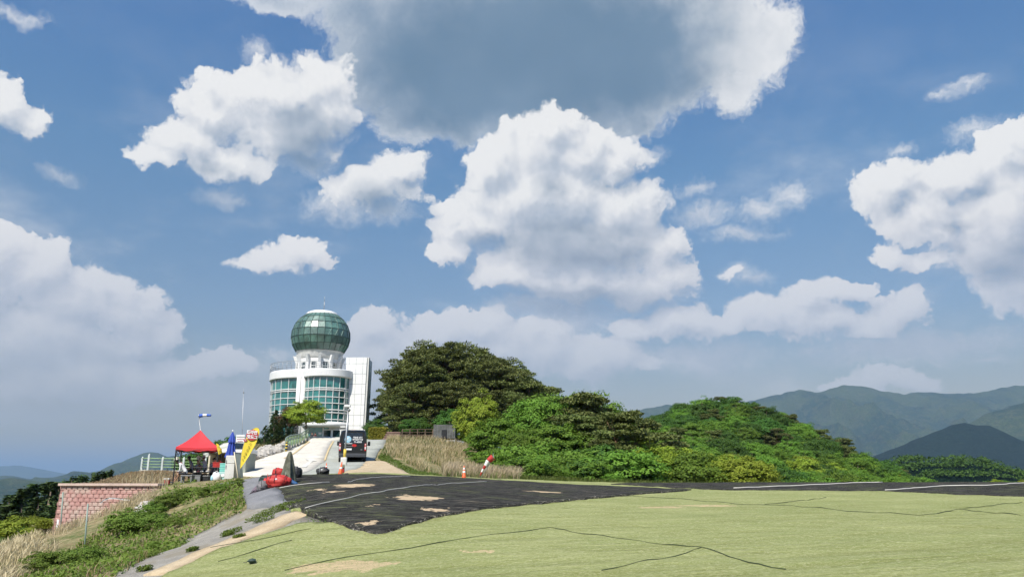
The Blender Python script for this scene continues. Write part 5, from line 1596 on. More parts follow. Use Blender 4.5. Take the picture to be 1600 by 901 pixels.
# ---- canopy tent
def tent():
    c = [G(269.8, 756, 43.6), G(335.8, 756, 44.3)]
    c += [G(341.0, 756, 46.7), G(278.6, 756, 46.2)]
    zt = Pv(300, 700.5, 44)[2]
    O = sum(c, Vector()) / 4
    L = Local('canopy_tent', (O.x, O.y, c[0].z), 'red pop-up canopy tent with black legs over the picnic table', 'tent')
    for q in c:
        m = MB(); m.box((q.x, q.y, (q.z + zt) / 2), (.055, .055, zt - q.z)); m.box((q.x, q.y, q.z + .01), (.12, .12, .02)); L.put(m, 'leg', M_BLACKP)
    apex = Vector((O.x - .05, O.y, Pv(307.5, 671, 45)[2]))
    E = [Vector((q.x, q.y, zt + .06)) + (q - O).normalized() * .04 * 1 for q in c]
    E = [Vector((e.x, e.y, zt + .08)) for e in E]
    m = MB()
    for i in range(4):
        a, b = E[i], E[(i + 1) % 4]; rows = []
        for k in range(11):
            t = k / 10; row = []
            for j in range(13):
                s = j / 12; q = a.lerp(b, s).lerp(apex, t)
                sag = -.16 * math.sin(PI * t) * (1 - .4 * abs(2 * s - 1)) - .05 * math.sin(PI * s) * (1 - t)
                q.z += sag; row.append(q)
            rows.append(row)
        m.grid(rows)
    L.put(m, 'canopy', M_RED)
    m = MB()
    for i in range(4):
        a, b = E[i], E[(i + 1) % 4]; rows = []
        for k in range(3):
            row = []
            for j in range(13):
                s = j / 12; q = a.lerp(b, s); q.z += -.05 * math.sin(PI * s) - .17 * k / 2 + (.03 * math.sin(s * 19) if k == 2 else 0)
                q += (q - O).normalized() * .012 * k * .5; row.append(Vector((q.x, q.y, q.z - .002)))
            rows.append(row)
        m.grid(rows)
    L.put(m, 'valance', M_RED)
    m = MB()
    for i in range(4):
        a, b = E[i] - Vector((0, 0, .12)), E[(i + 1) % 4] - Vector((0, 0, .12))
        mid = a.lerp(b, .5)
        m.tube([a, mid - Vector((0, 0, .28)), b], .014, 6); m.tube([a - Vector((0, 0, .28)), mid + Vector((0, 0, -.02)), b - Vector((0, 0, .28))], .014, 6)
        m.tube([a, Vector((apex.x, apex.y, zt + .25))], .014, 6)
    m.tube([Vector((apex.x, apex.y, zt + .2)), apex - Vector((0, 0, .03))], .018, 6)
    L.put(m, 'truss', M_BLACKP)
tent()

# ---- people
def skin_mesh(name, segs, parts_mats, loc):
    """one continuous body. segs: {joint: (pos, radius, parent, material of the bone to the parent)}"""
    me = bpy.data.meshes.new(name + '_cage')
    names = list(segs)
    me.from_pydata([segs[n][0] for n in names], [(names.index(segs[n][2]), i) for i, n in enumerate(names) if segs[n][2]], [])
    o = bpy.data.objects.new('tmp', me); col.objects.link(o)
    sk = o.modifiers.new('s', 'SKIN'); sk.use_smooth_shade = True
    for i, n in enumerate(names):
        r = segs[n][1]; r = (r, r) if not isinstance(r, tuple) else r
        me.skin_vertices[0].data[i].radius = r
    me.skin_vertices[0].data[0].use_root = True
    ss = o.modifiers.new('u', 'SUBSURF'); ss.levels = ss.render_levels = 1
    bpy.context.view_layer.update()
    out = bpy.data.meshes.new_from_object(o.evaluated_get(bpy.context.evaluated_depsgraph_get()))
    col.objects.unlink(o); bpy.data.objects.remove(o); bpy.data.meshes.remove(me)
    out.materials.clear()
    for m in parts_mats: out.materials.append(m)
    R0 = lambda n: (segs[n][1] if not isinstance(segs[n][1], tuple) else sum(segs[n][1]) / 2)
    bones = [(Vector(segs[n][0]), Vector(segs[segs[n][2]][0]), segs[n][3], R0(n), R0(segs[n][2])) for n in names if segs[n][2]]
    for p in out.polygons:
        c = p.center; best = (1e9, 0)
        for a, b, mi, ra, rb in bones:
            ab = b - a; t = max(0, min(1, (c - a).dot(ab) / max(1e-6, ab.dot(ab)))); d = (c - a - ab * t).length - (ra * (1 - t) + rb * t)
            if d < best[0]: best = (d, mi)
        p.material_index = best[1]; p.use_smooth = True
    return out
def person(loc, face, label, pose, mats, hair='short', hat=None, group=None, hold=None, s=1.0):
    """face: heading angle (0 = looks along +X). pose: dict of joint positions in the body's frame (x forward, y left, z up)."""
    top, legs = mats
    J = dict(pose)
    T, Lg, Sk = 0, 1, 2
    lower = J.pop('bare_shins', False); long_sl = J.pop('long_sleeves', False)
    seg = {}
    seg['pelvis'] = (J['pelvis'], (.15, .13), None, 0)
    seg['waist'] = (J['waist'], (.135, .105), 'pelvis', T)
    seg['chest'] = (J['chest'], (.165, .12), 'waist', T)
    seg['neck0'] = (J['neck'], .055, 'chest', T)
    seg['head0'] = (J['head'] - Vector((0, 0, .045)), .065, 'neck0', Sk)
    seg['head1'] = (J['head'] + Vector((0, 0, .03)), (.080, .092), 'head0', Sk)
    seg['head2'] = (J['head'] + Vector((0, 0, .105)), .062, 'head1', Sk)
    for sd_, y in (('l', 1), ('r', -1)):
        sh = J['sh_' + sd_]; el = J['el_' + sd_]; wr = J['wr_' + sd_]
        seg['sh' + sd_] = (sh, .058, 'chest', T)
        seg['um' + sd_] = (sh.lerp(el, .45), .047, 'sh' + sd_, T)
        seg['el' + sd_] = (el, .039, 'um' + sd_, T if long_sl else Sk)
        seg['wr' + sd_] = (wr, .024, 'el' + sd_, T if long_sl else Sk)
        dr = (wr - el).normalized()
        pm = wr + dr * .07
        seg['pm' + sd_] = (pm, (.034, .018), 'wr' + sd_, Sk)
        side = dr.cross(Vector((0, 0, 1)));  side = side.normalized() if side.length > .05 else Vector((0, 1, 0))
        dn = side.cross(dr).normalized() * -1
        for f in range(4):
            b0 = pm + side * (f - 1.5) * .019 + dr * .03; ln = (.062, .075, .070, .055)[f]
            seg[f'f{f}a{sd_}'] = (b0, .0085, 'pm' + sd_, Sk); seg[f'f{f}b{sd_}'] = (b0 + dr * ln * .5 + dn * .008, .008, f'f{f}a{sd_}', Sk); seg[f'f{f}c{sd_}'] = (b0 + dr * ln * .85 + dn * .03, .007, f'f{f}b{sd_}', Sk)
        tb = wr + dr * .03 + side * -.036 * 1
        seg['ta' + sd_] = (tb, .011, 'wr' + sd_, Sk); seg['tb' + sd_] = (tb + dr * .035 - side * .02 + dn * .01, .009, 'ta' + sd_, Sk)
        hp, kn, an = J['hip_' + sd_], J['kn_' + sd_], J['an_' + sd_]
        seg['hp' + sd_] = (hp, .092, 'pelvis', Lg)
        seg['th' + sd_] = (hp.lerp(kn, .5), .078, 'hp' + sd_, Lg)
        seg['kn' + sd_] = (kn, .057, 'th' + sd_, Lg)
        seg['cf' + sd_] = (kn.lerp(an, .35), .052, 'kn' + sd_, Sk if lower else Lg)
        seg['an' + sd_] = (an, .036, 'cf' + sd_, Sk if lower else Lg)
        seg['to' + sd_] = (an + J.get('toe', Vector((.15, 0, -.05))), (.042, .028), 'an' + sd_, 3)
    me = skin_mesh('body', seg, [top, legs, M_SKIN, M_WSHIRT if lower else M_DARK], loc)
    t = empty('person', loc, face, label, 'person', group); t.scale = (s, s, s)
    body = link_mesh('body', me, None, t)
    # face
    h = J['head']; fm = MB()
    fm.blob(h + Vector((.088, 0, .01)), (.018, .012, .022), 8, 6)
    for y in (1, -1): fm.blob(h + Vector((-.005, y * .083, .01)), (.018, .010, .028), 8, 6)
    fm.build('nose_and_ears', M_SKIN, t)
    fm = MB()
    for y in (1, -1): fm.blob(h + Vector((.078, y * .030, .035)), (.008, .012, .007), 8, 6)
    fm.blob(h + Vector((.080, 0, -.035)), (.006, .024, .006), 8, 6)
    fm.build('eyes_and_mouth', M_DARK, t)
    hb = MB()
    if hair == 'long': hb.blob(h + Vector((-.022, 0, .035)), (.100, .098, .115), 14, 9, .06, 3); hb.blob(h + Vector((-.055, 0, -.06)), (.055, .085, .13), 12, 8, .1, 4)
    else: hb.blob(h + Vector((-.020, 0, .055)), (.098, .094, .092), 14, 9, .06, 3)
    hb.build('hair', M_HAIR, t)
    if hat == 'sun':
        hm = MB(); hm.lathe([(.001, .185), (.05, .18), (.088, .155), (.106, .09), (.108, .065), (.20, .02), (.203, .014), (.10, .055)], 24, h + Vector((-.01, 0, 0))); hm.build('hat', M_HAT, t)
    if hat == 'cap':
        hm = MB(); hm.lathe([(.001, .165), (.05, .16), (.09, .125), (.103, .07), (.104, .055)], 20, h + Vector((-.01, 0, 0))); hm.poly([h + Vector(q) for q in ((.06, -.08, .07), (.19, -.055, .055), (.205, 0, .052), (.19, .055, .055), (.06, .08, .07))], .008, (0, 0, 1)); hm.build('cap', M_LSHIRT, t)
    return t
def seated(lean=.25, fwd=.30, knee_h=.50, arm='knees', reach=.45, spread=.11):
    V = Vector
    pel = V((0, 0, .52)); waist = V((.02 + lean * .18, 0, .70)); chest = V((.03 + lean * .55, 0, .93)); neck = V((.04 + lean * .85, 0, 1.10)); head = V((.07 + lean * 1.05, 0, 1.235))
    J = dict(pelvis=pel, waist=waist, chest=chest, neck=neck, head=head)
    for sd_, y in (('l', 1), ('r', -1)):
        J['hip_' + sd_] = V((.03, y * .09, .52)); J['kn_' + sd_] = V((.42, y * spread, knee_h + .03)); J['an_' + sd_] = V((.42 + fwd, y * spread * .9, .075))
        sh = chest + V((.0, y * .175, .08)); J['sh_' + sd_] = sh
        if arm == 'knees': J['el_' + sd_] = V((.34, y * .19, .66)); J['wr_' + sd_] = V((.50, y * .06, .62 + .02 * y))
        elif arm == 'table': J['el_' + sd_] = sh + V((.10, y * .05, -.26)); J['wr_' + sd_] = sh + V((.34, y * -.02, -.24))
        elif arm == 'brow':
            if y > 0: J['el_' + sd_] = sh + V((.24, .05, -.02)); J['wr_' + sd_] = head + V((.20, .04, .02))
            else: J['el_' + sd_] = sh + V((.10, y * .05, -.26)); J['wr_' + sd_] = sh + V((.34, 0, -.22))
        else: J['el_' + sd_] = sh + V((-.02, y * .06, -.27)); J['wr_' + sd_] = sh + V((.20, y * .0, -.40))
    return J
def standing(twist=0.0):
    V = Vector
    J = dict(pelvis=V((0, 0, .95)), waist=V((0, 0, 1.12)), chest=V((0, 0, 1.33)), neck=V((.0, 0, 1.49)), head=V((.02, 0, 1.62)))
    for sd_, y in (('l', 1), ('r', -1)):
        J['hip_' + sd_] = V((0, y * .09, .92)); J['kn_' + sd_] = V((.02 + .03 * y, y * .10, .50)); J['an_' + sd_] = V((-.02 + .05 * y, y * .11, .08))
        J['sh_' + sd_] = V((0, y * .18, 1.41)); J['el_' + sd_] = V((-.01, y * .24, 1.13)); J['wr_' + sd_] = V((.20, y * .16, 1.05))
    return J
def seat_z(u, D): return G(u, 752, D)
# seats for the people first
def step_box(u, D, w, h, d, label, mat, rz=0):
    g = G(u, 756, D)
    L = Local('step_stool', g, label, 'stool')
    m = MB(); m.bbox(g + Vector((0, 0, h - .03)), (w, d, .06), .012, rz); L.put(m, 'seat', mat)
    M = Matrix.Rotation(rz, 3, 'Z')
    for sx in (-1, 1):
        for sy in (-1, 1):
            m = MB(); m.box(g + M @ Vector((sx * (w / 2 - .05), sy * (d / 2 - .05), 0)) + Vector((0, 0, (h - .06) / 2)), (.07, .05, h - .06), rz); L.put(m, 'leg', mat)
    return g
g1 = step_box(292, 43.9, .62, .40, .40, 'grey plastic step stool under the person in the sun hat', M_GREYP)
p = person(g1 + Vector((-.05, 0, -.04)), PI, 'person in a white top and pale sun hat hunched forward on a grey stool', dict(seated(.55, .30, .50, 'knees'), bare_shins=True, long_sleeves=True), (M_WSHIRT, M_TROUS), 'long', 'sun')
sc_ = MB(); sc_.blob((.37, -.02, .98), (.06, .13, .16), 10, 8, .2, 5); sc_.build('scarf', M_PINK, p)
g2 = step_box(300, 44.7, .42, .40, .40, 'dark stool under the long-haired person', M_DARK)
person(g2 + Vector((0, 0, .0)), PI + .25, 'person with long black hair and grey top sitting just behind the sun hat', dict(seated(.22, .12, .5, 'lap')), (M_GSHIRT, M_TROUS), 'long')
g3 = step_box(309, 46.0, .42, .34, .40, 'low dark stool at the far side of the table, middle', M_DARK)
person(g3 + Vector((0, 0, -.12)), -PI / 2 - .2, 'black-haired person sitting low at the far side, only the head clear of the table', dict(seated(.10, .05, .5, 'table')), (M_GSHIRT, M_TROUS), 'short')
g4 = step_box(319, 45.0, .42, .40, .40, 'dark stool under the capped person', M_DARK)
person(g4 + Vector((0, 0, .02)), PI - .1, 'person in a pale cap holding a white sheet up at the table', dict(seated(.10, .08, .5, 'brow')), (M_LSHIRT, M_TROUS), 'short', 'cap')
pp = g4 + Vector((-.42, -.02, 1.26)); L = Local('paper_sheet', pp, 'white folded sheet held up in front of the capped face', 'paper'); m = MB(); m.box(pp, (.30, .012, .20), rz=.25, ry=.75); L.put(m, 'sheet', M_WTXT)
g5 = step_box(332, 45.4, .42, .38, .40, 'dark stool behind the red basket', M_DARK)
person(g5 + Vector((0, 0, -.06)), -PI / 2 + .3, 'black-haired person in a light top leaning on the table behind the red basket', dict(seated(.20, .05, .5, 'table')), (M_LSHIRT, M_TROUS), 'short')
q6 = G(487, 690, 101.5)
person(q6, -PI / 2, 'person in dark clothes, left of the two standing under the maple by the entrance', standing(), (M_TROUS, M_TROUS), 'short')
q7 = G(492, 690, 103)
person(q7, PI * .8, 'person in a maroon top on the right of the two standing under the maple', standing(), (flat_mat('maroon_cotton', (0.14, 0.03, 0.03), .85), M_TROUS), 'short')

# ---- picnic table with things on and under it
def table():
    a, b = G(299.5, 757, 44.3), G(344, 757, 44.5)
    a.z = b.z = min(a.z, b.z) ; c = (a + b) / 2; ln = (b - a).length
    L = Local('folding_table', c, 'long black folding table under the red canopy', 'table')
    h = .74
    m = MB(); m.bbox(c + Vector((0, 0, h)), (ln, .62, .04), .01, math.atan2(b.y - a.y, b.x - a.x)); L.put(m, 'tabletop', M_DARK)
    for sx in (-1, -.33, .33, 1):
        for sy in (-1, 1):
            q = c + Vector((sx * (ln / 2 - .08), sy * .26, 0)); m = MB(); m.tube([q - Vector((0, 0, .08)), q + Vector((0, 0, h - .02))], .022, 6); L.put(m, 'leg', M_BLACKP)
    m = MB(); m.box(c + Vector((-.1, 0, .48)), (ln * .8, .5, .025)); L.put(m, 'lower_shelf', M_DARK)
    return c, h, ln
tc_, th_, tl_ = table()
def simple(name, label, cat, mb, mat, o, parts=None, group=None):
    L = Local(name, o, label, cat, group)
    L.put(mb, parts or 'body', mat); return L
for i, (dx, w, h, mt, lb) in enumerate([(-.55, .5, .36, M_GREYP, 'dark grey crate under the table by the step stool'), (.1, .55, .32, M_DARK, 'black crate under the middle of the table'), (.62, .34, .40, M_GREENS, 'dark green crate under the right end of the table')]):
    q = tc_ + Vector((dx, .05, -.03)); L = Local('crate', q, lb, 'crate')
    m = MB(); m.bbox(q + Vector((0, 0, h / 2)), (w, .4, h), .02); L.put(m, 'box', mt); m = MB(); m.bbox(q + Vector((0, 0, h + .0)), (w + .04, .44, .05), .015); L.put(m, 'rim', M_GREYP)
q = tc_ + Vector((.56, -.02, th_ + .02)); L = Local('basket', q, 'bright red plastic basket on the right end of the table', 'basket')
m = MB(); m.box(q + Vector((0, 0, .13)), (.40, .32, .26), top=1.12); L.put(m, 'bowl', M_REDN); m = MB(); m.bbox(q + Vector((0, 0, .265)), (.48, .39, .03), .01); L.put(m, 'rim', M_REDN); m = MB(); m.tube([q + Vector((-.22, 0, .27)), q + Vector((-.14, 0, .36)), q + Vector((.14, 0, .36)), q + Vector((.22, 0, .27))], .010, 6); L.put(m, 'handle', M_REDN)
for i, (dx, lb, mt) in enumerate([(-.42, 'pink packet at the left of the lower table shelf', M_PINK), (-.22, 'white packet in the middle of the lower table shelf', M_WTXT), (.08, 'pale packet at the right of the lower table shelf', M_LSHIRT)]):
    q = tc_ + Vector((dx, -.18, .495)); L = Local('packet', q, lb, 'packet'); m = MB(); m.blob(q + Vector((0, 0, .05)), (.11, .07, .05), 10, 6, .3, i); L.put(m, 'wrapper', mt)
q = tc_ + Vector((.98, -.1, th_ * .0)); 
q = G(349, 752, 43.9) + Vector((-.62, -.12, 0))
L = Local('carrier_bag', G(337, 754, 43.3), 'white and blue printed carrier bag on the grass by the teal crates', 'bag'); o_ = L.o.copy()
m = MB(); m.blob(o_ + Vector((0, 0, .20)), (.24, .16, .25), 14, 9, .25, 8, 0, .8); L.put(m, 'bag', M_WTXT); m = MB(); m.blob(o_ + Vector((-.17, -.07, .14)), (.11, .11, .16), 10, 8, .2, 9); L.put(m, 'blue_print', M_AQUA)
m = MB(); m.tube([o_ + Vector((-.10, 0, .40)), o_ + Vector((-.04, 0, .52)), o_ + Vector((.04, 0, .52)), o_ + Vector((.10, 0, .40))], .012, 6); L.put(m, 'handle', M_WTXT)
# teal crates
b0 = G(347.8, 752, 43.6)
zc_ = b0.z - .02
for i, (h, mt, lb) in enumerate([(.46, M_TEAL2, 'pale aqua crate with a round drum mark, bottom of the stack'), (.22, M_TEAL, 'teal crate in the middle of the stack by the fridge'), (.24, M_TEAL, 'teal crate on top of the stack by the fridge')]):
    q = Vector((b0.x, b0.y, zc_)); L = Local('crate', q, lb, 'crate'); m = MB(); m.bbox(q + Vector((0, 0, h / 2)), (.34, .34, h - .01), .02); L.put(m, 'box', mt)
    m = MB(); m.bbox(q + Vector((0, 0, h - .035)), (.37, .37, .04), .01); L.put(m, 'rim', mt)
    if i == 0: m = MB(); m.tube([q + Vector((.05, -.18, .28)), q + Vector((.05, -.20, .28))], .09, 16); L.put(m, 'drum', M_WTXT)
    zc_ += h
# fridge
b0 = G(360, 752, 43.4); b0.z -= .02
L = Local('fridge', b0, 'tall cream white fridge standing beside the teal crates', 'fridge')
m = MB(); m.bbox(b0 + Vector((0, 0, .64)), (.52, .52, 1.28), .03); L.put(m, 'cabinet', M_CREAM)
m = MB(); m.bbox(b0 + Vector((0, -.285, .44)), (.50, .05, .80), .015); L.put(m, 'door', M_WHITE2); m = MB(); m.bbox(b0 + Vector((0, -.285, 1.06)), (.50, .05, .40), .015); L.put(m, 'freezer_door', M_WHITE2)
for z in (.68, .96): m = MB(); m.box(b0 + Vector((-.2, -.33, z)), (.03, .03, .18)); L.put(m, 'handle', M_STEEL)
# closed blue umbrella
b0 = G(357, 752, 44.6)
L = Local('parasol', b0, 'closed blue parasol with a white tip behind the fridge', 'parasol')
zt = Pv(357, 674, 44.6).z; zb = Pv(357, 714, 44.6).z
m = MB(); m.tube([b0, Vector((b0.x, b0.y, zt))], .02, 8); L.put(m, 'pole', M_STEEL)
m = MB(); m.blob((b0.x, b0.y, zt + .04), (.05, .05, .055), 10, 7); L.put(m, 'tip', M_WHITE)
def folds(zs_rs, amp, k):
    rows = []
    for z, r in zs_rs:
        row = []
        for j in range(48):
            w = 2 * PI * j / 48; rr = r * (1 + amp * math.cos(k * w + 1.0)); row.append(Vector((b0.x + rr * math.cos(w), b0.y + rr * math.sin(w), z)))
        rows.append(row)
    return rows
m = MB(); m.grid(folds([(zt - .02, .03), (zt - .2, .10), (zt - .45, .17), (zt - .60, .20)], .16, 8), closed=True); L.put(m, 'vent_flap', M_BLUE)
m = MB(); m.grid(folds([(zt - .35, .10), (zt - .7, .15), (zt - 1.1, .20), (zb + .04, .27), (zb, .275)], .28, 8), closed=True); L.put(m, 'canopy', M_BLUE)
b1 = b0 + Vector((0, 0, -.02)); m = MB(); m.lathe([(.26, 0), (.26, .05), (.05, .09), (.04, .3)], 20, b1); L.put(m, 'base', M_DARK)
# leaning board
A = [Pv(366, 706, 42.9), Pv(376.5, 708, 43.4), Pv(380, 748, 42.9), Pv(372.5, 750, 42.4)]
L = Local('leaning_board', A[3], 'tall grey panel with a cream edge leaning beside the fridge', 'board')
m = MB(); m.poly(A, .03, (0, 1, 0)); L.put(m, 'panel', M_GREYG)
m = MB(); m.tube([A[0], A[3]], .035, 4); L.put(m, 'edge', M_CREAM); m = MB(); m.tube([A[0], A[1]], .02, 4); L.put(m, 'top_rail', M_STEEL)
# kiosk behind
def kiosk():
    yk = 50.0
    l, r = P(325, 725, yk)[0], P(384, 725, yk)[0]; zb = G(350, 745, yk).z - .15; zt = Pv(350, 704, yk).z
    c = Vector(((l + r) / 2, yk + .9, zb)); w = r - l
    L = Local('kiosk', c, 'open-fronted cream and beige kiosk with a white roof behind the fridge', 'kiosk')
    m = MB(); m.box(c + Vector((0, .9, (zt - zb) / 2)), (w, .06, zt - zb - .2)); L.put(m, 'back_wall', M_BEIGE)
    m = MB(); m.box(c + Vector((-w / 2 + .05, -.02, (zt - zb) / 2)), (.10, 1.78, zt - zb - .2)); L.put(m, 'side_wall', M_CREAM)
    m = MB(); m.box(c + Vector((w / 2 - .31, -.02, (zt - zb) / 2)), (.62, 1.78, zt - zb - .2)); L.put(m, 'side_wall', M_GREYG)
    m = MB(); m.bbox(c + Vector((0, 0, zt - zb - .02)), (w + .14, 2.1, .20), .03); L.put(m, 'roof', M_WHITE)
    for k in range(1, 4):
        m = MB(); m.box(c + Vector((-w / 2 + w * .235 * k, .86, (zt - zb) / 2)), (.05, .05, zt - zb - .24)); L.put(m, 'stud', M_TIMBER)
    m = MB(); m.box(c + Vector((0, -.05, .10)), (w - .75, 1.7, .12)); L.put(m, 'floor', M_TIMBER)
kiosk()
# yellow hand flag
A = [Pv(337.5, 692, 44.0), Pv(341, 693.5, 43.9), Pv(347, 706.5, 43.9), Pv(341.5, 710, 44.0)]
L = Local('pennant', A[0], 'small yellow pennant with dark symbols tied to the canopy corner', 'flag')
m = MB(); m.poly([A[0], A[1], Pv(344.5, 699, 43.8), A[2], A[3], Pv(339, 700, 44.1)], .006, (0, 1, 0)); L.put(m, 'cloth', M_YEL)
text('symbols', '大', .15, face_cam(Pv(342, 698.5, 43.7), 0, -.45), M_DTXT, L.t); text('symbols', '吉', .13, face_cam(Pv(343.4, 705, 43.7), 0, -.45), M_DTXT, L.t)
# teardrop banner
def banner():
    D = 41.0
    ol = [(374.3, 733), (375.5, 722), (377.5, 708), (380.5, 695), (384.5, 684), (389, 676), (394, 670.5), (399, 667.6), (402.5, 667.8), (404.8, 670), (405.4, 675), (404.2, 681.5), (401, 690), (396, 700), (389, 712), (381, 724)]
    base = G(375, 752, D)
    L = Local('feather_banner', base, 'yellow teardrop banner with a red disc and Korean lettering', 'banner')
    m = MB(); m.poly([Pv(u, v, D) + Vector((0, .02 * math.sin(v * .2), 0)) for u, v in ol], .008, (0, 1, 0)); L.put(m, 'flag', M_YEL)
    edge = [base] + [Pv(u, v, D) + Vector((0, .01, 0)) for u, v in [(374.2, 733), (375.3, 722), (377.2, 708), (380.2, 695), (384.2, 684), (388.7, 676), (393.8, 670.2), (399, 667.2), (403, 667.4), (405.4, 670)]]
    m = MB(); m.tube(edge, [.02, .02, .018, .016, .014, .013, .012, .011, .010, .010, .010], 6); L.put(m, 'pole', M_STEEL)
    def disc(u, v, ru, nm, mt, dy):
        c = Pv(u, v, D); r = ru * D / FPX; mm = MB(); mm.poly([c + Vector((r * math.cos(2 * PI * k / 28), dy, r * .88 * math.sin(2 * PI * k / 28))) for k in range(28)], .006, (0, 1, 0)); return L.put(mm, nm, mt)
    disc(394.6, 679.2, 9.2, 'disc', M_CRIM, -.045)
    for k, (u, v) in enumerate(((394.0, 675.3), (394.2, 682.7))): text('lettering', ('컵라면', '핫도그')[k], .205, face_cam(Pv(u + .3, v, D) + Vector((0, -.055, 0)), 0, -.10), M_WTXT, L.t, .003, .008)
    disc(383.8, 687.2, 2.7, 'small_disc', M_CRIM, -.045); text('lettering', '맛', .11, face_cam(Pv(383.8, 687.2, D) + Vector((0, -.055, 0))), M_WTXT, L.t)
    for k, ch in enumerate('시원한음료수'):
        t = k / 5; text('lettering', ch, .15 - .045 * t, face_cam(Pv(391.5 - 12.0 * t, 693.5 + 24 * t, D) + Vector((0, -.04, 0)), 0, -.35), M_DTXT, L.t)
banner()
# signs behind
A = G(375, 740, 61); L = Local('notice_board', A, 'white and pink notice board on two posts behind the yellow banner', 'sign')
c = Pv(375.5, 684.5, 61); m = MB(); m.box(c, (.66, .04, .56)); L.put(m, 'board', M_WTXT)
for s2 in (-1, 1): m = MB(); m.tube([Vector((c.x + s2 * .28, c.y + .05, A.z)), c + Vector((s2 * .28, .05, .3))], .03, 6); L.put(m, 'post', M_STEEL)
for k, (w, mt) in enumerate(((.30, M_DTXT), (.26, M_PINK), (.20, M_PINK))):
    m = MB(); m.box(c + Vector((.02, -.026, .12 - k * .17)), (w * 2, .008, .045)); L.put(m, 'text_line', mt)
A = G(389.6, 728, 58); L = Local('red_sign', A, 'small red sign on a thin white post right of the banner', 'sign')
c = Pv(391, 706, 58); m = MB(); m.box(c, (.24, .03, .26)); L.put(m, 'plate', M_REDN); m = MB(); m.tube([A, c + Vector((0, .04, .1))], .022, 6); L.put(m, 'post', M_WHITE)
m = MB(); m.poly([c + Vector((-.08, -.025, -.05)), c + Vector((.08, -.025, -.05)), c + Vector((0, -.025, .08))], .005, (0, 1, 0)); L.put(m, 'mark', M_WTXT)
# windsock over the tent
def sock(name, label, base, top, path, radii, cols, lab2=None, side=0.0):
    L = Local(name, base, label, 'windsock')
    m = MB(); m.tube([base, top], .022, 6); L.put(m, 'pole', M_STEEL)
    m = MB(); r = radii[0]; m.tube([path[0] + (path[1] - path[0]) * -.01 + Vector((0, r * math.cos(a), r * math.sin(a))) for a in [2 * PI * k / 12 for k in range(13)]], .010, 5, cap=False); L.put(m, 'ring', M_STEEL)
    for k in range(len(path) - 1):
        m = MB(); n = 16; vs = []
        d = (path[k + 1] - path[k]).normalized(); s_ = d.cross(Vector((0, 0, 1))).normalized(); t_ = s_.cross(d)
        for q, r in ((path[k], radii[k]), (path[k + 1], radii[k + 1])):
            for j in range(n): vs.append(q + s_ * r * math.cos(2 * PI * j / n) + t_ * r * math.sin(2 * PI * j / n) * .9)
        m.add(vs, [(j, (j + 1) % n, n + (j + 1) % n, n + j) for j in range(n)], True)
        L.put(m, 'sock_panel', cols[k])
b = G(322, 745, 49.0); t_ = Pv(310.3, 646.5, 49)
M_BSOCK = flat_mat('blue_sock_cloth', (0.05, 0.14, 0.55), .7)
sock('windsock', 'blue and white windsock streaming from a pole above the red canopy', b, t_, [Pv(311.5, 649.5, 49), Pv(317.5, 648.5, 49), Pv(323.5, 648.3, 49), Pv(329.5, 648.6, 49)], [.13, .11, .09, .07], [M_BSOCK, M_WTXT, M_BSOCK])
# fallen red and white windsock at the right
b = G(749, 746, 43.0); t_ = Pv(772, 712, 43.0)
pts = [Pv(770.5, 713.5, 43), Pv(763, 719.5, 43), Pv(758.5, 727, 43), Pv(755, 732, 43), Pv(752.6, 737, 43), Pv(750.6, 742, 43)]
sock('windsock', 'red and white windsock on a leaning pole in the dry grass', b, t_, pts, [.20, .15, .10, .06, .05, .035], [M_REDN, M_WTXT, M_REDN, M_WTXT, M_REDN])
# tall thin mast
b = G(377.5, 735, 96); L = Local('mast', b, 'very tall thin grey mast with a small sensor head rising above the banner', 'mast')
m = MB(); m.tube([b, Pv(380.5, 607, 96)], [.05, .02], 6); L.put(m, 'pole', M_STEEL); m = MB(); m.blob(Pv(380.8, 613, 96), (.10, .10, .09), 8, 6); L.put(m, 'sensor', M_GREYP)
# lamp post with boxes
def post():
    D = 43.2; b = G(536, 745, D); top = Pv(540.5, 636, D); top.x = b.x + .10; top.y = b.y
    L = Local('camera_post', b, 'slim grey post with camera head, yellow sleeve and white control box', 'post')
    at = lambda v: b.lerp(top, (745 - v) / (745 - 636))
    m = MB(); m.tube([b, top], [.05, .038], 10); L.put(m, 'pole', M_STEEL)
    m = MB(); m.tube([at(719), at(704)], .078, 12); L.put(m, 'sleeve', M_YPAINT)
    c = at(723.5) + Vector((0, -.12, 0)); m = MB(); m.bbox(c, (.32, .16, .42), .015); L.put(m, 'control_box', M_WHITE)
    m = MB(); m.bbox(c + Vector((0, -.085, 0)), (.26, .02, .35), .01); L.put(m, 'box_door', M_WHITE2)
    c = at(637); m = MB(); m.bbox(c + Vector((-.05, -.03, .10)), (.34, .16, .12), .02); m.tube([c + Vector((-.22, -.05, .02)), c + Vector((.02, 0, .02))], .03, 8); L.put(m, 'camera_head', M_WHITE)
    m = MB(); m.blob(c + Vector((.05, -.02, -.12)), (.08, .08, .09), 10, 8); L.put(m, 'dome_camera', M_GREYP)
    m = MB(); m.lathe([(.062, .10), (.062, .34)], 12, at(744)); L.put(m, 'red_band', M_REDN); m = MB(); m.lathe([(.063, .36), (.063, .5)], 12, at(744)); L.put(m, 'white_band', M_WTXT)
post()
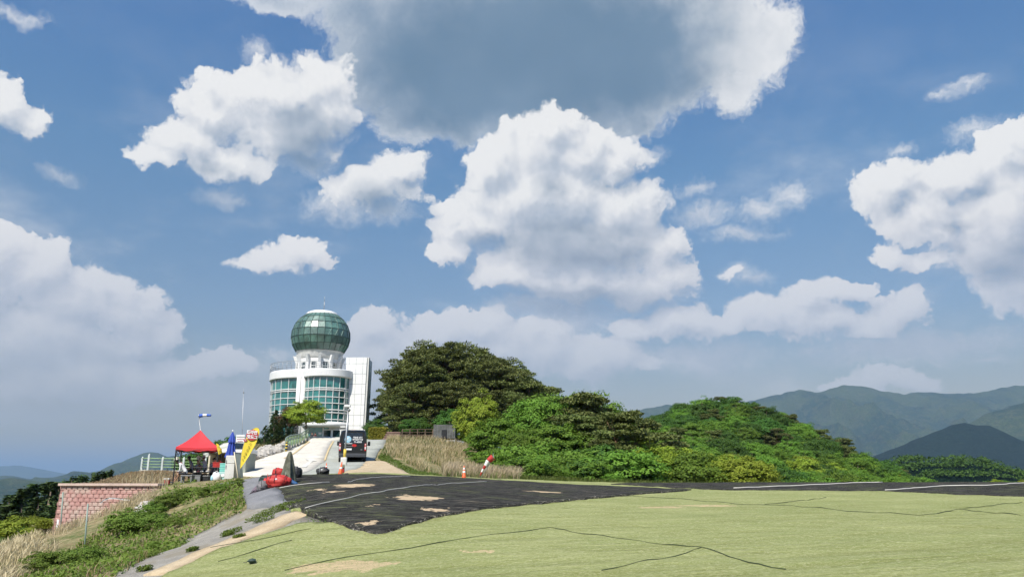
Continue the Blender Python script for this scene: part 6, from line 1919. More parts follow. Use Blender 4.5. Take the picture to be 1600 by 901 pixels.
def cone(u, v, D, h, label, tilt=0.0, bands=2):
    b = G(u, v, D); t = empty('traffic_cone', b, 0, label, 'traffic cone'); t.rotation_euler = (0, tilt, 0)
    m = MB(); m.bbox((0, 0, .025), (h * .5, h * .5, .05), .012); m.build('base', M_ORANGE, t)
    rr = lambda z: h * (.185 - .155 * z / h)
    m = MB(); m.lathe([(rr(.05), .05), (rr(h), h), (.001, h)], 24); m.build('cone', M_ORANGE, t)
    for k in range(bands):
        z0, z1 = h * (.50 + .24 * k), h * (.63 + .24 * k); m = MB(); m.lathe([(rr(z0) + .006, z0), (rr(z1) + .006, z1)], 24); m.build('reflective_band', M_WTXT, t)
cone(725, 743.5, 43.3, .74, 'orange cone with two white bands standing before the dry grass')
cone(531, 745, 42.6, .72, 'orange cone leaning against the slim camera post', .10, 1)
cone(509.5, 735, 48, .45, 'small cone with a white band behind the black rucksack', 0, 1)

# ---- van
def wheel(parent, c, r, w, mt_rim):
    m = MB(); c = Vector(c)
    prof = [(r * .62, -w / 2), (r * .92, -w / 2), (r, -w * .32), (r, w * .32), (r * .92, w / 2), (r * .62, w / 2)]
    n = 28; vs = []
    for rr, y in prof:
        for k in range(n): vs.append(c + Vector((y, rr * math.cos(2 * PI * k / n), rr * math.sin(2 * PI * k / n))))
    fs = [(i * n + k, i * n + (k + 1) % n, (i + 1) * n + (k + 1) % n, (i + 1) * n + k) for i in range(len(prof) - 1) for k in range(n)]
    m.add(vs, fs, True); o = m.build('wheel', M_RUBBER, parent)
    m = MB(); m.tube([c - Vector((w * .42, 0, 0)), c + Vector((w * .42, 0, 0))], r * .63, 20); m.build('rim', mt_rim, o)
    return o
def van():
    g = G(550, 722, 57.0)
    rz = R(10.5)
    t = empty('van', g, rz, 'black high-roof van with pale blue disc and white lettering on its rear doors', 'van')
    # cross sections from rear (y=0) to nose (y=5.4): half width bottom / waist / roof, heights
    secs = [(-.02, .94, .97, .78, .42, 1.22, 2.20), (.06, .98, 1.0, .83, .36, 1.2, 2.28), (.5, .99, 1.01, .85, .34, 1.2, 2.32), (2.6, .99, 1.01, .85, .34, 1.2, 2.32), (3.7, .99, 1.0, .82, .34, 1.2, 2.25), (4.35, .97, .98, .76, .34, 1.15, 1.75), (4.9, .95, .95, .86, .36, .9, 1.20), (5.35, .88, .86, .78, .40, .75, 1.00)]
    rows = []
    for y, wb, ww, wr, zb, zw, zt in secs:
        half = [(wb * .93, zb), (wb, zb + .10), (ww, zw * .8), (ww * .995, zw), ((ww + wr) / 2 + .03, (zw + zt) / 2 + .1), (wr + .02, zt - .12), (wr - .05, zt - .03), (wr - .2, zt), (0, zt + .015)]
        full = [(x, z) for x, z in half] + [(-x, z) for x, z in half[::-1][1:]]
        rows.append([Vector((x, y, z)) for x, z in full])
    m = MB(); m.grid(rows, closed=True)
    n = len(rows[0]); m.add(rows[0], [list(range(n))], False); m.add(rows[-1], [list(range(n))[::-1]], False)
    m.build('body', M_VAN, t)
    m = MB(); m.box((0, -.035, 1.72), (1.42, .03, .74), rx=R(-3), top=1.0); m.v = [((x * (1 - .12 * (z - 1.35) / .8)), y, z) for x, y, z in m.v]; m.build('rear_window', M_VGL, t)
    for s in (-1, 1):
        m = MB(); m.bbox((s * .90, .0, 1.08), (.13, .13, .52), .02); l = m.build('tail_lamp', M_LAMPR, t)
        m = MB(); m.bbox((s * .90, -.055, 1.02), (.10, .05, .20), .01); m.build('reverse_lamp', M_LAMPW, l)
        m = MB(); m.bbox((s * .90, -.05, 1.26), (.09, .05, .08), .01); m.build('turn_lamp', M_LAMPW, l)
        m = MB(); m.bbox((s * 1.16, 3.95, 1.52), (.20, .12, .34), .04); m.tube([(s * .97, 3.95, 1.42), (s * 1.1, 3.95, 1.42)], .03, 8); m.build('wing_mirror', M_DARK, t)
        m = MB(); m.box((s * .948, 2.4, 1.68), (.02, 2.6, .5), ry=s * R(-8)); m.build('side_window', M_VGL, t)
        for y in (.95, 4.3): wheel(t, (s * .86, y, .34), .34, .24, M_STEEL)
    m = MB(); m.bbox((0, -.06, .50), (1.92, .22, .26), .04); m.build('bumper', flat_mat('bumper_plastic', (0.045, 0.05, 0.06), .55), t)
    m = MB(); m.box((.004, -.045, 1.0), (.014, .02, .92)); m.build('door_seam', M_DARK, t)
    m = MB(); m.box((-.30, -.055, .93), (.46, .02, .12)); m.build('number_plate', M_WTXT, t)
    m = MB(); m.box((-.30, -.06, 1.14), (.6, .03, .03)); m.build('plate_lamp_bar', M_GREYP, t)
    m = MB(); m.poly([(.10 + .17 * math.cos(a) , -.05, 1.20 + .10 * math.sin(a)) for a in [2 * PI * k / 20 for k in range(20)]], .012, (0, -1, 0)); m.build('badge', M_LAMPR, t)
    m = MB(); m.poly([(-.36 + .235 * math.cos(a), -.075, 1.63 + .235 * math.sin(a)) for a in [2 * PI * k / 32 for k in range(32)]], .01, (0, -1, 0)); d = m.build('disc', M_AQUA, t)
    m = MB()
    for k in range(3): m.tube([(-.36 + x, -.09, 1.63 + .10 - .09 * k + .05 * math.sin(x * 14 + k)) for x in np.linspace(-.16, .16, 9)], .016 , 5)
    m.build('waves', M_WTXT, d)
    bpy.context.view_layer.update()
    W = t.matrix_world
    for s_, size, x, z, mt in (('하늘을 날다', .135, .33, 1.76, M_WTXT), ('패러글라이딩', .135, .33, 1.61, M_WTXT), ('71-4300', .17, .34, 1.44, M_WTXT), ('PARAGLIDING', .085, -.32, 1.335, M_WTXT), ('2500', .06, .62, .90, M_STEEL)):
        text('lettering', s_, size, W @ (Matrix.Translation((x, -.078, z)) @ Matrix.Rotation(PI / 2, 4, 'X')), mt, t, .003, .004)
    m = MB(); m.box((-.02, .1, 2.32), (.3, .06, .06)); m.build('brake_lamp', M_LAMPW, t)
van()
# ---- white car behind the kiosk
def car():
    g = G(391, 737, 61.5); g = Vector((g.x - 1.75, g.y + .2, g.z))
    t = empty('parked_car', g, 0, 'white hatchback mostly hidden behind the kiosk, only its tail showing', 'car')
    prof = [(1.72, .35), (1.78, .55), (1.74, .85), (1.66, 1.0), (1.50, 1.38), (1.25, 1.48), (.2, 1.52), (-.35, 1.42), (-.95, 1.02), (-1.6, .88), (-1.78, .6), (-1.75, .35)]
    rows = []
    for y, k in ((-.80, .94), (-.84, .99), (-.6, 1.0), (.6, 1.0), (.84, .99), (.80, .94)):
        rows.append([Vector((x * (k if abs(y) > .7 else 1), y * (1 - .16 * max(0, z - .9) / .6), .35 + (z - .35) * k)) for x, z in prof])
    m = MB(); m.grid(rows, smooth=False); n = len(prof); m.add(rows[0], [list(range(n))], False); m.add(rows[-1], [list(range(n))[::-1]], False)
    # close underside
    m.add([rows[0][0], rows[0][-1], rows[-1][-1], rows[-1][0]], [(0, 1, 2, 3)], False)
    m.build('body', flat_mat('white_car_paint', (0.62, 0.64, 0.58), .3, 0, .6, .05), t)
    for x in (-1.1, 1.1):
        for y in (-.76, .76):
            w = wheel(t, (0, 0, 0), .31, .2, M_STEEL); w.location = (x, y, .31); w.rotation_euler = (0, 0, PI / 2)
    m = MB(); m.poly([(1.44, -.80, .98), (1.30, -.745, 1.36), (.3, -.735, 1.42), (.2, -.80, 1.0)], .02, (0, -1, 0)); m.build('side_window', M_VGL, t)
    m = MB(); m.box((1.745, 0, .62), (.06, 1.3, .10)); m.build('bumper_strip', M_DARK, t); m = MB(); m.box((1.72, -.72, .9), (.1, .12, .2)); m.build('tail_lamp', M_LAMPR, t)
car()

# ---- gliding kit heap on the grey mat
def zat(x, y): return h1(x, y) + .12
def bag(name, label, cat, u, v, D, r, mt, seed, rz=0, straps=M_DARK, badge=None, tilt=0):
    g = G(u, v, D); g.z += .10
    L = Local(name, g, label, cat)
    m = MB(); m.blob(g + Vector((0, 0, r[2] * .86)), r, 44, 28, .20, seed, rz, .9); L.put(m, 'shell', mt)
    for k in (() if r[0] > .4 and mt is M_REDN else (-.38,)):
        m = MB(); M = Matrix.Rotation(rz, 3, 'Z'); kk = math.sqrt(1 - k * k)
        m.tube([g + M @ Vector((k * r[0], math.cos(a) * r[1] * kk * 1.06, 0)) + Vector((0, 0, r[2] * .92 + math.sin(a) * r[2] * kk * 1.06)) for a in [2 * PI * j / 20 for j in range(21)]], .016, 5, cap=False); L.put(m, 'strap', straps)
    if badge: m = MB(); m.blob(g + Vector((-.02, -r[1] * .93, r[2] * 1.25)), (.05, .02, .032), 10, 6); L.put(m, 'badge', badge)
    return L, g
bag('paraglider_bag', 'large bright red paraglider rucksack with a white badge, front of the heap', 'rucksack', 434, 765, 29.0, (.43, .25, .25), M_REDN, 1, .12, badge=M_WTXT)
def red_details():
    g = G(433, 765, 29.0); g.z += .10; c = g + Vector((0, 0, .27 * .86)); L = Local('carry_strap', c + Vector((0, 0, .2)), 'dark webbing straps cinched round the large red rucksack', 'strap')
    M = Matrix.Rotation(.12, 3, 'Z')
    for k in (-.62, -.2, .55):
        kk = math.sqrt(1 - k * k); m = MB()
        m.tube([c + M @ Vector((k * .46 + .05 * math.sin(a), math.cos(a) * .26 * kk * 1.07, math.sin(a) * .27 * kk * 1.07)) for a in [PI * (.98 + 1.04 * j / 20) * -1 + PI * 2 for j in range(21)]], .011, 5); L.put(m, 'webbing', M_DARK)
red_details()
bag('paraglider_bag', 'grey pack squeezed beside the large red rucksack', 'rucksack', 411, 766, 29.1, (.24, .22, .20), M_GREYN, 2, .4)
bag('paraglider_bag', 'small red pack lying on top of the grey kit', 'rucksack', 418, 757, 29.9, (.20, .15, .24), M_REDN, 3, .5)
bag('paraglider_bag', 'red and black rucksack at the back right of the heap', 'rucksack', 461, 747, 33.5, (.26, .24, .27), M_DARK, 4, .2, M_REDN)
bag('paraglider_bag', 'dark green pack behind the small red one', 'rucksack', 424, 755, 31.0, (.42, .24, .26), M_GREENS, 5, .3, M_REDN)
bag('paraglider_bag', 'crimson pack at the back of the heap against the ramp', 'rucksack', 434, 748, 33.8, (.26, .18, .21), M_REDN, 6, .2)
bag('paraglider_bag', 'black rucksack with a white logo alone at the edge of the black mat', 'rucksack', 504, 746.5, 41.0, (.34, .22, .21), M_DARK, 7, 0, M_GREYP, M_WTXT)
def heap(name, label, cat, mt, uvs, D, r, seed):
    g = G(uvs[0][0], uvs[0][1], D); L = Local(name, g, label, cat); m = MB()
    pts = []
    for k, (u, v, dh) in enumerate(uvs):
        q = G(u, v, D); pts.append(q + Vector((0, 0, dh)))
    m.tube(pts, r, 9)
    rnd = random.Random(seed)
    for q, rr in zip(pts, r if isinstance(r, list) else [r] * len(pts)): m.blob(q, (rr * 1.15, rr, rr * .9), 10, 7, .3, rnd.randint(0, 99))
    L.put(m, 'cloth', mt); return L
heap('harness', 'mauve-grey harness sprawled at the left end of the red rucksack', 'harness', M_PURP, [(394, 770, .10), (399, 764, .20), (405, 760, .30), (412, 757, .38)], 29.2, [.09, .11, .10, .08], 1)
heap('harness_strap', 'black looped strap trailing off the heap onto the grey mat', 'strap', M_DARK, [(383, 768, .12), (390, 766, .14), (397, 764, .22)], 29.0, [.014, .016, .02], 2)
heap('jacket', 'blue jacket crumpled between the large red rucksack and the khaki cover', 'jacket', M_NAVY, [(449, 760, .30), (455, 760, .24), (461, 761, .16), (465, 762, .12)], 30.6, [.08, .09, .08, .05], 3)
heap('helmet_net', 'mauve and white bundled cloth on top of the heap', 'cloth', M_PURP, [(424, 760, .50), (430, 760, .54), (436, 760, .50)], 29.6, [.06, .07, .06], 4)
def khaki():
    g = G(449, 748, 31.8); L = Local('khaki_cover', g, 'tall khaki and grey folded cloth hung upright like a tepee behind the red rucksack', 'cover')
    zt = Pv(449.5, 707, 31.8).z; rows = []
    for k in range(9):
        t = k / 8; z = g.z + .05 + (zt - g.z) * t; r = .27 * (1 - t) ** .75 + .045; row = []
        for j in range(40):
            w = 2 * PI * j / 40; rr = r * (1 + .22 * math.sin(5 * w + 1.2 * t) * (1 - .4 * t) + .08 * math.sin(11 * w)); row.append(Vector((g.x + rr * math.cos(w) + .05 * (t - .3), g.y + rr * math.sin(w), z)))
        rows.append(row)
    m = MB(); m.grid(rows, closed=True); m.add(rows[-1], [list(range(40))]); L.put(m, 'cloth', M_KHAKI)
    m = MB()
    for w in (3.6, 4.4, 5.2): m.tube([g + Vector((.25 * (1 - t) * math.cos(w) + .02, .25 * (1 - t) * math.sin(w) - .05, .1 + 1.0 * t)) for t in (0, .3, .6, .9)], .012, 5)
    L.put(m, 'piping', flat_mat('pale_piping', (0.35, 0.37, 0.33), .8))
khaki()
# small dark things lying about
for u, v, s, lb, nm in ((393, 887, .085, 'small dark green pouch lying on the green mat', 'pouch'), (541.5, 744.5, .10, 'tiny black bundle on the crest right of the camera post', 'bundle')):
    q = hit(u, v) or G(u, v, 42); q = q + Vector((0, 0, .10)); L = Local(nm, q, lb, nm); m = MB(); m.blob(q + Vector((0, 0, s * .45)), (s * 1.15, s * .8, s * .5), 14, 9, .35, int(u)); L.put(m, 'cloth', M_GREENS if u < 500 else M_DARK)
    m = MB(); m.tube([q + Vector((-s, 0, s * .5)), q + Vector((-s * 1.3, -.02, s * .1)), q + Vector((-s * 1.9, -.04, .012))], .006, 5); L.put(m, 'cord', M_DARK)
# red and white cool box by the seated person
q = G(260.5, 756, 43.6); L = Local('cool_box', q, 'small red cool box with a white lid by the bare feet', 'cool box'); m = MB(); m.bbox(q + Vector((0, 0, .13)), (.28, .22, .26), .02); L.put(m, 'box', M_CRIM); m = MB(); m.bbox(q + Vector((0, 0, .30)), (.30, .24, .09), .02); L.put(m, 'lid', M_WTXT)
# posts on the slope
for (u0, v0, u1, v1, D, r, mt, lb) in [(130, 882, 137.5, 786, 27.5, .028, M_RAILD, 'thin grey-green post leaning on the weedy slope, nearest of the slope posts'), (97, 822, 98.5, 768, 40.5, .035, M_RAILD, 'green-grey post at the left edge of the pink block wall'), (208, 813, 207, 782, 36.5, .022, M_YPAINT, 'short yellowish stake at the end of the white tape'), (90.5, 823, 91, 811, 40.0, .05, M_WHITE, 'stubby white post below the block wall corner')]:
    b = Pv(u0, v0, D); z = h1(b.x, b.y); b = Vector((b.x, b.y, min(z, b.z) - .05)); tp = Pv(u1, v1, D)
    m = MB(); m.tube([b, tp], r, 8); o = m.build('slope_post', mt); tag(o, lb, 'post')
pts = [(157, 786, 36.2), (162, 781, 36.3), (170, 778, 36.4), (180, 778, 36.4), (190, 779.5, 36.5), (200, 780.5, 36.5), (211, 782.5, 36.5)]
rows = [[Pv(u, v - 1.3, D) for u, v, D in pts], [Pv(u, v - .3, D + .05) for u, v, D in pts], [Pv(u, v + .7, D) for u, v, D in pts]]
m = MB(); m.grid(rows); o = m.build('barrier_tape', flat_mat('white_tape', (.78, .78, .78), .5)); tag(o, 'white plastic tape sagging across the dry grass before the block wall', 'tape')
# ---- timber deck with grey box by the pines
def deck():
    D = 84.0; z = Pv(680, 683.5, D).z
    o = G(680, 690, D); L = Local('timber_deck', o, 'low timber deck with railing at the foot of the pines', 'deck')
    l, r = P(628, 683, D)[0], P(700, 683, D)[0]; c = (l + r) / 2
    m = MB(); m.box((c, D + 1.2, z), (r - l, 2.6, .14)); L.put(m, 'platform', M_TIMBER)
    for k in range(7):
        x = l + (r - l) * k / 6; zb = h1(x, D) - .1
        m = MB(); m.box((x, D + .1, (z + .0 + zb) / 2 + .45), (.10, .10, z - zb + .9)); L.put(m, 'post', M_TIMBER)
    for hh in (.3, .6, .9): m = MB(); m.box((c, D + .1, z + hh), (r - l, .05, .05)); L.put(m, 'rail', M_TIMBER)
    D2 = 83.2; L = Local('timber_box', Vector((P(693, 683, D2)[0], D2, z)), 'grey vertical-board enclosure standing at the right end of the deck', 'enclosure')
    l, r = P(677, 680, D2)[0], P(711, 680, D2)[0]; zt = Pv(690, 663, D2).z; zb = z - .1
    for k in range(13):
        x = l + (r - l) * (k + .5) / 13; m = MB(); m.box((x, D2, (zt + zb) / 2), ((r - l) / 13 - .02, .05 + .02 * (k % 2), zt - zb)); L.put(m, 'board', M_TIMG)
    m = MB(); m.box(((l + r) / 2, D2 + .5, zt - .03), (r - l, 1.0, .06)); m.box((l + .04, D2 + .55, (zt + zb) / 2), (.06, .95, zt - zb - .08)); m.box((r - .04, D2 + .55, (zt + zb) / 2), (.06, .95, zt - zb - .08)); L.put(m, 'shell', M_TIMG)
    m = MB(); m.box((l + (r - l) * .5, D2 - .06, zb + .45), (.55, .05, .9)); L.put(m, 'hatch', M_DARK)
    for s, zz_ in ((-1, 0),):
        m = MB(); m.box(((l + r) / 2 + .5, D2 - .3, zb - .25), (1.3, .08, .08)); m.box((r - .05, D2 - .3, zb - .8), (.06, .06, 1.1)); L.put(m, 'white_frame', M_WHITE2)
    # steps
    o = G(613, 686, 88); L = Local('timber_steps', o, 'pinkish brown timber steps beside the yellow hedge', 'steps')
    for k in range(4):
        c = Pv(612 + k * 1.2, 685 - k * 3.2, 88 + k * .6); m = MB(); m.box(c, (1.9 - .1 * k, .5, .14)); L.put(m, 'tread', flat_mat('pinkish_timber', (.24, .15, .125), .8))
deck()
def hedge_box():
    g = rng(91); D = 92.0
    l, r = P(577, 680, D)[0], P(605, 680, D)[0]; zt = Pv(590, 669, D).z; zb = h1((l + r) / 2, D) - .2
    n = 5200
    C = np.stack([g.uniform(l, r, n), D + g.uniform(-.7, .7, n), g.uniform(zb, zt, n)], 1)
    k = g.integers(0, 3, n); C[k == 0, 2] = zt + g.normal(size=(k == 0).sum()) * .06; C[k == 1, 1] = D - .7 + g.normal(size=(k == 1).sum()) * .06
    N = g.normal(size=(n, 3)) + np.array([0, -.6, .9]); U = g.normal(size=(n, 3))
    O = np.array([(l + r) / 2, D, zb]); s = g.uniform(.05, .10, n)
    t = empty('clipped_hedge', tuple(O), 0, 'clipped yellow-green hedge beside the side lane near the tower', 'hedge')
    link_mesh('foliage', quad_mesh('foliage', quads(C - O, N, U, s, s * .7)), mat_leaf('yellow_hedge_leaf', (.22, .24, .02), (.30, .30, .03), (.36, .34, .05)), t)
    m = MB()
    for q in range(6): m.tube([(l + (r - l) * (q + .5) / 6 - O[0], 0, -.2), (l + (r - l) * (q + .5) / 6 - O[0], .1, (zt - zb) * .8)], .04, 5)
    m.build('stems', M_BARK, t)
hedge_box()
# ------------------------------------------------------------------ grass and weeds (nobody could count them)
def blades(name, X, Y, hgt, wid, lean, mat, seed, kind='stuff', segs=2, zoff=0.0, droop=.35):
    g = rng(seed); n = len(X)
    Z = H(X, Y) + zoff - .03
    a = g.uniform(0, 2 * PI, n); h = hgt * g.uniform(.5, 1.25, n)
    ln = lean * g.uniform(.2, 1.5, n) * h
    dx, dy = np.cos(a) * ln + .10 * h, np.sin(a) * ln
    b = g.uniform(0, 2 * PI, n); sx, sy = np.cos(b) * wid, np.sin(b) * wid
    B = np.stack([X, Y, Z], 1); M = B + np.stack([dx * .35, dy * .35, h * .62], 1); T = B + np.stack([dx, dy, h * (1 - droop * .25)], 1)
    S = np.stack([sx, sy, 0 * sx], 1)
    V = np.stack([B - S * .8, B + S * .8, M + S, M - S, T + S * .25, T - S * .25], 1).reshape(-1, 3)
    i = np.arange(n) * 6
    F = np.concatenate([np.stack([i, i + 1, i + 2, i + 3], 1), np.stack([i + 3, i + 2, i + 4, i + 5], 1)])
    o = link_mesh(name, np_mesh(name, V, F), mat); o['kind'] = kind
    return o
def scatter(seed, n, x0, x1, y0, y1, test, clump=0.0, cs=.5):
    g = rng(seed)
    X = g.uniform(x0, x1, n); Y = g.uniform(y0, y1, n)
    if clump:
        k = max(3, int(n * clump)); cx, cy_ = g.uniform(x0, x1, k), g.uniform(y0, y1, k); w = g.integers(0, k, n)
        X = cx[w] + g.normal(size=n) * cs; Y = cy_[w] + g.normal(size=n) * cs
    Z = H(X, Y)
    d = CP * Y + SP * Z; U = 800 + FPX * X / d; V = 450.5 - FPX * (-SP * Y + CP * Z) / d
    m = test(X, Y, Z, U, V)
    for poly_, mar in ((gravel_xy, -.12), (green_xy, 0.0), (grey_xy, 0.05), (road_xy, .05), (lane_xy, .05), (black_xy, .05)):
        m &= poly_sd(X, Y, poly_) < -mar
    return X[m], Y[m], U[m], V[m]
def inpoly(poly): return lambda X, Y, Z, U, V: poly_sd(U, V, poly) > 0
SLOPE = [(385, 756), (300, 757), (262, 765), (238, 790), (180, 815), (120, 855), (50, 895), (20, 915), (-30, 960), (180, 960), (460, 812), (470, 790), (430, 785), (386, 800)]
STRAWZ = [(238, 760), (262, 757), (240, 790), (180, 806), (150, 835), (100, 850), (50, 893), (10, 925), (-60, 960), (-60, 880), (20, 862), (80, 838), (110, 815), (150, 800), (190, 780)]
# low leafy weeds
def weeds():
    g = rng(301)
    X, Y, U, V = scatter(302, 95000, -24, -5.0, 14, 46, inpoly(SLOPE), .012, .55)
    n = len(X); Z = H(X, Y)
    lift = g.uniform(0, 1, n) ** 1.4
    big = np.array([mnoise.noise(Vector((x * .55, y * .55, 2))) for x, y in zip(X, Y)])
    keep = big > -.22
    X, Y, Z, lift, big = X[keep], Y[keep], Z[keep], lift[keep], big[keep]; n = len(X)
    C = np.stack([X, Y, Z + .02 + lift * (.14 + .30 * np.clip(big + .2, 0, 1))], 1)
    N = g.normal(size=(n, 3)) * .7 + np.array([0, -.3, 1.0]); Ud = g.normal(size=(n, 3)); s = g.uniform(.020, .046, n) * (1 + Y / 60)
    o = link_mesh('weeds', quad_mesh('weeds', quads(C, N, Ud, s, s * .62)), M_WEED); o['kind'] = 'stuff'; o['label'] = 'low leafy green weeds covering the slope'
    X, Y, U, V = scatter(303, 26000, -24, -5.0, 14, 46, inpoly(SLOPE), .02, .35)
    blades('green_grass', X[::2], Y[::2], .22, .010, .35, M_GRASS, 304); blades('dry_grass', X[1::5], Y[1::5], .30, .010, .5, M_STRAW_D, 309)
    # gritty fringe of weeds over the gravel edge
    X, Y, U, V = scatter(305, 9000, -14, -4, 16, 30, lambda X, Y, Z, U, V: (poly_sd(X, Y, gravel_xy) > -.5) | (poly_sd(U, V, [(400, 800), (455, 785), (460, 805), (400, 812)]) > 0), .01, .28)
    n = len(X); Z = H(X, Y); C = np.stack([X, Y, Z + g.uniform(.01, .16, n)], 1); s = g.uniform(.018, .04, n)
    o = link_mesh('weeds', quad_mesh('weeds', quads(C, g.normal(size=(n, 3)) * .7 + np.array([0, 0, 1.]), g.normal(size=(n, 3)), s, s * .6)), M_WEED); o['kind'] = 'stuff'
weeds()
# weed tufts standing on the gravel
def tufts():
    g = rng(311); out = []
    for u, v, r in ((232, 872, .22), (355, 838, .12), (363, 834, .16), (300, 862, .10), (430, 801, .35), (445, 797, .40), (418, 806, .30), (400, 812, .22), (455, 793, .3), (412, 815, .2), (373, 842, .10), (225, 893, .12)):
        q = hit(u, v); n = 420
        a = g.uniform(0, 2 * PI, n); rr = r * np.sqrt(g.uniform(0, 1, n))
        X = q.x + np.cos(a) * rr * 1.5; Y = q.y + np.sin(a) * rr
        C = np.stack([X, Y, H(X, Y) + .03 + g.uniform(0, .4 * r + .05, n)], 1); s = g.uniform(.012, .03, n)
        out.append(quads(C, g.normal(size=(n, 3)) * .7 + np.array([0, 0, 1.]), g.normal(size=(n, 3)), s, s * .6))
    o = link_mesh('weeds', quad_mesh('weeds', np.concatenate(out)), M_WEED); o['kind'] = 'stuff'
tufts()
for i, (u, v, hh) in enumerate([(190, 838, 1.0), (222, 832, .8), (240, 812, .7), (262, 792, .6), (285, 780, .5), (130, 882, .6), (60, 893, .6), (90, 890, .6), (320, 775, .45), (345, 768, .4), (372, 760, .4), (280, 822, .4), (245, 865, .4)]):
    q = hit(u, v); k = i % 2
    t = make_tree('shrub', 'leafy green bush clump growing out of the weedy slope', 'shrub', 'bush clumps on the weedy slope', SHRUB[k][0], SHRUB[k][1], None, (q.x, q.y, q.z - .05), i * 1.3, (hh / SH[k] * 1.3, hh / SH[k] * 1.3, hh / SH[k]))
    set_mesh_mat(t, M_WEED)
# tall pale straw in front of the block wall and down the slope
X, Y, U, V = scatter(321, 60000, -27, -9, 17, 43, inpoly(STRAWZ), .012, .45)
m_ = (poly_sd(X, Y, TERR) < -.35) & ~((U > 205) & (V < 772)); X, Y = X[m_], Y[m_]
k_ = np.array([mnoise.noise(Vector((x * .45, y * .45, 8))) for x, y in zip(X, Y)]) > -.05
X, Y = X[k_], Y[k_]
blades('dry_grass', X[::2], Y[::2], .45, .011, .5, M_STRAW, 322)
X, Y, U, V = scatter(323, 60000, -40, -14, 24, 55, lambda X, Y, Z, U, V: (U > -100) & (V > 838) & (V < 900) & (U < 60), .01, .6)
m_ = poly_sd(X, Y, TERR) < -.35; X, Y = X[m_], Y[m_]
blades('dry_grass', X[:9000], Y[:9000], .5, .014, .4, M_STRAW, 324)
# short brown turf on the terrace, a few tall stalks at its edge
X, Y, U, V = scatter(325, 42000, -28, -13, 42.2, 62, lambda X, Y, Z, U, V: (poly_sd(X, Y, TERR) > .3) & ~((Y < 47.5) & (U > 262)))
blades('terrace_grass', X[:26000], Y[:26000], .14, .014, .5, M_STRAW_D, 326); blades('terrace_grass', X[26000:34000], Y[26000:34000], .13, .014, .5, M_GRASS, 327)
X, Y, U, V = scatter(328, 2600, -21.5, -16, 39.6, 43, lambda X, Y, Z, U, V: (U > 190) & (U < 262), .03, .25)
blades('dry_grass', X[:150], Y[:150], .8, .010, .3, M_STRAW, 329)
# straw bank right of the lane
BANK = [(604, 686), (640, 684), (720, 686), (745, 700), (790, 735), (812, 748), (700, 748), (660, 738), (622, 716), (598, 712)]
X, Y, U, V = scatter(331, 90000, -15, 3, 44, 86, inpoly(BANK), .006, .6)
f_ = poly_sd(X, Y, sand_xy) < -.5; X, Y, U, V = X[f_], Y[f_], U[f_], V[f_]
bare = poly_sd(U, V, [(640, 716), (652, 713), (700, 735), (712, 744), (690, 745)]) < 0
X, Y, U, V = X[bare], Y[bare], U[bare], V[bare]
n_ = len(X); h_ = n_ // 2
blades('dry_grass', X[:h_:2], Y[:h_:2], .50, .012, .40, M_STRAW_D, 332)
blades('dry_grass', X[h_:int(n_ * .8):3], Y[h_:int(n_ * .8):3], .62, .011, .4, M_STRAW, 333)
blades('green_grass', X[int(n_ * .8):], Y[int(n_ * .8):], .35, .02, .3, M_GRASS, 334)
X, Y, U, V = scatter(335, 24000, -4.5, 2.5, 43.8, 52, lambda X, Y, Z, U, V: (U > 690) & (U < 812), .02, .3)
blades('dry_grass', X[::3], Y[::3], .85, .012, .32, M_STRAW, 336)
blades('green_grass', X[1::4], Y[1::4], .5, .012, .35, M_GRASS, 339)
# green verge along the foot of the bank and the road edge
VERGE = [(600, 700), (612, 716), (625, 724), (655, 738), (700, 744), (700, 749), (640, 742), (600, 722), (590, 716)]
X, Y, U, V = scatter(337, 60000, -13, -2, 43, 75, inpoly(VERGE))
blades('green_grass', X, Y, .20, .018, .5, M_GRASS, 338)
# bank above the rocks left of the ramp
X, Y, U, V = scatter(341, 90000, -34, -18, 55, 98, lambda X, Y, Z, U, V: (U > 330) & (U < 484) & (poly_sd(X, Y, road_xy) < -.6) & (poly_sd(X, Y, lane_xy) < -.6))
blades('verge_grass', X[::2], Y[::2], .28, .03, .4, M_STRAW_D, 342); blades('verge_grass', X[1::3], Y[1::3], .26, .03, .4, M_GRASS, 343)
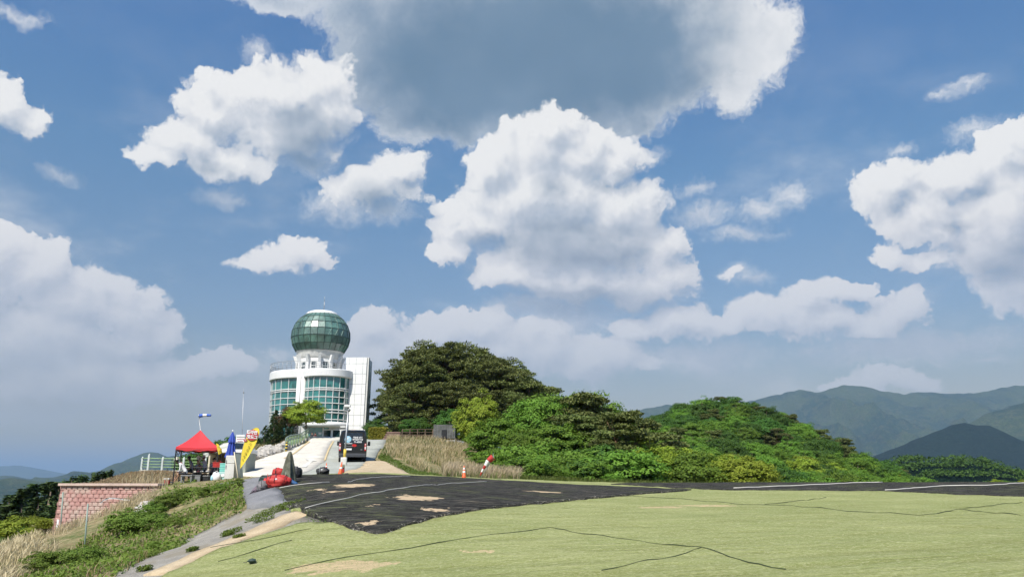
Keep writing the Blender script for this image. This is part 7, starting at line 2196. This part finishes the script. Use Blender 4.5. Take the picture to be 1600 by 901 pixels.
# grass along the far crest of the mats
X, Y, U, V = scatter(345, 60000, -4, 30, 43.0, 56, lambda X, Y, Z, U, V: (U > 800) & (Y > 46.5 - .12 * np.maximum(X - 12, 0)))
blades('green_grass', X, Y, .40, .018, .3, M_GRASS, 346)
# sprigs behind the right end of the crest
for i, (u, D, vt, m__) in enumerate([(1548, 47, 748, M_LEAF_Y), (1572, 48, 750, M_LEAF), (1590, 46, 749, M_LEAF_Y), (1530, 50, 752, M_LEAF), (1608, 47, 746, M_LEAF), (1515, 50, 754, M_LEAF_D), (1395, 60, 748, M_LEAF), (1370, 62, 745, M_LEAF), (1420, 60, 750, M_LEAF_D)]):
    put(SHRUB[i % 2], 'shrub', 'low leafy sprig poking up behind the crest near the right edge', 'shrub', 'sprigs behind the crest', u, D, vt, i * 1.2, None, SH[i % 2], m__, 1.2)
g_ = rng(361); X = g_.uniform(-30, -8.6, 26000); Y = g_.uniform(-2, 24, 26000); Z = H(X, Y)
d_ = CP * Y + SP * Z; U = 800 + FPX * X / np.maximum(d_, .1); m_ = ((U < 20) | (Y < 12)) & (poly_sd(X, Y, gravel_xy) < -.2); X, Y = X[m_], Y[m_]
blades('dry_grass', X[::3], Y[::3], .5, .012, .4, M_STRAW, 362); blades('green_grass', X[1::3], Y[1::3], .3, .012, .4, M_GRASS, 363)
# torn threads and straws lying on the green mat
def litter():
    g = rng(351); n = 3600
    X = g.uniform(-9, 24, n); Y = 10 + 34 * g.uniform(0, 1, n) ** 1.3
    m = poly_sd(X, Y, green_xy) > .4; m &= poly_sd(X, Y, black_xy) < -.1; X, Y = X[m], Y[m]; n = len(X)
    a = g.normal(size=n) * .5 + .25; L = g.uniform(.01, .07, n); L[g.uniform(size=n) > .985] *= 4.0
    C = np.stack([X, Y, H(X, Y) + .066 + .03 * np.array([wrinkle(x, y) for x, y in zip(X, Y)])], 1); U_ = np.stack([np.cos(a), np.sin(a), 0 * a], 1); N = np.tile([0, 0, 1.0], (n, 1))
    o = link_mesh('straw_litter', quad_mesh('straw_litter', quads(C, N, U_, L, .006)), M_STRAW); o['kind'] = 'stuff'
litter()
